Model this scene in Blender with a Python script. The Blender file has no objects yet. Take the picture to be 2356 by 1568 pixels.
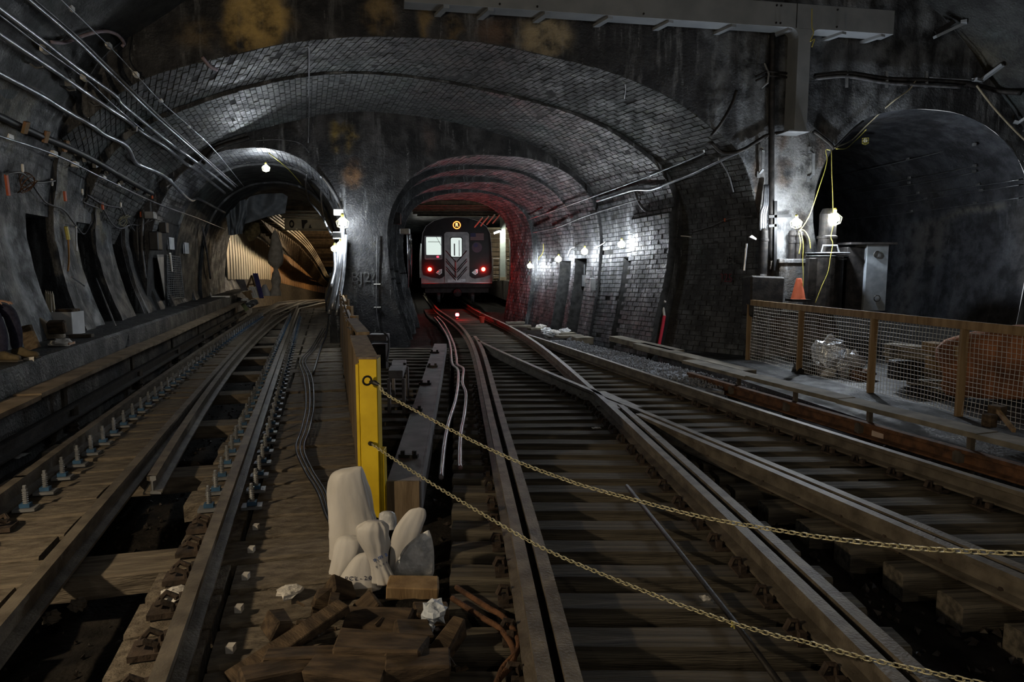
import bpy, bmesh, math, random
from mathutils import Vector, Matrix, noise
from mathutils.bvhtree import BVHTree
random.seed(7)
scene = bpy.context.scene
COL = scene.collection

# ---------------------------------------------------------------- camera, world, exposure
F = 1571.0; CX = 1178.0; CY = 784.0; CAMZ = 1.9
PITCH = math.atan((784 - 607) / F)
cam_data = bpy.data.cameras.new('camera'); cam = bpy.data.objects.new('camera', cam_data); COL.objects.link(cam)
cam_data.sensor_width = 36.0; cam_data.lens = 36.0 * F / 2356.0; cam_data.clip_end = 300
cam.location = (0, 0, CAMZ); cam.rotation_euler = (math.pi / 2 - PITCH, 0, 0)
scene.camera = cam
world = bpy.data.worlds.new('world'); scene.world = world; world.use_nodes = True
world.node_tree.nodes['Background'].inputs[0].default_value = (0.9, 0.95, 1.0, 1)
world.node_tree.nodes['Background'].inputs[1].default_value = 0.10
vs = scene.view_settings
vs.view_transform = 'Standard'; vs.look = 'None'; vs.gamma = 1.0; vs.exposure = 2.08; vs.use_curve_mapping = False
scene.cycles.max_bounces = 4; scene.cycles.diffuse_bounces = 2; scene.cycles.glossy_bounces = 2
scene.cycles.transparent_max_bounces = 6; scene.cycles.sample_clamp_indirect = 4.0
scene.cycles.use_adaptive_sampling = True; scene.cycles.adaptive_threshold = 0.03
scene.cycles.caustics_reflective = False; scene.cycles.caustics_refractive = False
LAMP = 0.5          # overall strength of the bare bulbs seen in the tunnel
WARM = 1.95          # strength of the assumed warm left lamp and the added fill lamps

# ---------------------------------------------------------------- pixel to world helpers
_sp, _cp = math.sin(PITCH), math.cos(PITCH)
def ray(px, py):
    a = (px - CX) / F; u = (CY - py) / F
    return Vector((a, _cp + u * _sp, -_sp + u * _cp))
def P(px, py, Y):
    d = ray(px, py); t = Y / d.y
    return Vector((d.x * t, Y, CAMZ + d.z * t))
def G(px, py, z):
    d = ray(px, py); t = (z - CAMZ) / d.z
    return Vector((d.x * t, d.y * t, z))
SK = 0.18
def Q(px, py, Yc, s=SK):            # point on the cross plane  Y = Yc + s X
    d = ray(px, py); t = Yc / (d.y - s * d.x)
    return Vector((d.x * t, d.y * t, CAMZ + d.z * t))
def pix(p):
    v = Vector(p) - Vector((0, 0, CAMZ))
    fwd = v.y * _cp - v.z * _sp; up = v.y * _sp + v.z * _cp
    return (CX + F * v.x / fwd, CY - F * up / fwd)

# ---------------------------------------------------------------- mesh builder
class MB:
    def __init__(s): s.v = []; s.f = []; s.c = None
    def add(s, verts, faces):
        o = len(s.v); s.v += [Vector(p) for p in verts]; s.f += [tuple(i + o for i in f) for f in faces]; return s
    def box(s, c, size, rz=0.0, rx=0.0, ry=0.0, jit=0.0):
        M = Matrix.Translation(Vector(c)) @ Matrix.Rotation(rz, 4, 'Z') @ Matrix.Rotation(ry, 4, 'Y') @ Matrix.Rotation(rx, 4, 'X')
        h = [x / 2 for x in size]
        vs_ = [M @ Vector((h[0] * i + random.uniform(-jit, jit), h[1] * j + random.uniform(-jit, jit), h[2] * k + random.uniform(-jit, jit))) for i in (-1, 1) for j in (-1, 1) for k in (-1, 1)]
        return s.add(vs_, [(0, 1, 3, 2), (4, 6, 7, 5), (0, 4, 5, 1), (2, 3, 7, 6), (0, 2, 6, 4), (1, 5, 7, 3)])
    def beam(s, a, b, w, h, up=(0, 0, 1)):
        a = Vector(a); b = Vector(b); d = (b - a).normalized(); up = Vector(up)
        x = d.cross(up)
        if x.length < 1e-4: x = d.cross(Vector((0, 1, 0)))
        x.normalize(); u = x.cross(d).normalized()
        vs_ = [p + x * (w / 2 * i) + u * (h / 2 * k) for p in (a, b) for i in (-1, 1) for k in (-1, 1)]
        return s.add(vs_, [(0, 1, 3, 2), (4, 6, 7, 5), (0, 4, 5, 1), (2, 3, 7, 6), (0, 2, 6, 4), (1, 5, 7, 3)])
    def tube(s, path, r, n=6, cap=True):
        path = [Vector(p) for p in path]; m = len(path); rings = []
        prev = None
        for i, p in enumerate(path):
            d = (path[min(i + 1, m - 1)] - path[max(i - 1, 0)])
            if d.length < 1e-7: d = Vector((0, 0, 1))
            d.normalize()
            if prev is None:
                ref = Vector((0, 0, 1)) if abs(d.z) < 0.9 else Vector((1, 0, 0))
                x = d.cross(ref).normalized()
            else:
                x = prev - d * prev.dot(d)
                if x.length < 1e-5: x = d.cross(Vector((0, 0, 1)))
                x.normalize()
            prev = x; y = d.cross(x)
            rr = r[i] if isinstance(r, (list, tuple)) else r
            rings.append([p + (x * math.cos(t) + y * math.sin(t)) * rr for t in [2 * math.pi * k / n for k in range(n)]])
        vs_ = [q for ring in rings for q in ring]
        fs = [(i * n + k, i * n + (k + 1) % n, (i + 1) * n + (k + 1) % n, (i + 1) * n + k) for i in range(m - 1) for k in range(n)]
        if cap: fs += [tuple(range(n))[::-1], tuple((m - 1) * n + k for k in range(n))]
        return s.add(vs_, fs)
    def lathe(s, prof, c=(0, 0, 0), n=12, axis='Z', M=None):
        vs_ = []
        for r, z in prof:
            for k in range(n):
                t = 2 * math.pi * k / n
                p = Vector((r * math.cos(t), r * math.sin(t), z))
                if axis == 'Y': p = Vector((p.x, p.z, -p.y))
                if axis == 'X': p = Vector((p.z, p.x, p.y))
                if M is not None: p = M @ p
                vs_.append(p + Vector(c))
        m = len(prof)
        fs = [(i * n + k, i * n + (k + 1) % n, (i + 1) * n + (k + 1) % n, (i + 1) * n + k) for i in range(m - 1) for k in range(n)]
        fs += [tuple(range(n))[::-1], tuple((m - 1) * n + k for k in range(n))]
        return s.add(vs_, fs)
    def prism(s, pts, off):             # planar polygon extruded by a vector
        pts = [Vector(p) for p in pts]; off = Vector(off); n = len(pts)
        fs = [tuple(range(n))[::-1], tuple(range(n, 2 * n))] + [(k, (k + 1) % n, (k + 1) % n + n, k + n) for k in range(n)]
        return s.add(pts + [p + off for p in pts], fs)
    def sweep(s, prof, path, close=True):   # prof: (lateral, height); path in world, lateral is horizontal
        path = [Vector(p) for p in path]; m = len(path); n = len(prof); vs_ = []
        for i, p in enumerate(path):
            d = path[min(i + 1, m - 1)] - path[max(i - 1, 0)]; d.z = 0; d.normalize()
            lat = Vector((d.y, -d.x, 0))
            vs_ += [p + lat * a + Vector((0, 0, b)) for a, b in prof]
        fs = [(i * n + k, i * n + (k + 1) % n, (i + 1) * n + (k + 1) % n, (i + 1) * n + k) for i in range(m - 1) for k in range(n if close else n - 1)]
        if close: fs += [tuple(range(n))[::-1], tuple((m - 1) * n + k for k in range(n))]
        return s.add(vs_, fs)
    def grid(s, rows):
        m = len(rows); n = len(rows[0])
        return s.add([p for r in rows for p in r], [(i * n + k, i * n + k + 1, (i + 1) * n + k + 1, (i + 1) * n + k) for i in range(m - 1) for k in range(n - 1)])
    def mesh(s, name, mat, smooth=False, fix=True):
        me = bpy.data.meshes.new(name); me.from_pydata(s.v, [], s.f)
        if fix:
            bm = bmesh.new(); bm.from_mesh(me); bmesh.ops.recalc_face_normals(bm, faces=bm.faces); bm.to_mesh(me); bm.free()
        if mat: me.materials.append(mat)
        if smooth: me.polygons.foreach_set('use_smooth', [True] * len(me.polygons))
        me.update(); return me
    def build(s, name, mat, parent=None, smooth=False, fix=True, bevel=0.0, base=None):
        if parent is not None:
            org = Vector(parent.get('_w', (0, 0, 0)))
        elif base is not None: org = Vector(base)
        else:
            lo = [min(p[i] for p in s.v) for i in range(3)]; hi = [max(p[i] for p in s.v) for i in range(3)]
            org = Vector(((lo[0] + hi[0]) / 2, (lo[1] + hi[1]) / 2, lo[2]))
        s.v = [p - org for p in s.v]
        me = s.mesh(name, mat, smooth, fix)
        if bevel > 0:
            bm = bmesh.new(); bm.from_mesh(me)
            bmesh.ops.bevel(bm, geom=list(bm.edges), offset=bevel, segments=1, affect='EDGES'); bm.to_mesh(me); bm.free()
        o = bpy.data.objects.new(name, me); COL.objects.link(o)
        if parent is not None:
            o.parent = parent; o['_w'] = tuple(org)
        else:
            o.location = org; o['_w'] = tuple(org)
        return o
def tag(o, label=None, cat=None, group=None, kind=None):
    if label: o['label'] = label
    if cat: o['category'] = cat
    if group: o['group'] = group
    if kind: o['kind'] = kind
    return o
def thing(name, loc, label, cat, group=None):
    o = bpy.data.objects.new(name, None); COL.objects.link(o); o.location = loc; o['_w'] = tuple(loc); o.empty_display_size = 0.1
    return tag(o, label, cat, group)
def part(name, me, parent, M):
    """object sharing mesh data, matrix M in world coordinates, child of an unrotated parent"""
    o = bpy.data.objects.new(name, me); COL.objects.link(o); o.parent = parent
    o.matrix_local = Matrix.Translation(-Vector(parent.get('_w', (0, 0, 0)))) @ M
    return o
def struct(o): o['kind'] = 'structure'; return o
def resamp(pts, n):
    pts = [Vector(p) for p in pts]; L = [0]
    for a, b in zip(pts, pts[1:]): L.append(L[-1] + (b - a).length)
    out = []; j = 0
    for k in range(n):
        t = L[-1] * k / (n - 1)
        while j < len(pts) - 2 and L[j + 1] < t: j += 1
        u = (t - L[j]) / max(1e-9, L[j + 1] - L[j]); out.append(pts[j].lerp(pts[j + 1], min(1, max(0, u))))
    return out
def smooth_path(pts, n):                # Catmull-Rom through the points
    pts = [Vector(p) for p in pts]; q = [pts[0] * 2 - pts[1]] + pts + [pts[-1] * 2 - pts[-2]]; out = []
    for i in range(1, len(q) - 2):
        for k in range(n):
            t = k / n; a, b, c, d = q[i - 1], q[i], q[i + 1], q[i + 2]
            out.append(0.5 * ((2 * b) + (c - a) * t + (2 * a - 5 * b + 4 * c - d) * t * t + (3 * b - a - 3 * c + d) * t ** 3))
    return out + [pts[-1]]
def nz(p, sc=1.0): return noise.noise(Vector(p) * sc)

# ---------------------------------------------------------------- materials
def nodes_of(name):
    m = bpy.data.materials.new(name); m.use_nodes = True; nt = m.node_tree
    b = nt.nodes['Principled BSDF']; return m, nt, b
def mat(name, c1, c2=None, scale=6.0, rough=0.8, metal=0.0, bump=0.0, bscale=40.0, stretch=(1, 1, 1), spec=0.3, obj=False, detail=6, lo=0.35, hi=0.65, rough2=None, c3=None):
    m, nt, b = nodes_of(name); N = nt.nodes; L = nt.links
    b.inputs['Metallic'].default_value = metal; b.inputs['Roughness'].default_value = rough
    b.inputs['Specular IOR Level'].default_value = spec
    c2 = c2 or c1
    if obj:
        tc = N.new('ShaderNodeTexCoord'); src = tc.outputs['Object']
    else:
        tc = N.new('ShaderNodeNewGeometry'); src = tc.outputs['Position']
    mp = N.new('ShaderNodeMapping'); mp.inputs['Scale'].default_value = stretch; L.new(src, mp.inputs['Vector'])
    n1 = N.new('ShaderNodeTexNoise'); n1.inputs['Scale'].default_value = scale; n1.inputs['Detail'].default_value = detail; L.new(mp.outputs[0], n1.inputs['Vector'])
    r = N.new('ShaderNodeValToRGB'); e = r.color_ramp.elements
    e[0].position = lo; e[0].color = (*c1, 1); e[1].position = hi; e[1].color = (*c2, 1)
    if c3: x = e.new(min(0.98, hi + 0.12)); x.color = (*c3, 1)
    L.new(n1.outputs['Fac'], r.inputs['Fac']); L.new(r.outputs['Color'], b.inputs['Base Color'])
    if rough2 is not None:
        mr = N.new('ShaderNodeMapRange'); mr.inputs[1].default_value = lo; mr.inputs[2].default_value = hi; mr.inputs[3].default_value = rough; mr.inputs[4].default_value = rough2
        L.new(n1.outputs['Fac'], mr.inputs[0]); L.new(mr.outputs[0], b.inputs['Roughness'])
    if bump > 0:
        n2 = N.new('ShaderNodeTexNoise'); n2.inputs['Scale'].default_value = bscale; n2.inputs['Detail'].default_value = 4; L.new(mp.outputs[0], n2.inputs['Vector'])
        bp = N.new('ShaderNodeBump'); bp.inputs['Strength'].default_value = bump; bp.inputs['Distance'].default_value = 0.02
        L.new(n2.outputs['Fac'], bp.inputs['Height']); L.new(bp.outputs[0], b.inputs['Normal'])
    return m
def emit(name, col, strength):
    m, nt, b = nodes_of(name)
    b.inputs['Base Color'].default_value = (*col, 1); b.inputs['Emission Color'].default_value = (*col, 1); b.inputs['Emission Strength'].default_value = strength
    return m
def soot(name, dark, mid, pale, vstreak=True, amount=0.5, rough=(0.75, 0.42), bump=0.5, tint=None):
    """sooty masonry: dark ground, mid patches, pale mineral streaks; the colour attribute 'stain' (alpha = amount) adds its own stains"""
    m, nt, b = nodes_of(name); N = nt.nodes; L = nt.links
    g = N.new('ShaderNodeNewGeometry')
    def noise_(sx, sy, sz, scale, det=8, ro=0.62):
        mp = N.new('ShaderNodeMapping'); mp.inputs['Scale'].default_value = (sx, sy, sz); L.new(g.outputs['Position'], mp.inputs['Vector'])
        n = N.new('ShaderNodeTexNoise'); n.inputs['Scale'].default_value = scale; n.inputs['Detail'].default_value = det; n.inputs['Roughness'].default_value = ro
        L.new(mp.outputs[0], n.inputs['Vector']); return n.outputs['Fac']
    def rng(f, a, b_, c=0.0, d=1.0):
        r = N.new('ShaderNodeMapRange'); r.interpolation_type = 'SMOOTHSTEP'
        for i, x in enumerate((a, b_, c, d)): r.inputs[i + 1].default_value = x
        L.new(f, r.inputs[0]); return r.outputs[0]
    def mix(f, a, b_):
        x = N.new('ShaderNodeMix'); x.data_type = 'RGBA'; L.new(f, x.inputs[0])
        for i, q in ((6, a), (7, b_)):
            if isinstance(q, tuple): x.inputs[i].default_value = (*q, 1)
            else: L.new(q, x.inputs[i])
        return x.outputs[2]
    def mul(a, b_):
        x = N.new('ShaderNodeMath'); x.operation = 'MULTIPLY'
        for i, q in ((0, a), (1, b_)):
            if isinstance(q, float): x.inputs[i].default_value = q
            else: L.new(q, x.inputs[i])
        return x.outputs[0]
    big = noise_(1, 1, 1, 0.55); midn = noise_(1, 1, 1, 2.6); fine = noise_(1, 1, 1, 23.0, 4)
    zs = 0.16 if vstreak else 1.0
    st = noise_(1, 1, zs, 3.2, 9, 0.7); st2 = noise_(1, 1, zs * 0.7, 9.0, 6, 0.65)
    c = mix(rng(midn, 0.38, 0.68), dark, mid)
    if tint: c = mix(mul(rng(big, 0.5, 0.66), 0.7), c, tint)
    f1 = mul(mul(rng(st, 0.5, 0.72), rng(big, 0.38, 0.6)), amount)
    c = mix(f1, c, pale)
    f2 = mul(mul(rng(st2, 0.58, 0.74), rng(fine, 0.4, 0.6)), amount * 0.9)
    c = mix(f2, c, pale)
    at = N.new('ShaderNodeVertexColor'); at.layer_name = 'stain'
    f3 = mul(at.outputs['Alpha'], rng(midn, 0.3, 0.62)); c = mix(f3, c, at.outputs['Color'])
    L.new(c, b.inputs['Base Color'])
    L.new(rng(midn, 0.35, 0.7, rough[0], rough[1]), b.inputs['Roughness'])
    b.inputs['Specular IOR Level'].default_value = 0.45
    bp = N.new('ShaderNodeBump'); bp.inputs['Strength'].default_value = bump; bp.inputs['Distance'].default_value = 0.05
    ad = N.new('ShaderNodeMath'); ad.operation = 'ADD'; L.new(fine, ad.inputs[0]); L.new(midn, ad.inputs[1])
    L.new(ad.outputs[0], bp.inputs['Height']); L.new(bp.outputs[0], b.inputs['Normal'])
    return m
def stain(o, fn):
    """write colour attribute 'stain' per vertex: fn(world point) -> (r,g,b,a)"""
    me = o.data; a = me.color_attributes.new('stain', 'FLOAT_COLOR', 'POINT'); org = Vector(o['_w'])
    buf = []
    for v in me.vertices: buf += list(fn(v.co + org))
    a.data.foreach_set('color', buf)

M_wall = soot('soot_masonry', (0.010, 0.0105, 0.012), (0.036, 0.037, 0.038), (0.30, 0.315, 0.33), amount=0.8)
M_front = soot('soot_headwall', (0.007, 0.0075, 0.009), (0.026, 0.026, 0.028), (0.30, 0.305, 0.31), amount=0.75)
M_vault = soot('soot_vault', (0.010, 0.0105, 0.011), (0.032, 0.034, 0.033), (0.10, 0.115, 0.112), vstreak=False, amount=0.5, tint=(0.022, 0.034, 0.033))
M_brick = soot('sooty_brick', (0.018, 0.018, 0.018), (0.055, 0.055, 0.053), (0.20, 0.205, 0.205), vstreak=False, amount=0.55, bump=0.35, tint=(0.04, 0.055, 0.052))
M_brickw = soot('sooty_wall_brick', (0.026, 0.027, 0.03), (0.085, 0.087, 0.092), (0.36, 0.37, 0.385), vstreak=True, amount=0.8, bump=0.35)
M_side = soot('side_tunnel_plaster', (0.022, 0.023, 0.027), (0.075, 0.078, 0.088), (0.26, 0.27, 0.29), amount=0.6, tint=(0.05, 0.045, 0.04))  # soot masonry lightened to imitate lamp light and haze in the side tunnel
M_clip = mat('dark_clip_iron', (0.022, 0.016, 0.012), (0.065, 0.045, 0.032), 12, 0.85, bump=0.4)
M_mortar = mat('dark_mortar', (0.018, 0.018, 0.018), (0.042, 0.042, 0.042), 8, 0.95)
M_pillar = soot('pillar_plaster', (0.03, 0.032, 0.035), (0.11, 0.115, 0.12), (0.36, 0.37, 0.38), amount=0.8, tint=(0.10, 0.075, 0.05))
M_bench = soot('bench_concrete', (0.012, 0.012, 0.0125), (0.034, 0.034, 0.034), (0.11, 0.12, 0.12), amount=0.35, tint=(0.02, 0.026, 0.026))
M_floor = mat('track_muck', (0.006, 0.0055, 0.005), (0.022, 0.019, 0.016), 5, 0.95, bump=0.8, bscale=30, spec=0.12)
M_dust = mat('dusty_concrete', (0.05, 0.043, 0.034), (0.12, 0.10, 0.078), 4, 0.95, bump=0.4, bscale=35)
M_tie = mat('weathered_tie_wood', (0.040, 0.034, 0.026), (0.13, 0.112, 0.084), 5, 0.92, bump=0.7, bscale=26, stretch=(0.5, 5, 5), obj=True)
M_tied = mat('dusty_deck_wood', (0.075, 0.061, 0.045), (0.185, 0.153, 0.114), 4, 0.95, bump=0.6, bscale=20, stretch=(1.5, 5, 5), obj=True)
M_rail = mat('rail_steel_dusty', (0.075, 0.062, 0.046), (0.16, 0.136, 0.104), 7, 0.6, metal=0.2, bump=0.25, bscale=60)
M_rust = mat('rusty_steel', (0.05, 0.024, 0.012), (0.14, 0.065, 0.03), 9, 0.85, bump=0.5, bscale=50)
M_darkst = mat('dark_steel', (0.012, 0.011, 0.011), (0.035, 0.031, 0.028), 9, 0.6, metal=0.4, bump=0.2)
M_steel = mat('galvanised_steel', (0.22, 0.23, 0.24), (0.38, 0.39, 0.40), 9, 0.4, metal=0.7)
M_grey = mat('grey_painted_steel', (0.20, 0.215, 0.23), (0.26, 0.275, 0.29), 2.5, 0.55, bump=0.05)
M_lumber = mat('new_lumber', (0.17, 0.105, 0.05), (0.29, 0.195, 0.10), 4, 0.85, bump=0.2, bscale=30, stretch=(3, 3, 0.4))
M_lumberd = mat('dirty_plywood', (0.10, 0.07, 0.042), (0.22, 0.165, 0.105), 4, 0.9, bump=0.3, bscale=20, stretch=(4, 4, 0.5))
M_wood = mat('scrap_wood', (0.03, 0.02, 0.012), (0.10, 0.068, 0.04), 6, 0.9, bump=0.4, bscale=30, stretch=(1, 4, 4), obj=True)
M_yellow = mat('yellow_paint', (0.55, 0.37, 0.012), (0.70, 0.49, 0.02), 5, 0.55, bump=0.08)
M_white = mat('white_plaster', (0.5, 0.5, 0.5), (0.65, 0.65, 0.65), 4, 0.7)
M_black = mat('black_rubber', (0.006, 0.006, 0.007), (0.014, 0.014, 0.015), 9, 0.55)
M_cable = mat('grey_cable', (0.05, 0.05, 0.053), (0.12, 0.12, 0.125), 9, 0.5)
M_condu = mat('conduit_steel', (0.2, 0.21, 0.23), (0.42, 0.43, 0.45), 5, 0.32, metal=0.75, bump=0.1)
M_ceram = mat('white_porcelain', (0.62, 0.6, 0.55), (0.75, 0.73, 0.68), 5, 0.35)
M_box = mat('grey_box_metal', (0.12, 0.125, 0.13), (0.2, 0.205, 0.21), 6, 0.5, metal=0.3)
M_orange = mat('orange_tape', (0.36, 0.075, 0.03), (0.46, 0.11, 0.05), 5, 0.6)
M_cord = mat('yellow_cord', (0.42, 0.36, 0.07), (0.52, 0.46, 0.12), 9, 0.5)
# ================================================================ THE SHELL OF THE TUNNEL
D = Vector((-0.27, 1.0, 0.0))
YC1, YC2, YC3 = 12.2, 13.9, 17.1
WL0 = 4.4                                   # left wall: X = -WL0 - 0.27 Y at mid height
BENCH_Z = 0.83
def wl(z):
    t = [(0.8, 0.42), (1.3, 0.22), (1.8, 0.08), (2.3, 0.0), (2.8, 0.02), (3.4, 0.12), (4.0, 0.34), (4.6, 0.7)]
    for (a, b), (c, d) in zip(t, t[1:]):
        if z <= c: return b + (d - b) * max(0, (z - a)) / (c - a)
    return t[-1][1]
def wallL(Y, z): return Vector((-WL0 - 0.27 * Y + wl(z), Y, z))
def on_plane(Yc, X, z): return Vector((X, Yc + SK * X, z))
def wall_on_plane(Yc, z):
    Y = (Yc + SK * (-WL0 + wl(z))) / (1 + 0.27 * SK); return wallL(Y, z)
def to_plane(p, Yc, d=D):                   # slide a point along the tunnel direction on to a cross plane
    s = (Yc + SK * p.x - p.y) / (d.y - SK * d.x); return p + d * s

NICHES = [(-6.0, -5.2), (10.15, 11.0), (12.2, 12.95), (14.2, 14.85), (16.8, 17.35), (19.7, 20.45), (22.0, 22.9), (25.2, 26.4)]
RIBS = [(11.02, 11.5), (12.97, 13.3), (14.9, 15.2), (16.0, 16.5), (17.4, 17.7), (20.5, 20.8), (23.0, 23.3)]
ys = set()
for a, b in NICHES + RIBS: ys |= {a - 0.012, a + 0.012, b - 0.012, b + 0.012}
y = -14.0
while y < 31: ys.add(round(y, 3)); y += 0.22
ys = sorted(ys)
zs = [BENCH_Z - 0.05 + 0.115 * i for i in range(16)] + [2.57, 2.60, 2.64] + [2.72 + 0.12 * i for i in range(14)]
rows = []
for y in ys:
    row = []
    for z in zs:
        p = wallL(y, z); off = 0.025 * nz((p.y * 1.3, z * 1.3, 3)) + 0.012 * nz((p.y * 5, z * 5, 9))
        for a, b in NICHES:
            top = 2.62
            if a < y < b and z < top: off -= 0.75
        for a, b in RIBS:
            if a < y < b: off += 0.07 + 0.03 * nz((z * 3, a, 1))
        row.append(p + Vector((off, 0, 0)))
    rows.append(row)
wall_left = struct(MB().grid(rows).build('wall_left', M_wall, fix=False))
tag(wall_left, 'long sooty left tunnel wall with dark refuge niches above the bench')
def st_left(p):
    g = max(0, nz((p.y * 0.9, p.z * 0.5, 11))) * 0.9
    if nz((p.y * 0.7, p.z * 0.25, 31)) > 0.12 and p.z < 2.4: return (0.30, 0.325, 0.35, min(1, g + 0.45))
    if nz((p.y * 1.1, p.z * 0.6, 51)) > 0.33: return (0.09, 0.075, 0.03, 0.6)
    return (0.06, 0.075, 0.08, g * 0.5)
stain(wall_left, st_left)

# near vault over the photographer: profile given on the first cross plane, swept backwards along the track
prof = [wall_on_plane(YC1, z) for z in (4.0, 4.35)] + [on_plane(YC1, X, z) for X, z in ((-6.35, 5.12), (-5.75, 5.6), (-5.0, 6.12), (-3.9, 6.75), (-2.5, 7.3), (-0.5, 7.8), (1.5, 8.0), (3.5, 7.95), (5.6, 7.6), (7.6, 6.95), (8.5, 6.4), (9.3, 5.6), (10.1, 4.75), (10.75, 3.8), (11.05, 3.0), (11.1, 1.8), (10.9, 0.6), (10.7, -0.3))]
VPROF = resamp(smooth_path(prof, 4), 90)
rows = []
s = 0.0
while s > -27:
    rows.append([p + D * s + Vector((0, 0, 0)) for p in VPROF]); s -= 0.5
for r in rows:
    for k, p in enumerate(r):
        o = 0.05 * nz(p, 0.8) + 0.02 * nz(p, 3.1)
        if 2 < k: r[k] = p + Vector((0.3 * o if p.x > 4 else -0.3 * o, 0, o))
ceiling = struct(MB().grid(rows).build('ceiling', M_vault, fix=False, smooth=True))
tag(ceiling, 'wide sooty vault over the near tracks')
stain(ceiling, lambda p: (0.10, 0.075, 0.028, max(0, nz((p.x * 0.5, p.y * 0.5, p.z * 0.5 + 40)) * 1.2)) if nz(p, 0.4) > 0 else (0.1, 0.11, 0.11, max(0, nz((p.x * .6, p.y * .6, p.z * .6 + 70)))))

def pxq(lst, Yc): return [Q(x, y_, Yc) for x, y_ in lst]
E1 = [wall_on_plane(YC1, z) for z in (3.2, 3.7)] + pxq([(212, 265), (262, 222), (327, 182), (420, 152), (517, 130), (665, 98), (814, 84), (962, 86), (1113, 98), (1285, 134), (1402, 164), (1500, 203), (1565, 238), (1630, 288), (1695, 345), (1730, 430), (1747, 530), (1745, 650), (1732, 780), (1722, 870)], YC1)
E2 = pxq([(213, 520), (220, 440), (246, 368), (310, 306), (396, 262), (551, 209), (700, 176), (838, 169), (975, 182), (1113, 207), (1285, 251), (1389, 293), (1455, 335), (1510, 380), (1546, 440), (1557, 527), (1549, 623), (1531, 702), (1510, 800), (1505, 830)], YC2)
E3 = pxq([(322, 560), (330, 490), (350, 445), (379, 408), (430, 372), (482, 337), (585, 300), (700, 272), (769, 260), (855, 256), (975, 269), (1079, 289), (1216, 330), (1285, 368), (1337, 410), (1371, 455), (1386, 530), (1386, 590), (1378, 670), (1362, 766), (1358, 800)], YC3)
NP = 170
for _e in (E1, E2, E3): _e[0] = _e[0] + Vector((-0.35, 0, -0.1)); _e[1] = _e[1] + Vector((-0.08, 0, 0))
E1 = resamp(smooth_path(E1, 4), NP); E2 = resamp(smooth_path(E2, 4), NP); E3 = resamp(smooth_path(E3, 4), NP)

def rough_loft(A, B, n, amp=0.03):
    rows = []
    for i in range(n + 1):
        t = i / n; r = []
        for k, (a, b) in enumerate(zip(A, B)):
            p = a.lerp(b, t)
            if 0 < i < n: p = p + Vector((nz(p, 1.7), 0, nz(p + Vector((9, 9, 9)), 1.7))) * amp
            r.append(p)
        rows.append(r)
    return rows
def strip(A, B): return MB().grid([A, [a.lerp(b, 0.33) for a, b in zip(A, B)], [a.lerp(b, 0.66) for a, b in zip(A, B)], B])

def brick_lining(A, B, cen, course, length, proud=0.011, joint=0.006, niche=None):
    """bricks on the loft between outlines A and B; returns a list of (points, centre, visible size)"""
    LA = [0]
    for p, q in zip(A, A[1:]): LA.append(LA[-1] + (q - p).length)
    def at(u, v):
        j = 0
        lo, hi = 0, len(LA) - 1
        while hi - lo > 1:
            m = (lo + hi) // 2
            if LA[m] <= u: lo = m
            else: hi = m
        f = (u - LA[lo]) / max(1e-6, LA[hi] - LA[lo])
        return A[lo].lerp(A[hi], f).lerp(B[lo].lerp(B[hi], f), v)
    depth = sum((a - b).length for a, b in zip(A, B)) / len(A)
    n_u = int(LA[-1] / course); n_v = max(1, int(depth / length)); out = []
    for i in range(n_u):
        u0 = LA[-1] * i / n_u + joint; u1 = LA[-1] * (i + 1) / n_u - joint
        sh = 0.5 / n_v if i % 2 else 0.0
        for j in range(-1, n_v + 1):
            v0 = j / n_v + sh + joint / depth; v1 = (j + 1) / n_v + sh - joint / depth
            v0 = max(0.0, v0); v1 = min(1.0, v1)
            if niche and v0 < niche[1] and v1 > niche[0]:
                q = at((u0 + u1) / 2, (v0 + v1) / 2)
                if q.z < niche[2] and q.x > niche[3]:
                    if v0 < niche[0]: v1 = niche[0]
                    elif v1 > niche[1]: v0 = niche[1]
                    else: continue
            if v1 - v0 < 0.12 / n_v: continue
            if random.random() < 0.012: continue
            ju = random.uniform(-0.004, 0.004)
            c = [at(u0, v0 + random.uniform(-.002, .002)), at(u1 + ju, v0), at(u1, v1), at(u0 + ju, v1)]
            m = (c[0] + c[2]) / 2
            nrm = (c[1] - c[0]).cross(c[3] - c[0]).normalized()
            if nrm.dot(cen - m) < 0: nrm = -nrm
            h = proud * random.uniform(0.35, 1.25)
            base = [p - nrm * 0.012 for p in c]; top = [p + (m - p) * 0.045 + nrm * (h + random.uniform(-.003, .003)) for p in c]
            out.append((base + top, m, (v0 + v1) / 2))
    return out
BF = [(4, 5, 6, 7), (0, 1, 5, 4), (1, 2, 6, 5), (2, 3, 7, 6), (3, 0, 4, 7)]
BF2 = BF + [(3, 2, 1, 0)]
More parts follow.
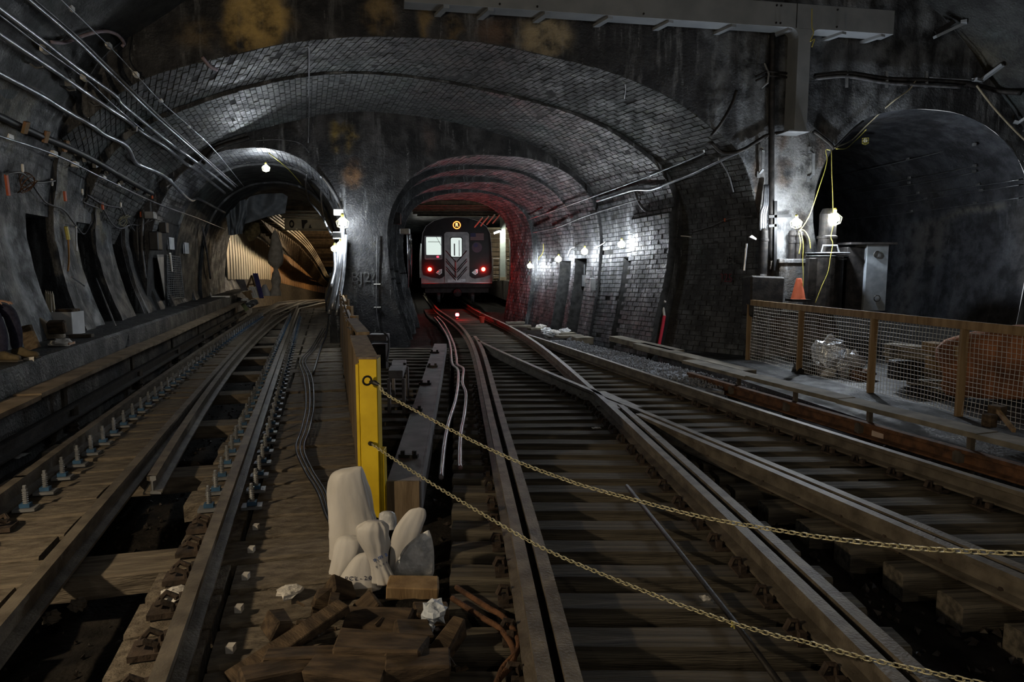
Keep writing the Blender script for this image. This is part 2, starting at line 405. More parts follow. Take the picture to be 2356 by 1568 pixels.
def lay(bricks, parent, material, keep, n=300, pick=None):
    """the n bricks that show largest become parts of their own, the rest one part of kind stuff"""
    sc = []
    for i, (v, m, vm) in enumerate(bricks):
        x, y_ = pix(m)
        ok = 0 < x < 2356 and -40 < y_ < 1568 and (pick is None or pick(m, x, y_))
        a = [pix(p) for p in v[4:]]
        area = abs(sum(a[k][0] * a[(k + 1) % 4][1] - a[(k + 1) % 4][0] * a[k][1] for k in range(4))) / 2
        sc.append((area if ok else -1, i))
    sc.sort(reverse=True); single = {i for a, i in sc[:n] if a > 0}
    rest = MB()
    org = Vector(parent['_w'])
    for i, (v, m, vm) in enumerate(bricks):
        if i in single:
            me = bpy.data.meshes.new('brick'); me.from_pydata([p - m for p in v], [], BF2); me.materials.append(material)
            bm = bmesh.new(); bm.from_mesh(me); bmesh.ops.recalc_face_normals(bm, faces=bm.faces); bm.to_mesh(me); bm.free()
            o = bpy.data.objects.new('brick', me); COL.objects.link(o); o.parent = parent; o.location = m - org
        else: rest.add(v, BF2)
    o = rest.build('brickwork', material, parent); o['kind'] = 'stuff'

def recess(o, nv, nu, v0, v1, zmax, side, depth):
    """push part of a loft back into a niche (v along the tunnel, below zmax, on the side x > side)"""
    me = o.data; org = Vector(o['_w']); bm = bmesh.new(); bm.from_mesh(me); bm.faces.ensure_lookup_table()
    sel = []
    for f in bm.faces:
        i = f.index // (nu - 1); c = f.calc_center_median() + org
        if v0 <= (i + 0.5) / nv <= v1 and c.z < zmax and c.x > side: sel.append(f)
    r = bmesh.ops.extrude_face_region(bm, geom=sel); bmesh.ops.translate(bm, vec=depth, verts=[g for g in r['geom'] if isinstance(g, bmesh.types.BMVert)])
    bmesh.ops.delete(bm, geom=sel, context='FACES'); bm.to_mesh(me); bm.free()
# first arch ring
cE2 = sum(E2, Vector()) / len(E2)
F1 = [cE2 + (p - cE2) * 1.03 for p in E2]
trim1 = struct(MB().grid(rough_loft(E1, F1, 6, 0.012)).build('trim_1', M_mortar, fix=False)); tag(trim1, 'first and widest brick arch ring of the stepped vault')
cen1 = Vector((-2.0, 12.8, 2.0))
lay(brick_lining(E1, F1, cen1, 0.105, 0.25), trim1, M_brick, None)
step1 = struct(strip(F1, E2).build('trim_2', M_wall, fix=False)); tag(step1, 'narrow step face between the first and second arch rings')
# second arch ring
trim3 = struct(MB().grid([r[:140] for r in rough_loft(E2, E3, 10, 0.012)]).build('trim_3', M_mortar, fix=False)); tag(trim3, 'second brick arch ring and its lit right hand wall')
cen2 = Vector((-2.6, 15.3, 2.0))
NV2 = (0.50, 0.667)
bl = brick_lining(E2, E3, cen2, 0.105, 0.25, niche=(*NV2, 2.08, 0.5))
lay([b for b in bl if not (b[1].x > 0.5 and b[1].z < 3.6)], trim3, M_brick, None)
wall_right = struct(MB().grid([[p + Vector((0.03, 0, 0)) for p in r[135:]] for r in rough_loft(E2, E3, 24, 0.0)]).build('wall_right', M_mortar, fix=False))
tag(wall_right, 'curved brick side wall right of the switch lit by bare bulbs')
recess(wall_right, 24, NP - 135, *NV2, 2.08, 0.5, Vector((0.6, 0.1, 0)))
# the nearer half of that wall stands forward as a pier whose far edge drops a dark line
pk = [k for k in range(NP) if E2[k].x > 0.5 and E2[k].z < 3.15]
FW = Vector((-0.16, -0.04, 0)); VJ = 0.47
def fwd(k, v): return E2[k].lerp(E3[k], v)
rw = [[fwd(k, v) + FW * (min(1, (3.15 - fwd(k, v).z) / 0.25)) for k in pk] for v in (0.0, 0.15, 0.3, VJ)]
pier = MB(); pier.grid(rw); pier.grid([rw[-1], [fwd(k, VJ) for k in pk]]); pier.grid([rw[0], [fwd(k, 0.0) for k in pk]])
pier.build('pier_face', M_mortar, wall_right, fix=False)
def _push(b):
    v, m, vm = b
    if m.z < 3.15 and vm < VJ: s_ = FW * min(1, (3.15 - m.z) / 0.25); return ([p + s_ for p in v], m + s_, vm)
    return b
lay([_push(b) for b in bl if b[1].x > 0.5 and b[1].z < 3.6], wall_right, M_brickw, None)

# flat faces with openings (constrained triangulation with inner points, so that stains have vertices)
from mathutils.geometry import delaunay_2d_cdt, intersect_point_tri_2d
def inside(poly, x, z):
    c = False; n = len(poly)
    for i in range(n):
        (x1, z1), (x2, z2) = poly[i], poly[(i + 1) % n]
        if (z1 > z) != (z2 > z) and x < (x2 - x1) * (z - z1) / (z2 - z1) + x1: c = not c
    return c
def face_with_holes(outer, holes, Yc, step, name, material):
    vs2 = []; ed = []
    for lp in [outer] + holes:
        o = len(vs2); vs2 += [Vector(p) for p in lp]; ed += [(o + i, o + (i + 1) % len(lp)) for i in range(len(lp))]
    x0 = min(p[0] for p in outer); x1 = max(p[0] for p in outer); z0 = min(p[1] for p in outer); z1 = max(p[1] for p in outer)
    x = x0
    while x < x1:
        z = z0
        while z < z1:
            q = (x + random.uniform(-.04, .04), z + random.uniform(-.04, .04))
            if inside(outer, *q) and not any(inside(h, *q) for h in holes): vs2.append(Vector(q))
            z += step
        x += step
    V, E, Fc, a, b, c = delaunay_2d_cdt(vs2, ed, [], 0, 1e-5)
    fs = []
    for f in Fc:
        m = sum((V[i] for i in f), Vector((0, 0))) / len(f)
        if inside(outer, m.x, m.y) and not any(inside(h, m.x, m.y) for h in holes): fs.append(tuple(f))
    pts = [on_plane(Yc, v.x, v.y) + Vector((0, 0.02 * nz((v.x, v.y, 1), 1.5), 0)) for v in V]
    return struct(MB().add(pts, fs).build(name, material, fix=False))
def XZ(pts): return [(p.x, p.z) for p in pts]
T3 = pxq([(1928, 760), (1905, 690), (1885, 600), (1872, 520), (1876, 440), (1896, 375), (1930, 325), (1986, 277), (2050, 256), (2130, 251), (2215, 264), (2290, 305), (2345, 370), (2370, 450), (2372, 560), (2352, 680), (2335, 760)], YC1)
T3 = smooth_path(T3, 3)
outer = XZ([p + Vector((-0.4 if p.x < 0 else 0.4, 0, 0.4 if p.z > 5 else 0)) for p in VPROF]) + [(10.7, -0.4)]
e1loop = XZ(E1)
outer1 = [(E1[0].x - 0.3, 3.2)] + outer + [(T3[-1].x, -0.4), (T3[-1].x, 0.2)] + XZ(T3)[::-1] + [(T3[0].x, -0.4), (E1[-1].x, -0.4)] + e1loop[::-1]
wall_front = face_with_holes(outer1, [], YC1, 0.16, 'wall_front', M_front)
tag(wall_front, 'stained headwall above and beside the wide arch')
def blob(p, px, py, rx, ry):
    x, y_ = pix(p); return max(0.0, 1 - ((x - px) / rx) ** 2 - ((y_ - py) / ry) ** 2)
def st_front(p):
    x, y_ = pix(p); n = nz((p.x * 1.5, p.z * 0.7, 5)); n2 = nz((p.x * 5, p.z * 0.5, 8))
    a = max(blob(p, 590, 40, 85, 85), blob(p, 560, 60, 50, 70)); 
    if a > 0: return (0.50, 0.34, 0.11, min(1, a * 2.0))
    a = blob(p, 450, 75, 60, 45) * 0.8
    if a > 0: return (0.14, 0.10, 0.05, a)
    a = blob(p, 1255, 85, 70, 52)
    if a > 0: return (0.34, 0.27, 0.16, min(1, a * 1.8))
    a = max(blob(p, 870, 30, 45, 60), blob(p, 975, 50, 20, 45), blob(p, 1040, 60, 25, 40))
    if a > 0: return (0.22, 0.15, 0.06, min(0.9, a * 1.4))
    a = blob(p, 1150, 70, 70, 40)
    if a > 0: return (0.13, 0.08, 0.05, a)
    if x > 1620: 
        k = 0.55 * max(0, min(1, 0.35 + n2 * 1.4)); 
        if 1735 < x < 1910 and y_ > 300: return (0.30, 0.30, 0.295, 0.45 + k * 0.5) if n2 > -0.15 else (0.16, 0.11, 0.075, 0.5)
        return (0.27, 0.29, 0.31, min(1.0, k * 1.5))
    return (0.12, 0.12, 0.125, max(0, n2) * 0.7)
stain(wall_front, st_front)

# inner headwall with the two tunnel mouths
OL = [(345, 760), (338, 680), (342, 590), (356, 505), (385, 440), (430, 388), (499, 350), (560, 340), (620, 341), (689, 362), (740, 406), (775, 460), (795, 515), (797, 570), (788, 640), (768, 705), (758, 735)]
OR = [(944, 790), (934, 761), (912, 700), (899, 635), (892, 570), (893, 510), (908, 462), (941, 413), (986, 380), (1035, 362), (1100, 356), (1182, 359), (1245, 370), (1300, 394), (1342, 430), (1366, 468), (1380, 530), (1380, 590), (1372, 670), (1356, 766), (1352, 790)]
OLp = resamp(smooth_path(pxq(OL, YC3), 4), 110); ORp = resamp(smooth_path(pxq(OR, YC3), 4), 130)
out2 = XZ(E3)
lo = min(p.z for p in ORp) - 0.3
outer2 = [(E3[0].x - 0.5, E3[0].z)] + [(p.x + (-0.12 if p.x < -5 else 0.0), p.z + 0.03) for p in E3] + [(E3[-1].x, lo), (ORp[-1].x, lo)] + XZ(ORp)[::-1] + [(ORp[0].x, lo), (OLp[-1].x, lo)] + XZ(OLp)[::-1]
outer2 = [p for i, p in enumerate(outer2)]
wall_back = face_with_holes(outer2, [], YC3, 0.16, 'wall_back', M_front)
tag(wall_back, 'inner headwall and dark pier between the two tunnel mouths')
def st_back(p):
    x, y_ = pix(p); n2 = nz((p.x * 5, p.z * 0.5, 8))
    for (a, b, c, d) in ((775, 310, 9, 45), (808, 310, 14, 42)):
        k = blob(p, a, b, c, d)
        if k > 0: return (0.30, 0.21, 0.05, min(1, k * 2))
    k = blob(p, 810, 400, 26, 40)
    if k > 0: return (0.24, 0.13, 0.06, min(0.9, k * 1.4))
    k = blob(p, 985, 320, 18, 40)
    if k > 0: return (0.12, 0.09, 0.08, k)
    return (0.13, 0.13, 0.135, max(0, n2 * 1.3) * (0.9 if y_ < 420 else 0.1))
stain(wall_back, st_back)

# right tunnel (train): stepped rings
def pts_scale(lst, c, sx, sy): return [((x - c[0]) * sx + c[0], (y_ - c[1]) * sy + c[1]) for x, y_ in lst]
R1 = [(950, 785), (942, 752), (920, 694), (908, 632), (901, 570), (903, 512), (920, 466), (952, 426), (996, 402), (1045, 391), (1105, 388), (1165, 391), (1215, 405), (1262, 432), (1300, 470), (1322, 520), (1330, 580), (1326, 650), (1308, 758), (1304, 780)]
R2 = [(958, 775), (952, 742), (932, 690), (918, 630), (912, 570), (915, 515), (932, 474), (962, 446), (1002, 428), (1048, 420), (1100, 417), (1150, 420), (1192, 430), (1232, 450), (1266, 480), (1284, 522), (1290, 580), (1286, 650), (1268, 750), (1264, 775)]
R3 = [(968, 765), (962, 735), (948, 690), (934, 630), (927, 575), (930, 525), (945, 488), (970, 465), (1005, 450), (1045, 443), (1090, 441), (1130, 446), (1165, 457), (1195, 478), (1214, 505), (1224, 545), (1226, 590), (1222, 660), (1208, 742), (1206, 760)]
segs = [(ORp, YC3, 18.9), (resamp(smooth_path(pxq(R1, 18.9), 4), 130), 18.9, 20.6), (resamp(smooth_path(pxq(R2, 20.6), 4), 130), 20.6, 22.8), (resamp(smooth_path(pxq(R3, 22.8), 4), 130), 22.8, 25.4)]
DR = Vector((-0.30, 1, 0))
ends = []
for i, (A, ya, yb) in enumerate(segs):
    B = [to_plane(p, yb, DR) for p in A]
    # keep the far outline from crossing the next, smaller ring
    o = struct(MB().grid(rough_loft(A, B, 20, 0.012)).build('trim_%d' % (4 + i), M_mortar, fix=False))
    nvr = [(0.45, 0.90), (0.3, 0.85), (2, 3), (2, 3)][i]; recess(o, 20, len(A), *nvr, 2.0, sum(A, Vector()).x / len(A), Vector((0.55, 0.1, 0)))
    tag(o, ['outer brick ring of the train tunnel mouth', 'second brick ring inside the train tunnel', 'third brick ring inside the train tunnel', 'innermost brick ring next to the train'][i])
    mx = sum(A, Vector()).x / len(A)
    lay(brick_lining(A, B, sum(A, Vector()) / len(A) + DR * 1.0, 0.11, 0.26, proud=0.014, niche=(*nvr, 2.0, mx)), o, M_brickw, None, n=[140, 0, 0, 0][i])
    if i < 3:
        st = struct(strip(B, segs[i + 1][0]).build('trim_%d' % (8 + i), M_wall, fix=False)); tag(st, ['outer', 'middle', 'inner'][i] + ' step face between brick rings of the train tunnel')
RE = [to_plane(p, 25.4, DR) for p in segs[3][0]]

# left tunnel: two rings and the long vault behind
DLt = D
segL = [(OLp, YC3, 19.6)]
cL = sum(OLp, Vector()) / len(OLp)
A = OLp; k = 11
yb = 19.6
for i, ye in enumerate((19.6, 23.4, 28.6)):
    B = [to_plane(p, ye) for p in A]
    o = struct(MB().grid(rough_loft(A, B, 8, 0.012)).build('trim_%d' % k, M_mortar if i == 0 else M_vault, fix=False)); k += 1
    tag(o, ['brick ring at the mouth of the left tunnel', 'grey vault inside the left tunnel', 'far vault of the left tunnel above the drape'][i])
    if i == 0: lay([b for b in brick_lining(A, B, cL + D, 0.11, 0.26) if b[1].x > -8.2 or b[1].z > 3.3], o, M_brickw, None, n=60)
    c = sum(B, Vector()) / len(B)
    if i < 2:
        A2 = [c + (p - c) * 0.965 for p in B]
        st = struct(strip(B, A2).build('trim_%d' % k, M_wall, fix=False)); k += 1; tag(st, ['step face', 'second step face'][i] + ' inside the left tunnel vault'); A = A2
LE = B
# third tunnel on the right
D3 = Vector((-0.08, 1, 0))
T3p = resamp(T3, 60)
rows = []
for i in range(24):
    rows.append([p + D3 * (i * 0.9) + Vector((nz(p + D3 * i, 1.3), 0, nz(p + D3 * i, 1.1))) * 0.03 for p in T3p])
t3 = struct(MB().grid(rows).build('wall_right', M_side, fix=False, smooth=True)); tag(t3, 'dark side tunnel behind the wire fence with wires along its wall')
stain(t3, lambda p: (0.20, 0.19, 0.16, 1.0) if blob(p, 2260, 480, 50, 22) > 0.1 else ((0.13, 0.125, 0.12, 0.8) if nz((p.y * 1.2, p.z * 0.15, 4)) > 0.22 and p.z < 3 else (0.12, 0.14, 0.17, max(0, nz((p.y * 2, p.z * 0.3, 14)) * 0.9))))  # stains made stronger here to imitate the lamp light on the wall
struct(MB().prism([p + D3 * 20.7 for p in T3p], (0, 0.1, 0)).build('wall_back', M_wall, fix=True))['label'] = 'dark end of the side tunnel on the right'

# floor -----------------------------------------------------------------
def floor_z(x, y_):
    u = x + 0.27 * y_
    z = -0.14 + 0.05 * nz((x, y_, 0), 1.1) + 0.025 * nz((x, y_, 5), 4.5)
    z -= 0.20 * max(0, min(1, (u + 3.4) / 0.4)) * max(0, min(1, (-0.35 - u) / 0.5))   # trough under the left track
    if y_ > 30: z -= 0.045 * (y_ - 30) * max(0.0, min(1.0, (-7.0 - 0.18 * (y_ - 30) - x) / 1.5))
    return z
rows = []
y = -5.0
while y < 100:
    r = []
    n = 150
    for i in range(n + 1):
        x = -15 + 30 * i / n
        xx = x if y < 30 else x - 0.22 * (y - 30)
        r.append(Vector((xx, y, floor_z(xx, y))))
    rows.append(r); y += 0.16 if y < 12 else (0.5 if y < 32 else 4)
floor = struct(MB().grid(rows).build('floor', M_floor, fix=False, smooth=True)); tag(floor, 'dark mucky track bed under the rails')

# left bench wall
rows = []
y = -10.0; prev = None
while y < 29.5:
    e = -3.3 - 0.27 * y; w = -3.3 - 1.9 - 0.27 * y
    j = 0.02 * nz((y, 0, 0), 2.3)
    rows.append([Vector((e + 0.03 + j, y, -0.35)), Vector((e + 0.02 + j, y, 0.35)), Vector((e + j, y, BENCH_Z - 0.03)), Vector((e - 0.04 + j, y, BENCH_Z)), Vector((e - 0.5, y, BENCH_Z + 0.012 * nz((y, 3, 0), 3))), Vector((e - 1.0, y, BENCH_Z)), Vector((w, y, BENCH_Z))]); y += 0.12
bench = struct(MB().grid(rows).build('trim_20', M_bench, fix=False)); tag(bench, 'concrete bench wall along the foot of the left wall')
# low platform behind the wire fence
pe = lambda y_: 5.45 - 0.185 * y_
pts = [Vector((pe(-4), -4, 0.13)), Vector((pe(13.6), 13.6, 0.13)), Vector((12, 15.2, 0.13)), Vector((14.5, -4, 0.13))]
plat = struct(MB().prism(pts, (0, 0, -0.5)).build('floor', M_bench)); tag(plat, 'low dark platform behind the wire fence')

# surface finder for things fixed to walls and vaults
def bvh_of(objs):
    v = []; f = []
    for o in objs:
        org = Vector(o['_w']); b = len(v); v += [x.co + org for x in o.data.vertices]; f += [[b + i for i in p.vertices] for p in o.data.polygons]
    return BVHTree.FromPolygons(v, f)
SHELL = [o for o in COL.objects if o.type == 'MESH' and o.get('kind') == 'structure' and o.parent is None]
BV = bvh_of(SHELL)
def W(px, py, off=0.05, maxY=None):
    d = ray(px, py).normalized(); o = Vector((0, 0, CAMZ))
    h, n, i, dist = BV.ray_cast(o + d * 0.5, d)
    if h is None: return P(px, py, 15)
    if n.dot(d) > 0: n = -n
    return h + n * off
# ================================================================ TRACKS
RH = 0.2
RAIL = [(-.036, 0), (.036, 0), (.036, -.035), (.009, -.046), (.009, -.122), (.07, -.134), (.07, -.152), (-.07, -.152), (-.07, -.134), (-.009, -.122), (-.009, -.046), (-.036, -.035)]
def gp(lst): return [G(x, y_, RH) for x, y_ in lst]
def ext(path, near=0.0, far=0.0):
    p = list(path)
    if near: p = p + [p[-1] + (p[-1] - p[-2]).normalized() * near]
    if far: p = [p[0] + (p[0] - p[1]).normalized() * far] + p
    return p
def x_at(path, Y):
    for a, b in zip(path, path[1:]):
        if (a.y - Y) * (b.y - Y) <= 0: return a.x + (b.x - a.x) * (Y - a.y) / ((b.y - a.y) or 1e-6)
    e = path[0] if abs(path[0].y - Y) < abs(path[-1].y - Y) else path[-1]; return e.x
def shift(path, d, y0=None, y1=None):
    out = []
    for i, p in enumerate(path):
        if (y0 is not None and p.y < y0) or (y1 is not None and p.y > y1): continue
        t = path[min(i + 1, len(path) - 1)] - path[max(0, i - 1)]; t.z = 0; t.normalize()
        n = Vector((t.y, -t.x, 0));  n = n if n.x > 0 else -n
        out.append(p + n * d)
    return out
import numpy as np
def fit(pxs, deg, near=3.0, far=0.0, y_far=None):
    g = gp(pxs); Y = np.array([p.y for p in g]); X = np.array([p.x for p in g])
    m, sd = Y.mean(), Y.std(); w = 1.0 / (0.15 + 0.03 * Y)
    c = np.polyfit((Y - m) / sd, X, deg, w=w); fx = lambda q: float(np.polyval(c, (q - m) / sd))
    ya, yb = Y.max(), Y.min(); n = int((ya - yb) / 0.35) + 2
    pts = [Vector((fx(q), q, RH)) for q in np.linspace(ya, yb, n)]
    pts += [pts[-1] + (pts[-1] - pts[-2]).normalized() * near]
    if far: pts = [pts[0] + (pts[0] - pts[1]).normalized() * far] + pts
    return pts
def mk_rail(name, path, parent, m=None, prof=RAIL): return MB().sweep(prof, path).build(name, m or M_rail, parent)

BL = fit([(1003, 707), (1012, 713), (1049, 741), (1079, 772), (1096, 812), (1112, 882), (1130, 962), (1171, 1137), (1219, 1366), (1256, 1566)], 5, 3, 14)
BR = fit([(1085, 708), (1097, 714), (1205, 768.6), (1371, 894.5), (1498, 1030), (1706, 1200), (2070, 1568)], 5, 3, 14)
AL = fit([(1096, 782), (1150, 803), (1330, 885), (1400, 914), (1700, 1036), (1903, 1114), (2243, 1261)], 3)
AR = fit([(1215, 769), (1240, 777), (1483, 856), (1800, 958), (2356, 1130)], 3)
turn = thing('railway_turnout', G(1395, 905, 0.0), 'dusty railway turnout whose two tracks fork toward the camera from the train', 'railway track')
mk_rail('running_rail', BL, turn); mk_rail('running_rail', BR, turn); mk_rail('running_rail', AL, turn); mk_rail('running_rail', AR, turn)
BG = fit([(1092, 772), (1113, 812), (1134, 882), (1163, 990), (1209, 1137), (1238, 1250), (1322, 1566)], 4)
mk_rail('guard_rail', BG, turn)
wing = shift(BR, 0.125, None, 8.3); wing[0].x += 0.1 if False else 0; mk_rail('wing_rail', wing, turn)
wing2 = shift(AL, -0.12, None, 8.0); mk_rail('wing_rail', wing2, turn)
# frog point casting
fp = G(1400, 914, RH); mb = MB(); mb.prism([fp + Vector((-0.10, 0.5, -0.01)), fp + Vector((0.02, 0.5, -0.01)), fp + Vector((0.33, -0.55, -0.01)), fp + Vector((0.02, -0.62, -0.01))], (0, 0, -0.13)); mb.build('frog', M_rail, turn)

def tie_mesh(seed, m, L=1.0, w=0.205, h=0.17):
    rnd = random.Random(seed); n = 7; rows = []
    b = 0.014; prof = [(-w / 2, -h), (-w / 2, -b), (-w / 2 + b, 0), (-0.02, 0.0), (w / 2 - b, 0), (w / 2, -b), (w / 2, -h)]
    v = []
    for i in range(n):
        x = -0.5 + i / (n - 1)
        for a, z in prof: v.append((x * L, a + rnd.uniform(-.006, .006), z + rnd.uniform(-.007, .005)))
    k = len(prof)
    f = [(i * k + j, i * k + (j + 1) % k, (i + 1) * k + (j + 1) % k, (i + 1) * k + j) for i in range(n - 1) for j in range(k)] + [tuple(range(k)), tuple((n - 1) * k + j for j in range(k))[::-1]]
    return MB().add(v, f).mesh('tie', m)
TIES = [tie_mesh(i, M_tie) for i in range(6)]
DECK = [tie_mesh(20 + i, M_tied, w=0.36, h=0.14) for i in range(6)]
def put_tie(parent, c, L, rz, meshes, name='tie', w=1.0):
    M = Matrix.Translation(c) @ Matrix.Rotation(rz + random.uniform(-.012, .012), 4, 'Z') @ Matrix.Rotation(random.uniform(-.012, .012), 4, 'X') @ Matrix.Diagonal((L, w, 1, 1))
    return part(name, random.choice(meshes), parent, M)
tie_ys = []
y = 2.1
while y < 29:
    tie_ys.append(y); y += random.uniform(0.36, 0.41)
plate = MB(); plate.box((0, 0, 0.006), (0.30, 0.17, 0.014)); plate.box((0.11, 0.05, 0.03), (0.035, 0.035, 0.05)); plate.box((-0.11, -0.04, 0.03), (0.035, 0.035, 0.05)); plate.tube([(0.085, -0.05, 0.01), (0.095, -0.05, 0.06), (0.13, -0.05, 0.065), (0.15, -0.05, 0.02)], 0.016, 6)
plate.tube([(-0.085, 0.05, 0.01), (-0.095, 0.05, 0.06), (-0.13, 0.05, 0.065), (-0.15, 0.05, 0.02)], 0.016, 6)
PLATE = plate.mesh('tie_plate', M_clip)
TZ = 0.028
for y in tie_ys:
    zt = TZ - 0.01 + random.uniform(-.012, .006)
    a0 = x_at(BL, y) - 0.42; b1 = x_at(BR, y) + 0.42
    if y > 15.6: put_tie(turn, Vector(((a0 + b1) / 2, y, zt)), b1 - a0, 0, TIES)
    else:
        r1 = x_at(AR, y) + 0.42
        if r1 - a0 < 4.1: put_tie(turn, Vector(((a0 + r1) / 2, y, zt)), r1 - a0, 0.02, TIES)
        else:
            put_tie(turn, Vector(((a0 + b1) / 2, y, zt)), b1 - a0, 0.0, TIES)
            l0 = max(b1 + 0.05, x_at(AL, y) - 0.4); put_tie(turn, Vector(((l0 + r1) / 2, y + 0.12, zt)), r1 - l0, 0.06, TIES)
    if y < 10.5:
        for pth in (BL, BR, AL, AR):
            if y < 3.3 and pth in (AL, AR): continue
            part('tie_plate', PLATE, turn, Matrix.Translation(Vector((x_at(pth, y), y, zt))) @ Matrix.Rotation(math.atan2(-(x_at(pth, y + .3) - x_at(pth, y - .3)), 0.6), 4, 'Z'))
# tie planks in the open ground between the barrier and the turnout
pil = thing('railway_ties_row', G(1000, 800, 0), 'row of short dusty ties beside the grey cover board', 'ties')
y = 7.4
while y < 15.5:
    x1 = x_at(BL, y) - 0.5; x0 = max(0.42 - 0.265 * y, x1 - 1.5)
    if x1 - x0 > 0.3: put_tie(pil, Vector(((x0 + x1) / 2, y, 0.0)), x1 - x0, random.uniform(-.05, .05), TIES)
    y += 0.42
tag(pil, 'row of short dark ties between the plank barrier and curved rail', 'ties')

# ---- left track
left = thing('railway_track', G(420, 1000, 0.0), 'dusty left track with plank deck, guard rails and spring bolts', 'railway track')
CLp = fit([(640, 694), (603, 713), (537, 755), (331, 889), (127, 1037), (0, 1130)], 2, 4)
tail = lambda p0, lst: [Vector(q) for q in lst]
# beyond the tunnel the track runs down a grade and bends away to the right
def far_tail(path, off):
    base = [(33.0, -10.95, 0.12), (38.0, -12.0, -0.10), (46.0, -13.4, -0.45), (56.0, -14.9, -0.95), (70.0, -16.6, -1.6)]
    return [Vector((x + off, y_, z)) for y_, x, z in base][::-1] + list(path)
CLf = smooth_path(far_tail(CLp, 0.0), 2)
mk_rail('running_rail', CLf, left)
CRp = fit([(690, 702), (665, 735), (640, 805), (616, 892), (561, 1023), (541, 1097), (384, 1493), (356, 1568)], 2)
mk_rail('running_rail', smooth_path(far_tail(CRp, 1.55), 2), left)
CGp = fit([(628, 716), (572, 762), (517, 830), (444, 913), (337, 1040), (293, 1082), (0, 1414)], 2)
mk_rail('guard_rail', smooth_path(far_tail(CGp, 0.6), 2), left)
CHp = fit([(672, 712), (640, 728), (565, 793), (479, 896), (393, 1027), (348, 1092)], 2, 0.01)
mk_rail('guard_rail', smooth_path(far_tail(CHp, 0.95), 2), left)
fp = CHp[-1]
o = MB().prism([fp + Vector((a * 1.0 - 0.02 * 0, -0.012 - 0.0 * b, b)) for a, b in RAIL], (0.004, -0.004, 0)).build('cut_rail_end', M_steel, left)
ang = math.atan2(0.268, 1.0)      # ties stand square to the track
nrm = Vector((1, 0.268, 0)).normalized()
def cpt(y_, u): return Vector((-2.45 - 0.268 * y_, y_, 0)) + nrm * u
y = 1.2; k = 0
c_ys = []
while y < 29:
    z = 0.02 + random.uniform(-.012, .008)
    full = (k % 5 == 2)
    c_ys.append(y)
    def seg(u0, u1, zz=z): put_tie(left, cpt(y, (u0 + u1) / 2) + Vector((0, 0, zz)), u1 - u0, ang, DECK, 'deck_plank', 1.0)
    if full: seg(-0.42, 1.5, z - 0.004); seg(1.55, 2.60 + random.uniform(-.03, .03))
    else:
        seg(-0.42 + random.uniform(-.05, .05), 0.54 + random.uniform(-.05, .03))
        seg((1.22 if y > 5 else 1.32) + random.uniform(-.02, .04), 1.72); seg(1.76, 2.60 + random.uniform(-.05, .03), z - 0.01)
    y += 0.385; k += 1
# spring bolts and clips along the left track
fb = MB(); fb.box((0, 0, 0.012), (0.15, 0.11, 0.022)); FAST = fb.mesh('fastener', M_box)
pb = MB(); pb.box((0, 0, 0.04), (0.07, 0.06, 0.03)); M_blue = mat('blue_pad', (0.02, 0.055, 0.11), (0.03, 0.085, 0.16), 9, 0.6); PAD = pb.mesh('blue_pad', M_blue)
prf = [(0.0, 0.05)]
for i in range(6): prf += [(0.022, 0.055 + i * 0.016), (0.013, 0.063 + i * 0.016)]
prf += [(0.021, 0.150), (0.021, 0.164), (0.014, 0.166), (0.014, 0.19), (0.010, 0.195), (0, 0.195)]
BOLT = MB().lathe(prf, n=8).mesh('spring_bolt', M_steel)
cl = MB(); cl.tube([(-0.03, -0.05, 0.0), (-0.03, -0.05, 0.06), (0.02, -0.055, 0.085), (0.05, -0.03, 0.06), (0.05, 0.02, 0.06), (0.02, 0.05, 0.085), (-0.03, 0.05, 0.06), (-0.03, 0.05, 0.0)], 0.017, 6); cl.box((0.0, 0, 0.014), (0.19, 0.15, 0.03)); cl.box((-0.075, 0.02, 0.06), (0.03, 0.05, 0.09), 0.3)
CLIP = cl.mesh('rail_clip', M_clip)
sq = MB().box((0, 0, 0.02), (0.036, 0.042, 0.035)); SQ = sq.mesh('pale_spike_head', mat('pale_spike_paint', (0.35, 0.33, 0.3), (0.45, 0.43, 0.4), 8, 0.8))  # pale colour imitates light catching the bolt tops
def fastener(x, y_, s):
    M = Matrix.Translation(Vector((x, y_, 0.03))) @ Matrix.Rotation(ang + (math.pi if s < 0 else 0), 4, 'Z')
    o = part('fastener', FAST, left, M)
    for nm, me in (('blue_pad', PAD), ('spring_bolt', BOLT)):
        q = bpy.data.objects.new(nm, me); COL.objects.link(q); q.parent = o
for y in c_ys:
    if y > 24: break
    if y > 4.75: fastener(x_at(CLp, y) + 0.16, y, 1)
    elif y > 2.5: part('rail_clip', CLIP, left, Matrix.Translation(Vector((x_at(CLp, y) + 0.13, y, 0.03))) @ Matrix.Rotation(ang, 4, 'Z'))
    if y > 4.95: fastener(x_at(CRp, y) - 0.15, y, -1); fastener(x_at(CRp, y) + 0.16, y + 0.05, 1)
    elif y > 2.2: part('rail_clip', CLIP, left, Matrix.Translation(Vector((x_at(CRp, y) - 0.14, y, 0.03))) @ Matrix.Rotation(ang + math.pi, 4, 'Z')); part('pale_spike_head', SQ, left, Matrix.Translation(Vector((x_at(CRp, y) + 0.24, y, 0.03))))

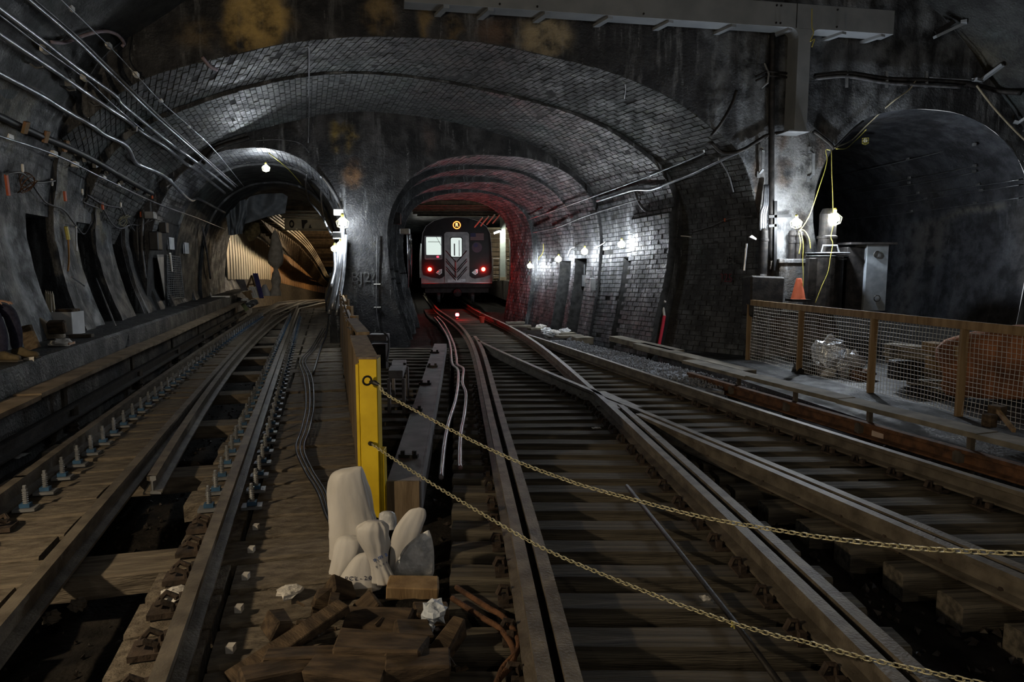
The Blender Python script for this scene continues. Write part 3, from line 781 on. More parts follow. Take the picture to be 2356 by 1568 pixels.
# ---- third rails with cover boards
def third_rail(name, path, label, board_w, board_z, rail_off, board_mat, step, rm_=None):
    t = thing(name, (path[len(path) // 2].x, path[len(path) // 2].y, 0), label, 'third rail')
    low = [p + Vector((0, 0, RH + 0.02 - p.z)) for p in path]
    MB().sweep([(a * 1.15, b) for a, b in RAIL], low).build('contact_rail', rm_ or M_rust, t)
    L = 0.0; seg = []; n = 0
    # the cover is laid in lengths with small gaps
    pts = resamp(path, 61); cuts = list(range(0, 61, 12))
    for a, b in zip(cuts, cuts[1:]):
        dz = random.uniform(-.012, .012); s = [p + Vector((random.uniform(-.006, .006), 0, board_z + dz - p.z)) for p in pts[a:b + 1]]
        s[-1] = s[-1] + (s[-2] - s[-1]) * 0.04
        MB().sweep([(-board_w / 2, -0.03), (board_w / 2, -0.03), (board_w / 2, 0.018), (-board_w / 2, 0.018)], s).build('cover_board', board_mat, t)
    br = MB(); br.box((0, 0, 0.10), (0.10, 0.09, 0.20)); br.lathe([(0.055, -0.12), (0.07, -0.09), (0.05, -0.06), (0.07, -0.03), (0.05, 0.0), (0.045, 0.02)], n=8); br.box((rail_off * 0.7, 0, 0.14), (0.04, 0.06, board_z - 0.03 + 0.02)); BRK = br.mesh('bracket', M_dust)
    for p in resamp(path, step)[1:-1]: part('bracket', BRK, t, Matrix.Translation(Vector((p.x, p.y, 0.0))))
    return t
M_board = mat('cover_board_wood', (0.13, 0.095, 0.06), (0.25, 0.19, 0.125), 4, 0.9, bump=0.3, bscale=14)
M_boardr = mat('grey_cover_board_wood', (0.10, 0.09, 0.07), (0.21, 0.185, 0.145), 4, 0.9, bump=0.3, bscale=14)
lp = [cpt(y_, -0.66) + Vector((0, 0, 0.5)) for y_ in (2.5, 6, 10, 14, 18, 22, 25.5)]
third_rail('third_rail', lp, 'third rail under a long pale cover board beside the left bench', 0.26, 0.545, -0.12, M_board, 9, M_darkst)
rp = shift(resamp(AR, 60), 0.62, 2.6, 10.6)
third_rail('third_rail', rp, 'rusty third rail under a weathered grey board below the wire fence', 0.27, 0.40, 0.12, M_boardr, 8)

# rocks and litter in the muck
rk = MB()
def rock(mb, p, r, rnd):
    v = []; R_ = Matrix.Rotation(rnd.uniform(0, 3.1), 3, 'X') @ Matrix.Rotation(rnd.uniform(0, 3.1), 3, 'Y')
    for a in ((1, 0, 0), (-1, 0, 0), (0, 1, 0), (0, -1, 0), (0, 0, 0.8), (0, 0, -0.6)):
        v.append(p + R_ @ Vector((a[0] * r * rnd.uniform(.5, 1.2), a[1] * r * rnd.uniform(.5, 1.2), a[2] * r * rnd.uniform(.5, 1.1))))
    mb.add(v, [(0, 2, 4), (2, 1, 4), (1, 3, 4), (3, 0, 4), (2, 0, 5), (1, 2, 5), (3, 1, 5), (0, 3, 5)])
rnd = random.Random(5)
for i in range(5200):
    y_ = 2.2 + 14 * rnd.random() ** 1.6
    u = rnd.uniform(-1.2, 5.6)
    x = u - 0.20 * y_ if u > 1 else u + 0.4 - 0.18 * y_
    if x + 0.27 * y_ < 0.45: continue
    rock(rk, Vector((x, y_, floor_z(x, y_) + 0.01)), rnd.uniform(0.012, 0.045), rnd)
for i in range(900):
    y_ = 2.2 + 10 * rnd.random() ** 1.4; p = cpt(y_, rnd.choice((rnd.uniform(0.5, 1.3), rnd.uniform(-0.65, -0.1))))
    rock(rk, Vector((p.x, p.y, floor_z(p.x, p.y) + 0.012)), rnd.uniform(0.008, 0.03), rnd)
b = rk.build('ballast', mat('wet_ballast', (0.012, 0.010, 0.009), (0.045, 0.035, 0.028), 14, 0.6)); tag(b, 'dark loose ballast and crumbs between the ties', 'ballast', kind='stuff')
# pale gravel right of the turnout
gr = MB()
for i in range(2600):
    t = rnd.random(); y_ = 9.6 + 6.0 * t; x0 = x_at(AR, y_) + 0.1; x1 = x0 + 1.0 - 0.3 * t
    x = rnd.uniform(x0 + 0.05, x1); rock(gr, Vector((x, y_, 0.15 + 0.03 * nz((x, y_, 2), 3))), rnd.uniform(0.012, 0.035), rnd)
pts = [Vector((x_at(AR, y_) + 0.1, y_, 0.14)) for y_ in (9.4, 11, 13, 15.8)] + [Vector((x_at(AR, y_) + w, y_, 0.14)) for y_, w in ((15.8, 0.6), (13, 0.95), (11, 1.0), (9.4, 0.5))]
gr.prism(pts, (0, 0, -0.3))
tag(gr.build('gravel', mat('pale_gravel', (0.13, 0.137, 0.15), (0.27, 0.28, 0.30), 18, 0.9)), 'pale grey gravel heaped between the right rail and brick wall', 'gravel', kind='stuff')
# ================================================================ CENTRE: BARRIER, POST, CHAINS, SACKS, WOOD PILE
BX = lambda y_: 0.28 - 0.265 * y_ - 0.02
bdir = Vector((-0.265, 1, 0)).normalized(); bn = Vector((1, 0.265, 0)).normalized()
barrier = thing('plank_barrier', (BX(10), 10, 0), 'long brown plank barrier running from the yellow post to the pier', 'barrier')
y = 5.25; i = 0
while y < 16.0:
    w = random.uniform(0.17, 0.26); h = 1.16 + random.uniform(-.05, .05) + (0.12 if y > 13.5 else 0)
    if not (8.3 < y < 8.7):
        c = Vector((BX(y), y, h / 2 - 0.03)) - bn * 0.05
        MB().box(c, (0.025, w, h), math.atan2(0.265, 1) + random.uniform(-.015, .015), 0, random.uniform(-.012, .012)).build('plank', M_lumberd, barrier)
    y += w + random.uniform(0.004, 0.02)
for (ya, yb, z) in ((5.2, 9.6, 1.10), (9.6, 13.2, 1.08), (13.2, 16.2, 1.14), (5.2, 10, 0.35), (10, 16, 0.35)):
    MB().beam(Vector((BX(ya), ya, z)) + bn * 0.02, Vector((BX(yb), yb, z)) + bn * 0.02, 0.04, 0.09).build('rail_board', M_lumber, barrier)
for y in (7.4, 9.6, 11.8, 14.0, 16.1):
    MB().box(Vector((BX(y), y, 0.58)) + bn * 0.06, (0.09, 0.09, 1.2), -0.26).build('post', M_lumber, barrier)
MB().box(Vector((BX(5.9), 5.9, 1.19)) + bn * 0.0, (0.16, 1.6, 0.03), 0.26).build('cap_board', M_lumberd, barrier)
MB().box(Vector((BX(7.9), 7.9, 1.19)) + bn * 0.03, (0.13, 1.9, 0.03), 0.29).build('cap_board', M_lumberd, barrier)

# yellow post
tl_ = P(824, 826, 5.05); br_ = P(866, 826, 5.05)
yp = thing('bollard_post', ((tl_.x + br_.x) / 2, 5.13, 0), 'bright yellow square wooden post holding the two chains', 'post')
w = br_.x - tl_.x
MB().box(((tl_.x + br_.x) / 2 + 0.002, 5.13, tl_.z / 2 - 0.02), (w, 0.15, tl_.z + 0.04)).build('post_body', M_yellow, yp, bevel=0.006)
MB().box((tl_.x - 0.012, 5.13, tl_.z / 2 - 0.03), (0.024, 0.15, tl_.z - 0.02)).build('side_strip', M_yellow, yp, bevel=0.003)
MB().box((br_.x + 0.018, 5.14, 0.23), (0.034, 0.1, 0.52)).build('side_strip', M_yellow, yp, bevel=0.003)
MB().box(((tl_.x + br_.x) / 2, 5.13, tl_.z + 0.006), (w + 0.004, 0.154, 0.014)).build('end_grain_cap', M_lumberd, yp)
def torus(c, R, r, rot, n=14, m=6):
    mb = MB(); v = []; f = []
    for i in range(n):
        a = 2 * math.pi * i / n
        for j in range(m):
            b = 2 * math.pi * j / m
            v.append(Vector(c) + rot @ Vector(((R + r * math.cos(b)) * math.cos(a), r * math.sin(b), (R + r * math.cos(b)) * math.sin(a))))
    for i in range(n):
        for j in range(m): f.append((i * m + j, i * m + (j + 1) % m, ((i + 1) % n) * m + (j + 1) % m, ((i + 1) % n) * m + j))
    return mb.add(v, f)
rg = P(845, 875, 5.0)
torus(rg, 0.032, 0.008, Matrix.Rotation(0.5, 3, 'Z')).build('eye_ring', M_black, yp)
o = MB(); o.tube([P(852, 878, 5.02), P(862, 880, 4.99), P(872, 885, 4.97)], [0.012, 0.02, 0.01], 8); o.build('eye_bolt', M_black, yp)
MB().tube([P(851, 1019, 5.06), P(853, 1020, 5.02), P(856, 1022, 5.0)], [0.016, 0.018, 0.01], 8).build('eye_bolt', M_darkst, yp)

# chains: every link is a part
M_chain = mat('chain_zinc_yellow', (0.42, 0.38, 0.22), (0.60, 0.55, 0.36), 30, 0.38, metal=0.35)
lk = []
Ls, Rs, rw = 0.0068, 0.0096, 0.0030
for k in range(16):
    a = 2 * math.pi * k / 16; lk.append(Vector((Rs * math.cos(a), 0, Rs * math.sin(a))) + Vector((Ls if math.cos(a) > 0 else -Ls, 0, 0)))
mb = MB(); mb.tube(lk + [lk[0]], rw, 6, cap=False); LINK = mb.mesh('link', M_chain, True)
def on_vplane(px, py, a, b):       # ray meets the vertical plane through plan points a, b
    d = ray(px, py); t = Vector((b[0] - a[0], b[1] - a[1])); n = Vector((t.y, -t.x))
    s = (n.x * a[0] + n.y * a[1]) / (n.x * d.x + n.y * d.y)
    return Vector((d.x * s, d.y * s, CAMZ + d.z * s))
def chain(pxs, a, b, label, end):
    pts = smooth_path([on_vplane(x, y_, a, b) for x, y_ in pxs] + [Vector(end)], 10)
    L = sum((q - p).length for p, q in zip(pts, pts[1:])); n = int(L / 0.0265); pts = resamp(pts, n + 1)
    t = thing('chain', pts[0], label, 'chain')
    for i in range(n):
        p = (pts[i] + pts[i + 1]) / 2; d = (pts[i + 1] - pts[i]).normalized()
        M = d.to_track_quat('X', 'Z').to_matrix().to_4x4()
        M = Matrix.Translation(p) @ M @ Matrix.Rotation((math.pi / 2 if i % 2 else 0) + 0.5 + random.uniform(-.18, .18), 4, 'X')
        part('link', LINK, t, M)
    return t
ca, cb = (rg.x + 0.03, 4.99), (1.73, 2.3)
chain([(872, 886), (891, 908), (974, 954), (1082, 1011), (1197, 1064), (1299, 1102), (1340, 1116), (1442, 1144.5), (1617, 1189), (1800, 1221), (1903, 1237), (2116, 1261), (2356, 1273), (2480, 1275)], ca, cb, 'upper pale yellow chain hooked to the black ring on the yellow post', (2.28, 1.78, 1.04))
chain([(856, 1022), (904, 1054), (965, 1094), (1035, 1137), (1200, 1234), (1280, 1275), (1366, 1312), (1455, 1348), (1547, 1384), (1688, 1433), (1800, 1465), (1834, 1471), (1982, 1511), (2178, 1554), (2330, 1582)], ca, cb, 'lower pale yellow chain sagging from the eye bolt of the yellow post', (2.28, 1.78, 0.60))
ep = thing('bollard_post', (2.32, 1.72, -0.1), 'second yellow post outside the picture where both chains end', 'post')
MB().box((2.34, 1.70, 0.55), (0.14, 0.14, 1.34)).build('post_body', M_yellow, ep, bevel=0.006)
MB().box((2.34, 1.70, 1.226), (0.145, 0.145, 0.014)).build('end_grain_cap', M_lumberd, ep)
kp = on_vplane(1688, 1436, ca, cb)
mb = MB(); mb.tube([kp + Vector((-.01, 0, .012)), kp, kp + Vector((.004, 0, -.02))], 0.004, 5); mb.tube([kp + Vector((.012, 0, .008)), kp, kp + Vector((-.012, 0, -.012))], 0.004, 5)
tag(mb.build('zip_tie', M_cord), 'small yellow tie knotted on the lower chain', 'tie')

# sacks -------------------------------------------------------------------
M_sack = mat('white_woven_sack', (0.46, 0.44, 0.415), (0.60, 0.58, 0.555), 7, 0.6, bump=0.35, bscale=9, spec=0.4, stretch=(1, 1, 0.35))
M_clear = mat('clear_plastic_sack', (0.34, 0.35, 0.36), (0.62, 0.62, 0.62), 14, 0.25, bump=0.6, bscale=24, spec=0.6)
M_ink = mat('blue_black_ink', (0.02, 0.025, 0.05), (0.03, 0.04, 0.09), 8, 0.7)
def blob_px(rows, Y, ratio=0.55, n=20, wr=0.02, dy=0.0, wf=9.0, lean=0.0):
    """body from outline rows (x_left, x_right, y) in picture terms at depth Y, elliptic in plan, wrinkled"""
    rr = []
    m = len(rows)
    for i, (xl, xr, y_) in enumerate(rows):
        a = P(xl, y_, Y); b = P(xr, y_, Y); c = (a + b) / 2; r = (b - a).length / 2
        ring = []
        for k in range(n):
            t = 2 * math.pi * k / n
            q = Vector((c.x + r * math.cos(t), c.y + lean * i / m + max(r, 0.02) * ratio * math.sin(t), c.z))
            cz = q.z
            f1 = 1 - 2.4 * abs(nz((math.cos(t) * 1.9 + Y * 7, math.sin(t) * 1.9 + 2.0 * nz((cz * 1.5, Y, 0)), cz * 1.3)))      # long creases
            f2 = 1 - 2.4 * abs(nz((math.cos(t) * 4.5 + 3, math.sin(t) * 4.5 + cz * 2, cz * 4.0 + Y)))
            w = r * wr * (2.6 * f1 + 1.1 * f2 - 1.6)
            q += Vector((math.cos(t), ratio * math.sin(t), 0)) * w
            ring.append(q)
        rr.append(ring)
    mb = MB(); mb.v = [q for r in rr for q in r]
    mb.f = [(i * n + k, i * n + (k + 1) % n, (i + 1) * n + (k + 1) % n, (i + 1) * n + k) for i in range(m - 1) for k in range(n)] + [tuple(range(n))[::-1], tuple((m - 1) * n + k for k in range(n))]
    return mb
def dens(rows, n=7):
    out = []
    pts = smooth_path([Vector(r) for r in rows], n); return [tuple(p) for p in pts]
SY = 4.25
s1 = tag(blob_px(dens([(818, 832, 1073), (775, 836, 1082), (758, 842, 1100), (753, 852, 1130), (757, 862, 1180), (759, 872, 1230), (757, 880, 1290), (754, 886, 1340), (750, 890, 1385)]), SY, 0.5, 48, 0.03).build('plastic_sack', M_sack, smooth=True), 'tall white woven sack pulled over a stake against the yellow post', 'sack')
s2 = tag(blob_px(dens([(790, 812, 1232), (776, 838, 1240), (768, 842, 1262), (762, 826, 1295), (754, 806, 1330), (746, 782, 1362), (741, 762, 1382), (742, 752, 1392)]), SY - 0.22, 0.5, 40, 0.04).build('plastic_sack', M_sack, smooth=True), 'limp white sack drooping at the left of the sack heap', 'sack')
s3 = tag(blob_px(dens([(846, 852, 1268), (822, 858, 1276), (806, 862, 1292), (792, 866, 1312), (780, 872, 1332), (774, 880, 1350)]), SY - 0.36, 0.55, 40, 0.02).build('plastic_sack', M_sack, smooth=True), 'squat white sack printed with dark lettering at the front of the heap', 'sack')
s4 = tag(blob_px(dens([(842, 880, 1198), (822, 893, 1212), (822, 894, 1232), (830, 896, 1250), (842, 892, 1272), (852, 893, 1296), (856, 904, 1320), (858, 914, 1340)]), SY - 0.40, 0.5, 48, 0.07).build('plastic_sack', M_sack, smooth=True), 'bunched white sack with blue printing in the middle of the heap', 'sack')
s5 = tag(blob_px(dens([(962, 968, 1167), (944, 978, 1172), (928, 980, 1188), (912, 972, 1210), (902, 962, 1235), (898, 948, 1262), (896, 936, 1290), (896, 930, 1320), (897, 926, 1340)]), SY - 0.10, 0.28, 40, 0.03).build('plastic_sack', M_sack, smooth=True), 'upper right white sack corner pointing away from the heap', 'sack')
s6 = tag(blob_px(dens([(982, 988, 1220), (968, 991, 1228), (950, 995, 1242), (930, 998, 1262), (914, 999, 1290), (902, 997, 1315), (898, 988, 1335)]), SY - 0.25, 0.32, 40, 0.03).build('plastic_sack', M_clear, smooth=True), 'translucent white sack at the lower right of the heap', 'sack')
s7 = tag(blob_px(dens([(880, 900, 1176), (874, 910, 1182), (872, 914, 1198), (872, 912, 1215)]), SY - 0.05, 0.6, 16, 0.06).build('plastic_sack', M_clear, smooth=True), 'small crumpled clear plastic bag behind the middle sack', 'sack')
def text_on(txt, o_par, px, py, Y, h, rot=0.0, name='printed_lettering', m=None, depth=0.001, yaw=0.0):
    cu = bpy.data.curves.new('txt', 'FONT'); cu.body = txt; cu.size = h; cu.extrude = depth; cu.align_x = 'CENTER'; cu.align_y = 'CENTER'
    tmp = bpy.data.objects.new('txt', cu); COL.objects.link(tmp)
    dg = bpy.context.evaluated_depsgraph_get(); me = bpy.data.meshes.new_from_object(tmp.evaluated_get(dg)); COL.objects.unlink(tmp); bpy.data.objects.remove(tmp)
    me.materials.clear(); me.materials.append(m or M_ink); me.name = name
    p = P(px, py, Y) if px is not None else Vector(Y)
    M = Matrix.Translation(p) @ Matrix.Rotation(yaw, 4, 'Z') @ Matrix.Rotation(math.pi / 2, 4, 'X') @ Matrix.Rotation(rot, 4, 'Z')
    return part(name, me, o_par, M)
def front_y(o, px, py):
    org = Vector(o['_w']); d = ray(px, py).normalized()
    b = BVHTree.FromPolygons([v.co + org for v in o.data.vertices], [list(p.vertices) for p in o.data.polygons])
    h = b.ray_cast(Vector((0, 0, CAMZ)), d); return h[0].y - 0.004 if h[0] else SY - 0.5
def letters(o, txt, px, py, dx, h, rot, m):
    for i, ch in enumerate(txt):
        if ch == ' ': continue
        x = px + dx * i; y_ = py - math.tan(rot) * dx * i
        text_on(ch, o, x, y_, front_y(o, x, y_), h, rot, m=m)
letters(s3, 'ECL-20', 797, 1331, 11.0, 0.036, 0.03, M_ink)
M_inkb = mat('blue_ink', (0.03, 0.07, 0.2), (0.05, 0.1, 0.28), 8, 0.7)
letters(s4, 'nma', 862, 1287, 13, 0.04, 0.45, M_inkb)
letters(s4, 'fixy', 866, 1304, 8, 0.022, 0.45, M_ink)

# wood pile under the sacks: every block is its own thing
def block(px, py, Y, size, rz, rx=0.0, ry=0.0, label='', m=None, name='wood_block'):
    c = P(px, py, Y)
    bm_ = MB().box((0, 0, 0), size, 0, 0, 0, jit=min(size) * 0.16)
    o = bpy.data.objects.new(name, bm_.mesh(name, m or M_wood)); COL.objects.link(o)
    o.matrix_world = Matrix.Translation(c) @ Matrix.Rotation(rz, 4, 'Z') @ Matrix.Rotation(ry, 4, 'Y') @ Matrix.Rotation(rx, 4, 'X')
    o['_w'] = tuple(c); bpy.context.view_layer.update()
    bm2 = bmesh.new(); bm2.from_mesh(o.data); bmesh.ops.bevel(bm2, geom=list(bm2.edges), offset=min(size) * 0.08, segments=1, affect='EDGES'); bm2.to_mesh(o.data); bm2.free()
    return tag(o, label, 'wood block')
block(950, 1352, 3.75, (0.29, 0.16, 0.085), 0.06, label='long brown timber block supporting the sacks', m=M_lumber)
PILE = [(780, 1362, 3.72, (0.16, 0.12, 0.12), 0.6, 0.3, 0.5, 'dark wooden chock leaning at the foot of the drooping sack'),
 (738, 1395, 3.6, (0.10, 0.14, 0.16), 0.3, 0.2, 0.35, 'small dark wooden wedge left of the leaning chock'),
 (758, 1420, 3.5, (0.05, 0.12, 0.24), 0.2, 0.0, 0.25, 'narrow upright timber offcut at the left of the pile'),
 (850, 1398, 3.55, (0.13, 0.13, 0.10), 0.5, 0.4, -0.6, 'split brown timber end below the long block'),
 (868, 1440, 3.35, (0.34, 0.18, 0.12), -0.1, 0.1, 0.08, 'wide weathered timber in the middle of the pile'),
 (670, 1475, 3.1, (0.10, 0.62, 0.055), -0.75, 0.22, 0.0, 'long grey brown board slanting down the left of the pile'),
 (640, 1440, 3.2, (0.10, 0.12, 0.11), 0.8, 0.2, 0.3, 'black wooden block on top of the slanting board'),
 (700, 1520, 2.98, (0.38, 0.14, 0.11), 0.15, 0.0, 0.06, 'brown timber lying at the bottom left of the pile'),
 (880, 1505, 3.02, (0.42, 0.18, 0.13), -0.05, 0.05, -0.05, 'thick dark timber lying at the bottom of the pile'),
 (945, 1460, 3.2, (0.2, 0.14, 0.12), 0.3, 0.15, 0.2, 'short dark brown block right of the wide timber'),
 (1020, 1492, 3.1, (0.09, 0.30, 0.10), -0.4, 0.35, 0.2, 'pale ended timber stub at the right edge of the pile'),
 (960, 1540, 2.9, (0.3, 0.14, 0.11), 0.25, 0.0, 0.1, 'dark timber at the lower right of the pile'),
 (800, 1555, 2.85, (0.36, 0.15, 0.12), -0.12, 0.0, 0.0, 'dark brown timber at the lower middle edge of the pile'),
 (640, 1560, 2.85, (0.32, 0.12, 0.10), 0.5, 0.0, 0.1, 'weathered timber at the lower left edge of the pile'),
 (990, 1415, 3.45, (0.18, 0.12, 0.1), 0.2, 0.0, 0.1, 'dark low block under the right end of the long block')]
for px, py, Y, size, rz, rx, ry, lab in PILE: block(px, py, Y, size, rz, rx, ry, lab)
sp_ = MB(); rs = random.Random(12)
for i in range(110):
    c = Vector((rs.uniform(-1.2, -0.25), rs.uniform(2.5, 3.5), 0)); c.x -= 0.05 * (c.y - 3); c.z = rs.uniform(0.0, 0.09)
    sp_.box(c, (rs.uniform(.008, .03), rs.uniform(.03, .11), rs.uniform(.006, .02)), rs.uniform(0, 3.1), rs.uniform(-.5, .5), rs.uniform(-.4, .4), jit=0.004)
tag(sp_.build('wood_splinters', M_wood), 'dark splinters and chips scattered over the timber pile', 'splinters', kind='stuff')
mnd = MB(); rows = []
for i in range(22):
    r = []
    for j in range(22):
        x = -1.35 + 1.25 * j / 21; y_ = 2.5 + 1.6 * i / 21
        e = min(i, 21 - i, j, 21 - j) / 5.0
        r.append(Vector((x - 0.05 * (y_ - 3), y_, -0.2 + 0.2 * min(1, e) + 0.05 * nz((x * 4, y_ * 4, 2)))))
    rows.append(r)
tag(mnd.grid(rows).build('dirt_heap', M_floor, smooth=True), 'dark dirt heap under the scrap timber pile', 'dirt', kind='stuff')
M_paper = mat('crumpled_paper', (0.5, 0.47, 0.43), (0.62, 0.6, 0.56), 12, 0.8, bump=0.5, bscale=40)
M_bluew = mat('blue_white_wrapper', (0.45, 0.5, 0.56), (0.6, 0.64, 0.7), 12, 0.5, bump=0.6, bscale=40)
def crumple(name, px, py, Y, w, h, label, m, seed=0, cat='litter', d=None, zfloor=None):
    rnd_ = random.Random(seed); rows = []
    n = 9
    c = P(px, py, Y)
    for i in range(n):
        t = math.pi * i / (n - 1); r = []
        for k in range(12):
            a = 2 * math.pi * k / 12
            q = Vector((math.sin(t) * math.cos(a) * w / 2, math.sin(t) * math.sin(a) * (d or w) / 2, math.cos(t) * h / 2))
            q *= 1 + 0.55 * nz(q * (3.5 / max(w, h)) + Vector((seed * 3.1, 0, 0)), 1.4) + rnd_.uniform(-.08, .08)
            r.append(c + q)
        rows.append(r + [r[0]])
    return tag(MB().grid(rows).build(name, m, smooth=m in (M_black, M_rust, M_floor)), label, cat)
crumple('plastic_wrapper', 1000, 1405, 3.35, 0.13, 0.10, 'white and blue crumpled wrapper on the right of the timber pile', M_bluew, 3)
crumple('plastic_wrapper', 985, 1445, 3.25, 0.06, 0.05, 'torn blue white wrapper scrap beside the larger wrapper', M_bluew, 5)
crumple('paper_scrap', 664, 1360, G(664, 1360, 0.05).y, 0.14, 0.05, 'crumpled white paper on the dusty planks left of the sacks', M_paper, 8)
crumple('paper_scrap', 398, 1368, G(398, 1368, 0.07).y, 0.16, 0.06, 'pale paper scrap tucked beside the right rail clip', M_paper, 9)
def flat_scrap(px, py, z, w, h, rz, label, m, name='paper_scrap'):
    p = G(px, py, z); mb = MB(); n = 4
    rows = [[p + Matrix.Rotation(rz, 3, 'Z') @ Vector(((i / n - .5) * w, (j / n - .5) * h, 0.006 + 0.012 * nz((i * .7, j * .7, px * .1)))) for i in range(n + 1)] for j in range(n + 1)]
    up = [[q + Vector((0, 0, .003)) for q in r] for r in rows]
    mb.grid(rows); mb.grid(up); return tag(mb.build(name, m), label, 'litter')
flat_scrap(1623, 1378, 0.045, 0.05, 0.06, 0.2, 'small square white paper tag on a tie between the right rails', M_paper)
flat_scrap(60, 980, 0.04, 0.4, 0.2, 0.5, 'torn brown paper on the ground near the left rail', mat('brown_paper', (0.2, 0.14, 0.09), (0.3, 0.22, 0.15), 6, 0.9))
flat_scrap(20, 1050, 0.04, 0.3, 0.2, 0.1, 'crumpled clear film on the planks at the left edge', M_clear, 'plastic_film')
flat_scrap(1372, 985, 0.045, 0.1, 0.06, 0.3, 'small dry leaf of paper on a tie before the frog', M_paper)
for (px, py, lab) in ((90, 990, 'small white rag beside the left rail'), (35, 1000, 'pale litter ball at the left edge below the cover board'), (180, 1390, 'pale stone in the dark trough of the left track'), (120, 1420, 'rounded pale lump in the foreground trough')):
    crumple('litter_lump', px, py, G(px, py, -0.05).y, 0.09, 0.07, lab, M_paper if py < 1100 else M_dust, px)

# grey cover plate beside the turnout, with bolted brackets
M_plate = mat('grey_purple_plate', (0.10, 0.09, 0.092), (0.19, 0.175, 0.175), 4, 0.7, bump=0.2)
cv = thing('cable_trough_cover', G(960, 950, 0), 'long grey steel trough cover with bolted straps beside the hoses', 'trough cover')
zt = 0.22
a0, a1, b0, b1 = G(890, 1105, zt), G(965, 1105, zt), G(999, 790, zt), G(1026, 790, zt)
mb = MB(); mb.prism([a0, a1, b1, b0], (0, 0, -0.05)); mb.build('cover_plate', M_plate, cv, bevel=0.004)
MB().prism([a1, a1 + Vector((0.015, 0, 0)), b1 + Vector((0.015, 0, 0)), b1], (0, 0, -0.3)).build('side_plate', M_plate, cv)
MB().prism([a0, a1, a1 + Vector((0, -.02, 0)), a0 + Vector((0, -.02, 0))], (0, 0, -0.34)).build('end_plate', M_lumberd, cv)
for px, py in ((1000, 810), (995, 842), (978, 882), (955, 942), (940, 1048)):
    p = G(px, py, zt + 0.02); mb = MB(); mb.box(p, (0.17, 0.05, 0.03), -0.1); mb.box(p + Vector((-0.05, 0, 0.03)), (0.035, 0.035, 0.035)); mb.box(p + Vector((0.05, 0, 0.03)), (0.035, 0.035, 0.035)); mb.build('strap', M_darkst, cv)
# small junction box on legs beside the barrier
jb = thing('junction_box', G(918, 870, 0), 'small grey bench shaped junction box between barrier and trough cover', 'junction box')
q = [P(893, 858, 8.6), P(927, 858, 8.6), P(935, 822, 9.6), P(903, 822, 9.6)]
zt = sum(v.z for v in q) / 4
q = [Vector((v.x, v.y, zt)) for v in q]
MB().prism(q, (0, 0, -0.1)).build('lid', M_plate, jb, bevel=0.008)
for v in q: MB().beam(Vector((v.x * 0.995, v.y, zt - 0.1)), Vector((v.x * 0.995, v.y, -0.1)), 0.04, 0.04).build('leg', M_plate, jb)
for v in q[:2]: MB().lathe([(0.02, 0), (0.02, 0.03)], c=((v.x + q[3 if v is q[0] else 2].x) / 2, (v.y + q[3 if v is q[0] else 2].y) / 2, zt), n=6).build('bolt', M_darkst, jb)
jb2 = thing('signal_box', G(872, 790, 0), 'grey lidded signal box by the pier behind the barrier', 'signal box')
c = P(872, 775, 12.5); MB().box(c, (0.34, 0.3, 0.12)).build('lid', M_plate, jb2, bevel=0.01)
MB().box((c.x, c.y, c.z / 2 - 0.1), (0.28, 0.25, c.z - 0.05)).build('case', M_darkst, jb2); 
MB().tube(smooth_path([P(884, 765, 12.4), P(893, 775, 12.3), P(895, 800, 12.2), P(890, 830, 12.0)], 5), 0.02, 6).build('cable', M_cable, jb2)

# two hoses along the curved rail
M_hose = mat('red_grey_hose', (0.14, 0.12, 0.125), (0.30, 0.27, 0.28), 5, 0.35, stretch=(1, 1, 1), bump=0.1)
def hose(pxs, r, z, name, label, m, cat='hose'):
    pts = smooth_path([G(x, y_, z + (dz[0] if dz else 0)) for x, y_, *dz in pxs], 7)
    return tag(MB().tube(pts, r, 7).build(name, m, smooth=True), label, cat)
hose([(1000, 730), (1012, 745), (1030, 775), (1037, 800), (1040, 835), (1053, 850), (1054, 880), (1048, 920), (1034, 965), (1024, 1010), (1017, 1070), (1015, 1098)], 0.022, 0.08, 'hose', 'left grey hose snaking beside the trough cover', M_hose)
hose([(1006, 728), (1022, 745), (1042, 785), (1050, 820), (1052, 838), (1066, 848), (1064, 880), (1072, 905), (1069, 950), (1060, 1000), (1058, 1060), (1059, 1076)], 0.022, 0.08, 'hose', 'right reddish hose nearer the curved rail', mat('dull_red_hose', (0.16, 0.07, 0.07), (0.26, 0.16, 0.16), 3, 0.4))
# three black cables on the left deck
for i, dx in enumerate((0, 9, 18)):
    hose([(742 + dx * .6, 755), (715 + dx * .6, 800), (690 + dx * .7, 830), (700 + dx, 870), (704 + dx, 930), (694 + dx, 985), (681 + dx, 1030), (700 + dx, 1080), (730 + dx, 1130), (748 + dx * .8, 1180), (760 + dx * .5, 1205)], 0.011, 0.07, 'cable', ['leftmost', 'middle', 'rightmost'][i] + ' of three black cables curling over the left deck planks', M_black, 'cable')
hose([(760, 700), (752, 760), (738, 800), (720, 860)], 0.02, 0.08, 'cable', 'black cable hanging from the pier to the left deck', M_black, 'cable')
# cable loops lower right of the pile
for i, o_ in enumerate(((1050, 1350), (1040, 1375))):
    a, b = o_
    hose([(a, b), (a + 70, b + 45), (a + 110, b + 70), (a + 140, b + 115), (a + 138, b + 150), (a + 105, b + 190), (a + 90, b + 240)], 0.016, 0.05, 'cable', ['upper', 'lower'][i] + ' brown cable looping beside the timber pile and curved rail', M_rust, 'cable')
# steel rod between the right rails
tag(MB().tube([G(x, y_, 0.07) for x, y_ in ((1442, 1117), (1560, 1265), (1690, 1430), (1800, 1580))], 0.016, 7).build('steel_rod', M_darkst, smooth=True), 'long dark steel rod lying across the ties between the rails', 'rod')
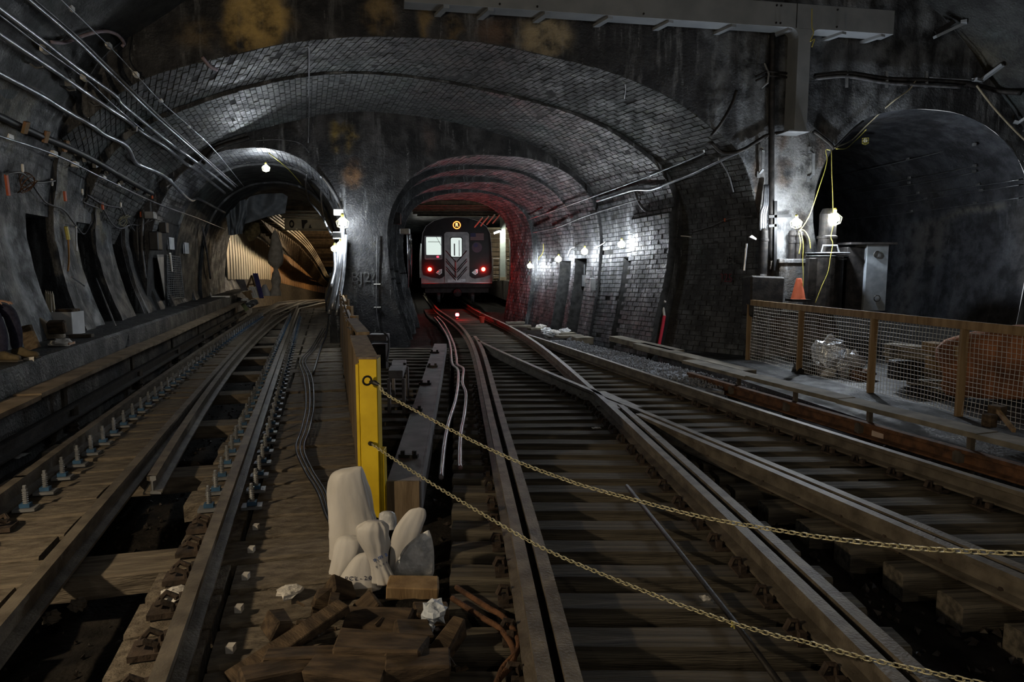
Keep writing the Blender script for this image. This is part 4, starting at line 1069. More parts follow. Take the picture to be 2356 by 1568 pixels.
# ================================================================ TRAIN AND THE STATION BEHIND IT
M_ss = mat('stainless_side', (0.30, 0.30, 0.31), (0.42, 0.42, 0.43), 3, 0.3, metal=0.8, stretch=(1, 1, 8))
M_mask = mat('black_front_mask', (0.008, 0.006, 0.007), (0.014, 0.011, 0.012), 4, 0.4, spec=0.15)
M_door = mat('brushed_door_steel', (0.20, 0.20, 0.205), (0.29, 0.29, 0.295), 5, 0.45, metal=0.4)
M_lit = emit('lit_cab_interior', (0.70, 0.82, 0.76), 0.22)
M_lit2 = emit('lit_car_interior', (0.74, 0.84, 0.80), 0.21)
M_tail = emit('tail_light_red', (1.0, 0.010, 0.004), 75)
M_tailc = emit('tail_light_core', (1.0, 0.45, 0.15), 14)
M_sign = emit('amber_sign', (1.0, 0.16, 0.03), 1.6)
M_signl = emit('amber_letter', (1.0, 0.50, 0.10), 1.6)
M_lens = mat('clear_headlight', (0.3, 0.3, 0.32), (0.8, 0.8, 0.8), 40, 0.15, metal=0.5)
M_under = mat('underframe_black', (0.014, 0.012, 0.012), (0.035, 0.03, 0.03), 6, 0.7)
TY = 29.0
tp = P(1052, 696, TY)
tr = thing('subway_train', (tp.x, TY, RH), 'stainless subway train with black front, red tail lights and lit R sign', 'train')
tr['_w'] = (0, 0, 0); tr.rotation_euler = (0, 0, 0.125)
half = [(0, 3.66), (0.5, 3.62), (0.95, 3.5), (1.28, 3.27), (1.42, 3.0), (1.47, 2.6), (1.50, 1.8), (1.50, 0.72)]
prof_ = [(-x, z) for x, z in half[::-1]] + half[1:]
MB().prism([(x, 0.06, z) for x, z in prof_], (0, 19.5, 0)).build('car_body', M_ss, tr)
car2 = MB().prism([(x - 0.25, 20.3, z) for x, z in prof_], (-2.0, 18.0, 0)); car2.build('second_car', M_ss, tr)
for k in range(5): MB().box((-1.505, 3.2 + k * 3.6, 2.25), (0.02, 1.5, 0.75)).build('side_window', M_lit2, tr)
lowz = lambda x: 1.02 + 0.16 * (abs(x) / 1.5) + (0.0 if abs(x) > 0.75 else 0)
mk = [(x * 0.985, z - 0.01) for x, z in prof_ if z > 1.3]
mask_pts = [(-1.478, 1.35), (-1.44, 1.22)] ; 
mp_ = mk + [(1.47, 1.45), (1.42, 1.24), (1.1, 1.14), (0.75, 1.08), (0.62, 1.12), (0.53, 1.2)] + [(-0.53, 1.2), (-0.62, 1.12), (-0.75, 1.08), (-1.1, 1.14), (-1.42, 1.24), (-1.47, 1.45)]
MB().prism([(x, 0.0, z) for x, z in mp_], (0, 0.07, 0)).build('front_mask', M_mask, tr)
MB().prism([(x, 0.03, z) for x, z in [(-1.49, 0.92), (1.49, 0.92), (1.49, 1.6), (-1.49, 1.6)]], (0, 0.04, 0)).build('lower_panel', M_door, tr)
MB().box((0, -0.05, 0.80), (2.98, 0.24, 0.20)).build('anticlimber', M_under, tr, bevel=0.02)
MB().box((0, 0.3, 0.60), (2.7, 0.5, 0.22)).build('pilot_beam', M_under, tr)
fr = MB(); x0, x1, z0, z1 = -0.52, 0.52, 0.91, 3.03
fr.prism([(x, -0.05, z) for x, z in ((x0, z0), (x0 + 0.13, z0), (x0 + 0.13, z1 - 0.13), (x0 + 0.2, z1 - 0.09), (x0 + 0.08, z1), (x0, z1 - 0.08))], (0, 0.08, 0))
fr.prism([(x, -0.05, z) for x, z in ((x1, z0), (x1 - 0.16, z0), (x1 - 0.16, z1 - 0.13), (x1 - 0.2, z1 - 0.09), (x1 - 0.08, z1), (x1, z1 - 0.08))], (0, 0.08, 0))
fr.box((0, -0.01, z1 - 0.05), (0.86, 0.08, 0.1)); fr.build('door_frame', M_door, tr)
dr = MB().box((-0.02, -0.01, 1.94), (0.75, 0.05, 2.06)).build('end_door', M_door, tr)
def rrect(cx, cz, w, h, r, y0, y1):
    pts = []
    for sx, sz, a0 in ((1, 1, 0), (-1, 1, 90), (-1, -1, 180), (1, -1, 270)):
        for k in range(4):
            a = math.radians(a0 + 30 * k); pts.append((cx + sx * (w / 2 - r) + r * math.cos(a), y0, cz + sz * (h / 2 - r) + r * math.sin(a)))
    return MB().prism(pts, (0, y1 - y0, 0))
w1 = rrect(-0.02, 2.40, 0.53, 0.86, 0.09, -0.045, -0.03).build('window_gasket', M_mask, dr); rrect(-0.02, 2.40, 0.46, 0.79, 0.07, -0.052, -0.046).build('window_pane', M_lit2, dr)
MB().box((0.10, -0.056, 2.36), (0.035, 0.006, 0.66)).build('pole_reflection', M_steel, dr)
MB().box((-0.10, -0.056, 2.30), (0.05, 0.006, 0.5)).build('door_seen_inside', M_box, dr)
MB().box((-0.02, -0.03, 1.0), (0.74, 0.05, 0.12)).build('threshold', M_steel, tr)
# spring gates: chevrons
for k in range(3):
    zt_ = 2.26 - k * 0.335; zb = zt_ - 0.47
    for dz in (0, -0.10):
        for s in (-1, 1):
            if k == 0 and dz: continue
            MB().tube([(s * 0.44 - 0.02, -0.10, zt_ + dz), (s * 0.03 - 0.02, -0.13, zb + dz)], 0.014, 6).build('gate_spring', M_darkst, tr)
MB().tube([(-0.06, -0.09, 1.15), (-0.06, -0.09, 1.85)], 0.03, 6).build('gate_post', M_door, tr)
# windows, flag, badge
rrect(-0.98, 2.38, 0.74, 0.98, 0.05, -0.03, -0.005).build('window_frame', M_door, tr)
cw = rrect(-0.965, 2.45, 0.62, 0.74, 0.03, -0.045, -0.031).build('cab_window', M_lit, tr)
MB().box((-0.95, -0.05, 2.62), (0.5, 0.008, 0.02)).build('cab_shelf', M_darkst, cw); MB().tube([(-0.86, -0.055, 2.85), (-0.66, -0.055, 2.48)], 0.008, 5).build('wiper', M_black, cw)
MB().box((-0.965, -0.04, 2.0), (0.66, 0.012, 0.14)).build('cab_sill', M_box, tr)
MB().box((-0.80, -0.05, 2.0), (0.09, 0.012, 0.06)).build('indicator_lamp', emit('red_indicator', (1, 0.03, 0.06), 1.2), tr)
fl = MB().box((0.86, -0.012, 2.84), (0.57, 0.012, 0.30)).build('flag_decal', mat('flag_white', (0.30, 0.22, 0.24), None, 4, 0.5), tr)
for k in range(7): MB().box((0.86, -0.020, 2.98 - 0.0465 * k), (0.57, 0.004, 0.024)).build('stripe', mat('flag_red', (0.10, 0.01, 0.02), None, 4, 0.5) if k == 0 else bpy.data.materials['flag_red'], fl)
MB().box((0.69, -0.024, 2.915), (0.23, 0.006, 0.155)).build('canton', mat('flag_blue', (0.02, 0.02, 0.10), None, 4, 0.5), fl)
bd = MB().lathe([(0.22, 0), (0.22, 0.012)], c=(0.85, -0.005, 2.40), n=24, axis='Y').build('round_badge', mat('badge_blue', (0.07, 0.05, 0.09), (0.10, 0.07, 0.11), 4, 0.5), tr)
MB().lathe([(0.09, 0), (0.09, 0.012)], c=(0.80, -0.016, 2.49), n=16, axis='Y').build('badge_disc', mat('badge_light', (0.05, 0.04, 0.14), None, 4, 0.5), bd)
# lamps
for s, x in ((-1, -1.14), (1, 1.12)):
    MB().lathe([(0.0, -0.09), (0.05, -0.075), (0.075, -0.03), (0.085, 0.01)], c=(x, 0, 1.48), n=14, axis='Y', M=Matrix.Diagonal((1, 1, 1))).build('tail_light', M_tail, tr, smooth=True)
for s, x in ((-1, -0.76), (1, 0.75)):
    h = MB().prism([(x - 0.13, -0.03, 1.34), (x + 0.02, -0.03, 1.24), (x + 0.13, -0.03, 1.32), (x + 0.13, -0.03, 1.49), (x + 0.02, -0.03, 1.47)], (0, 0.04, 0)).build('headlight', M_lens, tr)
    torus((x + 0.02, -0.045, 1.37), 0.06, 0.012, Matrix.Identity(3), 12, 5).build('headlight_ring', M_steel, h)
# route sign
sg = MB().lathe([(0.20, 0), (0.20, 0.02)], c=(0.01, -0.012, 3.32), n=24, axis='Y').build('route_sign', M_mask, tr)
torus((0.01, -0.03, 3.32), 0.148, 0.016, Matrix.Identity(3), 28, 6).build('sign_ring', M_sign, sg)
text_on('R', tr, None, None, Vector((0.01, -0.035, 3.32)), 0.22, name='sign_letter', m=M_signl, depth=0.006)
# bogie and gear under the front
MB().box((0, 0.15, 0.50), (0.34, 0.7, 0.26)).build('coupler', M_under, tr, bevel=0.03)
MB().lathe([(0.05, -0.25), (0.16, -0.2), (0.18, 0.0)], c=(0, -0.15, 0.50), n=10, axis='Y').build('coupler_head', M_under, tr)
for s in (-1, 1):
    for yy in (1.6, 3.7): MB().lathe([(0.0, -0.06), (0.42, -0.06), (0.43, 0.03), (0.46, 0.03), (0.46, 0.06), (0, 0.06)], c=(s * 0.75, yy, 0.43), n=20, axis='X').build('wheel', M_steel, tr, smooth=False)
    MB().box((s * 1.0, 2.6, 0.48), (0.14, 3.1, 0.22)).build('truck_frame', M_under, tr)
    MB().tube([(s * 0.55, 0.3, 0.75), (s * 0.58, 0.25, 0.45), (s * 0.62, 0.3, 0.28)], 0.03, 6).build('trip_pipe', M_under, tr)
MB().box((0, 11.5, 0.48), (2.7, 14, 0.62)).build('underfloor_gear', M_under, tr)

# shell of the station around the train
M_joist = mat('rusty_joist', (0.055, 0.038, 0.02), (0.12, 0.085, 0.05), 6, 0.8)
M_cream = mat('cream_paint', (0.42, 0.36, 0.25), (0.55, 0.48, 0.34), 3, 0.5)
REx = XZ(RE)
face = face_with_holes([(-4.75, -0.6), (-4.75, 6), (4.5, 6), (4.5, -0.6), (REx[-1][0], -0.6)] + REx[::-1] + [(REx[0][0], -0.6)], [], 25.4, 0.5, 'wall_back', M_wall); tag(face, 'far headwall around the tunnel just before the train')
MB_ = MB().prism([(-4.9, 24.6, 4.3), (5.5, 25.6, 4.3), (5.5, 61, 4.3), (-9.6, 61, 4.3)], (0, 0, 0.3)); tag(struct(MB_.build('ceiling', M_wall)), 'flat dark ceiling above the train')
tag(struct(MB().prism([(-4.75, 24.4, -0.5), (-4.75, 24.4, 5), (-9.3, 61, 5), (-9.3, 61, -0.5)], (-0.3, 0, 0)).build('wall_left', M_wall)), 'dark side wall left of the train')
tag(struct(MB().prism([(-11, 61, -0.6), (6, 61, -0.6), (6, 61, 5), (-11, 61, 5)], (0, 0.3, 0)).build('wall_back', M_wall)), 'dark wall far behind the train')
tag(struct(MB().prism([(5.2, 26, -0.6), (5.2, 26, 5), (4.6, 61, 5), (4.6, 61, -0.6)], (0.3, 0, 0)).build('wall_right', M_cream)), 'pale far wall of the station platform')
tag(struct(MB().prism([(0.55, 25.2, -0.5), (0.55, 25.2, 4.6), (-0.12, 31.2, 4.6), (-0.12, 31.2, -0.5)], (0.35, 0, 0)).build('wall_right', M_wall)), 'dark wall between the train and the brick rings')
sp = struct(MB().prism([(-0.15, 30.9, 1.12), (4.6, 30.9, 1.12), (4.2, 60, 1.12), (-4.2, 60, 1.12)], (0, 0, -0.9)).build('floor', M_dust)); tag(sp, 'station platform right of the train')
stn = thing('station_louvre_wall', P(1146, 650, 35.0), 'horizontal brown panel wall on the platform right of the train', 'panel wall')
for k in range(11):
    z = 1.15 + k * 0.23
    MB().box((-0.35 + 0.55, 35.2, z + 0.1), (3.2, 0.05, 0.19)).build('slat', M_lumberd, stn)
MB().box((0.2, 35.3, 2.4), (3.2, 0.06, 2.7)).build('backing', M_cream, stn)
cl_ = thing('station_column', P(1156, 650, 33.0), 'pale green steel column on the platform beside the train', 'column')
c = P(1157, 650, 33.0); MB().box((c.x, 33, 2.75), (0.27, 0.2, 3.3)).build('shaft', mat('pale_green_paint', (0.42, 0.5, 0.46), (0.5, 0.57, 0.53), 3, 0.5), cl_)
MB().box((c.x, 33, 1.2), (0.36, 0.28, 0.16)).build('base', M_cream, cl_)
rl = thing('platform_railing', P(1142, 650, 32.0), 'white tube railing at the platform end beside the train', 'railing')
xa, xb = P(1134, 640, 32).x, P(1149, 640, 32).x
for x in (xa, xb): MB().tube([(x, 32, 1.1), (x, 32, 2.15)], 0.025, 6).build('post', M_ceram, rl)
for z in (1.35, 1.75, 2.15): MB().tube([(xa, 32, z), (xb, 32, z)], 0.022, 6).build('bar', M_ceram, rl)
for x in (P(1166, 640, 32).x,): MB().tube([(x, 32, 1.1), (x, 32, 2.1), (x + .3, 32, 2.15)], 0.025, 6).build('post', M_ceram, rl)
M_fluo = emit('fluorescent_tube', (1.0, 0.97, 0.85), 30)
def tube_lamp(name, a, b, label, m, r=0.03):
    t = thing(name, (Vector(a) + Vector(b)) / 2, label, 'lamp'); MB().tube([a, b], r, 8).build('tube', m, t)
    MB().beam(Vector(a) + Vector((0, 0, 0.07)), Vector(b) + Vector((0, 0, 0.07)), 0.14, 0.06).build('housing', M_box, t); return t
tube_lamp('fluorescent_lamp', (-0.55, 31.6, 3.38), (-0.85, 33.6, 3.38), 'glowing fluorescent lamp under the station ceiling right of the train', M_fluo)
tube_lamp('fluorescent_lamp', (1.2, 34, 3.6), (1.0, 37, 3.6), 'fluorescent lamp deeper over the platform right of the train', M_fluo)
tube_lamp('fluorescent_lamp', (-5.35, 33, 3.7), (-5.95, 38, 3.7), 'fluorescent lamp left of the train lighting its side', M_fluo)  # unseen lamp, assumed from the light on the side of the train
for k, y in enumerate((26.4, 27.1, 27.8, 28.6, 29.6, 30.8, 32.2)):
    bm_ = thing('ceiling_joist', (-2, y, 4.1), ['first', 'second', 'third', 'fourth', 'fifth', 'sixth', 'seventh'][k] + ' steel ceiling joist counted from the brick ring before the train', 'joist', 'joists above the train')
    MB().box((0.2, y, 4.24), (9.2, 0.05, 0.22)).build('web', M_joist, bm_); MB().box((0.2, y, 4.12), (9.2, 0.18, 0.025)).build('flange', M_joist, bm_)
for k in range(4):
    tag(MB().tube([P(1092 + 14 * k, 522 - 3 * k, 27.2), P(1110 + 14 * k, 500 - 3 * k, 26.2)], 0.03, 6).build('ceiling_conduit', M_cream), ['first', 'second', 'third', 'fourth'][k] + ' short cream conduit above the right corner of the train, from the left', 'conduit', 'conduits above the train')
# red lamp, cup and planks on the track before the train
rl_ = thing('marker_lamp', G(1052, 734, 0.05), 'small red marker lamp standing between the rails before the train', 'lamp')
c = G(1052, 734, 0.05); MB().lathe([(0.07, 0), (0.07, 0.02), (0.03, 0.05), (0.03, 0.10)], c=c, n=10).build('stand', M_darkst, rl_)
MB().lathe([(0.0, 0.10), (0.05, 0.11), (0.065, 0.15), (0.05, 0.20), (0.0, 0.21)], c=c, n=12).build('lens', emit('marker_red', (1, 0.015, 0.02), 25), rl_, smooth=True)
cp = thing('bucket', G(1109, 742, 0.04), 'small red bucket beside the right rail before the train', 'bucket'); c = G(1109, 742, 0.04)
MB().lathe([(0.06, 0), (0.09, 0.2), (0.095, 0.2), (0.085, 0.195), (0.055, 0.01)], c=c, n=12).build('body', mat('red_plastic', (0.5, 0.05, 0.03), None, 4, 0.5), cp)
MB().tube([c + Vector((-0.09, 0, 0.2)), c + Vector((-0.06, 0, 0.3)), c + Vector((0.06, 0, 0.3)), c + Vector((0.09, 0, 0.2))], 0.008, 5).build('handle', M_rust, cp)
# ================================================================ LEFT TUNNEL: STATION BEYOND
LEx = XZ(LE)
lw = [(30.0, -12.2), (37.0, -14.0), (44.0, -15.66), (54.0, -18.2), (64.0, -20.6), (80.0, -23.4), (96.0, -25.5)]
def wall_pt(y_):
    for (a, b), (c, d) in zip(lw, lw[1:]):
        if y_ <= c: return b + (d - b) * (y_ - a) / (c - a)
    return lw[-1][1]
def interp(tab, y_):
    for (a, b), (c, d) in zip(tab, tab[1:]):
        if y_ <= c: return b + (d - b) * max(0, y_ - a) / (c - a)
    return tab[-1][1]
BOT = [(28, 1.28), (44, 0.93), (64, -0.1), (96, -2.3)]; TOP = [(28, 3.9), (44, 3.2), (64, 2.5), (96, -0.9)]
M_panel = mat('corrugated_panel', (0.44, 0.39, 0.29), (0.58, 0.52, 0.40), 3, 0.33, metal=0.25, bump=0.05)
M_panel2 = mat('orange_panel', (0.50, 0.26, 0.10), (0.62, 0.36, 0.16), 3, 0.35, metal=0.25)  # cream panel recoloured orange to imitate warm light on the far end
hoard = thing('corrugated_hoarding', (-15, 40, 0), 'long cream and orange ribbed metal hoarding in the far left station', 'hoarding')
ends_ = [28.6]
while ends_[-1] < 95: ends_.append(ends_[-1] * 1.022 + 0.15)
for i, (a, b) in enumerate(zip(ends_, ends_[1:])):
    g = (b - a) * 0.10; xa, xb = (wall_pt(a) if a > 30 else -12.2 + 0.25 * (30 - a)), (wall_pt(b) if b > 30 else -12.2 + 0.25 * (30 - b))
    pts = [(xa, a, interp(BOT, a)), (xb + (xa - xb) * .12, b - g, interp(BOT, b)), (xb + (xa - xb) * .12, b - g, interp(TOP, b)), (xa, a, interp(TOP, a))]
    mb = MB(); mb.prism(pts, (-0.06, 0, 0)); mb.beam(Vector(pts[1]), Vector(pts[2]), 0.06, 0.05, up=(0, 1, 0)); mb.build('panel', M_panel if b < 46 else M_panel2, hoard)
sk = MB(); rows = []
for y_ in [27.5 + 3 * i for i in range(24)]:
    x = (wall_pt(y_) if y_ > 30 else -12.2 + 0.25 * (30 - y_)) - 0.02
    rows.append([Vector((x, y_, interp(BOT, y_) - 2.8)), Vector((x, y_, interp(BOT, y_)))])
tag(struct(sk.grid(rows).build('wall_left', M_dust)), 'grey skirt wall under the ribbed hoarding')
rows = []
for y_ in [27.5 + 3 * i for i in range(24)]:
    x = (wall_pt(y_) if y_ > 30 else -12.2 + 0.25 * (30 - y_)) - 0.2
    rows.append([Vector((x, y_, interp(BOT, y_) - 1)), Vector((x, y_, interp(TOP, y_) + 4))])
tag(struct(MB().grid(rows).build('wall_left', M_wall)), 'dark wall behind the ribbed hoarding')
# headwall at the end of the left vault, ceiling, right wall and far end
YL = 28.6
f = face_with_holes([(-16, -1), (-16, 6.5), (-5.7, 6.5), (-5.7, -1), (LEx[-1][0], -1)] + LEx[::-1] + [(LEx[0][0], -1)], [], YL, 0.6, 'wall_back', M_wall); tag(f, 'dark end wall of the left vault around the station opening')
CEIL = [(28, 4.6), (44, 4.2), (64, 3.4), (96, 0.6)]
rows = [[Vector((x - 0.22 * (y_ - 30), y_, interp(CEIL, y_))) for x in (-17, -13, -9, -5, -1)] for y_ in [26.5 + 3.5 * i for i in range(21)]]
tag(struct(MB().grid(rows).build('ceiling', M_wall)), 'dark sloping ceiling of the far left station')
rows = [[Vector((-6.3 - 0.2 * (y_ - 28), y_, z)) for z in (-6, 5)] for y_ in (28, 40, 60, 100)]
tag(struct(MB().grid(rows).build('wall_right', M_wall)), 'dark right wall of the far left station')
tag(struct(MB().box((-25, 99, -1), (30, 0.3, 12)).build('wall_back', M_wall)), 'far end of the left station')
for k in range(20):
    y_ = 30.6 * 1.052 ** k; z = interp(CEIL, y_) - 0.35
    if y_ > 90: break
    j = thing('ceiling_joist', (-11 - 0.22 * (y_ - 30), y_, z), ['nearest', '2nd', '3rd', '4th', '5th', '6th', '7th', '8th', '9th', '10th', '11th', '12th', '13th', '14th', '15th', '16th', '17th', '18th', '19th', '20th'][k] + ' rusty ceiling joist of the left station counted from the sign band', 'joist', 'joists of the left station')
    cx_ = -10.5 - 0.22 * (y_ - 30)
    MB().box((cx_, y_, z + 0.12), (8.5, 0.06, 0.3)).build('web', M_joist, j); MB().box((cx_, y_, z - 0.03), (8.5, 0.22, 0.03)).build('flange', M_joist, j)
# ribbed dark overhang above the hoarding and bundle of conduits
ov = thing('ribbed_overhang', (-15, 45, 2), 'dark ribbed overhang above the hoarding in the left station', 'overhang')
ovA = [P(600, 505, 30), P(650, 535, 37), P(690, 565, 47), P(722, 602, 60), P(745, 640, 80), P(758, 652, 92)]
ovB = [P(640, 552, 34), P(665, 584, 42), P(690, 607, 52), P(715, 632, 64), P(738, 652, 82), P(752, 660, 92)]
ovA = resamp(ovA, 60); ovB = resamp(ovB, 60)
MB().grid([ovA, ovB]).build('soffit', M_joist, ov)
for i in range(1, 59): MB().beam(ovA[i] + Vector((0, -.1, -.05)), ovB[i] + Vector((0, -.1, -.05)), 0.10, 0.12).build('rib', M_joist, ov)
for k in range(4):
    pts = smooth_path([P(615 + 6 * k, 497 - 3 * k, 29.2), P(650 + 5 * k, 522 - 3 * k, 34), P(683 + 4 * k, 548 - 3 * k, 42), P(712 + 3 * k, 578 - 2 * k, 52), P(738 + 2 * k, 618 - 2 * k, 68), P(748 + 2 * k, 635 - k, 78), P(762 + k, 641, 88)], 6)
    tag(MB().tube(pts, 0.045, 6).build('conduit', M_cream, smooth=True), ['lowest', 'second lowest', 'second highest', 'highest'][k] + ' of four cream conduits sweeping down the left station ceiling', 'conduit', 'cream conduit bundle')
# sign band with fragments of black lettering
sb = thing('sign_band', P(715, 515, 29.6), 'cream sign band with broken black letters across the left station', 'sign')
a, b = P(655, 515, 29.6), P(778, 515, 29.6)
MB().box(((a.x + b.x) / 2, 29.6, a.z), (b.x - a.x, 0.08, 0.42)).build('band', M_cream, sb)
M_letter = mat('black_letter', (0.03, 0.025, 0.02), None, 4, 0.7)
o = torus(P(671, 515, 29.53), 0.10, 0.035, Matrix.Diagonal((0.8, 0.4, 1.25)), 16, 5).build('letter_o', M_letter, sb)
p = P(700, 515, 29.54); MB().prism([p + Vector(v) for v in ((-0.1, 0, -0.18), (-0.03, 0, -0.2), (0.02, 0, -0.02), (0.14, 0, 0.08), (0.13, 0, 0.17), (-0.12, 0, 0.18))], (0, 0.03, 0)).build('letter_fragment', M_letter, sb)
p = P(713, 519, 29.54); MB().prism([p + Vector(v) for v in ((-0.06, 0, -0.1), (0.08, 0, -0.1), (0.03, 0, -0.02), (0.02, 0, 0.06), (-0.01, 0, 0.02))], (0, 0.03, 0)).build('letter_fragment', M_letter, sb)
for k, (yy, r) in enumerate(((493, 0.05), (500, 0.045), (485, 0.03), (528, 0.03))):
    tag(MB().tube([P(648, yy, 29.3), P(775, yy + 2, 29.3)], r, 8).build('pipe', M_cream, smooth=True), ['thick pale pipe just above the sign band', 'pale pipe touching the top of the sign band', 'thin pipe highest above the sign band', 'thin pale trim pipe under the sign band'][k], 'pipe')
# added tube lamps on the right wall, out of view, to light the hoarding
M_warm = emit('warm_station_tube', (1.0, 0.72, 0.42), 70)
M_neut = emit('pale_station_tube', (1.0, 0.90, 0.74), 80)
for k, y_ in enumerate((34.5, 41, 49, 60, 74)):
    x = -6.3 - 0.2 * (y_ - 28) - 0.35; z = interp(CEIL, y_) - 1.0
    tube_lamp('fluorescent_lamp', (x, y_, z), (x - 0.44, y_ + 2.2, z - 0.08), ['nearest', 'second', 'third', 'fourth', 'farthest'][k] + ' warm ceiling tube lamp of the left station', M_warm if k > 0 else M_neut, 0.04)

# grey drape
M_tarp = mat('grey_tarpaulin', (0.12, 0.135, 0.15), (0.17, 0.185, 0.2), 6, 0.75, bump=0.25, bscale=8)
def sheet(name, top, bot, Y, label, m, folds=9, amp=0.10, rows_n=16, cat='drape', thick=0.02, parent=None):
    top = resamp([Vector((x, y_, 0)) for x, y_ in top], 40); bot = resamp([Vector((x, y_, 0)) for x, y_ in bot], 40); A = []; Bk = []
    for j in range(rows_n):
        t = j / (rows_n - 1); r = []; rb = []
        for i in range(40):
            q = top[i].lerp(bot[i], t); d = amp * (0.25 + t) * math.sin(i / 40 * folds * 2 * math.pi + 1.5 * nz((i * .1, t * 2, Y))) + 0.28 * nz((i * .12, t * 2.2, Y + 3))
            p = P(q.x, q.y, Y + d); r.append(p); rb.append(p + Vector((0, thick, 0)))
        A.append(r); Bk.append(rb)
    mb = MB(); mb.grid(A); mb.grid(Bk); mb.grid([A[0], Bk[0]]); mb.grid([A[-1], Bk[-1]]); mb.grid([[r[0] for r in A], [r[0] for r in Bk]]); mb.grid([[r[-1] for r in A], [r[-1] for r in Bk]])
    if parent is not None: return mb.build(name, m, parent, smooth=True)
    return tag(mb.build(name, m, smooth=True), label, cat)
dp = thing('tarpaulin', P(590, 545, 24.0), 'grey tarpaulin drape hanging across the left tunnel', 'tarpaulin')
sheet('main_sheet', [(556, 470), (575, 452), (600, 446), (650, 444), (662, 452)], [(556, 540), (562, 515), (585, 508), (615, 498), (656, 490)], 24.0, '', M_tarp, 2, 0.03, parent=dp)
sheet('side_sheet', [(518, 484), (535, 468), (552, 462), (566, 458)], [(526, 540), (534, 541), (548, 538), (557, 538)], 23.9, '', M_tarp, 1, 0.03, parent=dp)
# wrapped hanging bundle
tag(blob_px(dens([(630, 636, 530), (624, 642, 545), (621, 648, 565), (618, 651, 590), (619, 650, 605), (630, 640, 618), (627, 643, 628), (624, 646, 645), (626, 643, 660), (620, 646, 672), (617, 647, 680)]), 27.0, 0.8, 16, 0.04).build('wrapped_bundle', mat('dirty_white_wrap', (0.36, 0.31, 0.24), (0.5, 0.44, 0.36), 6, 0.8, bump=0.4, bscale=10), smooth=True), 'dirty white wrapped bundle hanging before the ribbed hoarding', 'bundle')
tag(blob_px(dens([(570, 598, 512), (562, 600, 522), (560, 596, 535), (566, 590, 546), (572, 582, 554)]), 26.0, 0.6, 14, 0.08).build('insulation_wad', mat('brown_insulation', (0.10, 0.07, 0.03), (0.2, 0.15, 0.07), 10, 0.95, bump=0.6)), 'brown ragged insulation wad under the grey drape', 'insulation')
# construction scrap on the left of the far tracks
def panel_px(pts, Y, th, m, name, label, cat, slats=0, dY=0.0):
    ps = [P(x, y_, Y + dY * i) for i, (x, y_) in enumerate(pts)]
    if not slats: return tag(MB().prism(ps, (0, th, 0)).build(name, m), label, cat)
DY = 26.2
panel_px([(541, 642), (562, 643), (571, 668), (556, 668)], DY, 0.06, M_plate, 'steel_sheet', 'grey flat metal sheet leaning in the scrap by the far left rail', 'panel')
af = thing('sawhorse', P(578, 662, DY), 'small wooden A shaped frame leaning in the far scrap pile', 'frame')  # leaning A frame of loose boards
for a, b in (((569, 661), (579, 633)), ((579, 633), (587, 660)), ((571, 655), (586, 653))): MB().beam(P(*a, DY - .1), P(*b, DY - .1), 0.06, 0.06).build('board', M_lumber, af)
for k in range(3):
    tag(MB().beam(P(583 + 4.2 * k, 629, DY - .3), P(599 + 3 * k, 685, DY - .9), 0.05, 0.05).build('steel_strut', mat('violet_steel', (0.06, 0.05, 0.16), (0.1, 0.09, 0.24), 4, 0.5) if k == 0 else bpy.data.materials['violet_steel']), ['left', 'middle', 'right'][k] + ' violet painted strut leaning over the far left rail', 'strut', 'violet struts')
pr = thing('slatted_pallet', P(588, 685, DY - .5), 'white slatted pallet leaning in the far scrap pile', 'pallet')
for k in range(5): MB().beam(P(575 + 5 * k, 661, DY - .45), P(583 + 4.6 * k, 684 - k * .3, DY - .7), 0.06, 0.02).build('slat', M_ceram, pr)
MB().beam(P(574, 661, DY - .45), P(592, 660, DY - .45), 0.04, 0.05).build('rail', M_ceram, pr); MB().beam(P(582, 684, DY - .7), P(602, 682, DY - .7), 0.04, 0.05).build('rail', M_ceram, pr)
panel_px([(556, 672), (577, 667), (586, 686), (574, 690)], DY - .6, 0.05, M_lumber, 'plywood_sheet', 'tan plywood sheet lying against the far scrap pile', 'board')
panel_px([(553, 699), (562, 698), (573, 711), (565, 716)], 24.8, 0.04, mat('green_card', (0.35, 0.36, 0.16), None, 4, 0.7), 'sign_card', 'yellow green card propped on the far left third rail', 'card')
tag(blob_px(dens([(606, 613, 654), (602, 616, 660), (601, 621, 672), (602, 623, 680)]), 26.5, 0.6, 12, 0.05).build('sand_bag', M_sack, smooth=True), 'white sand bag behind the violet struts', 'bag')
for k, (px, py) in enumerate(((565, 692), (575, 700), (550, 690), (583, 696))):
    crumple('scrap_lump', px, py, 25.0, 0.3, 0.2, ['pale', 'shiny', 'dark', 'grey'][k] + ' metal scrap lump by the far left third rail', [M_ceram, M_steel, M_darkst, M_box][k], k + 30, 'scrap')
tag(MB().box(P(508, 682, 22.5), (0.55, 0.3, 0.05), 0.3).build('step_plate', M_ceram), 'pale flat plate at the far end of the left bench', 'plate')
# posts and pipes on the pier edge of the left tunnel
for k, (xa, ya, xb, yb, r) in enumerate(((788, 520, 764, 712, 0.06), (780, 560, 757, 722, 0.05), (796, 540, 774, 725, 0.045), (770, 580, 762, 660, 0.04))):
    tag(MB().tube(smooth_path([P(xa, ya, 16.2), P((xa + xb) / 2 + 5, (ya + yb) / 2, 16.0), P(xb, yb, 15.6)], 6), r, 8).build('pipe', M_condu, smooth=True), ['bright steel pipe down the pier edge below the cluster lamp', 'second steel pipe left of the bright pier pipe', 'thin steel pipe on the pier face right of the bright pipe', 'short steel pipe under the lowest pier lamp'][k], 'pipe')
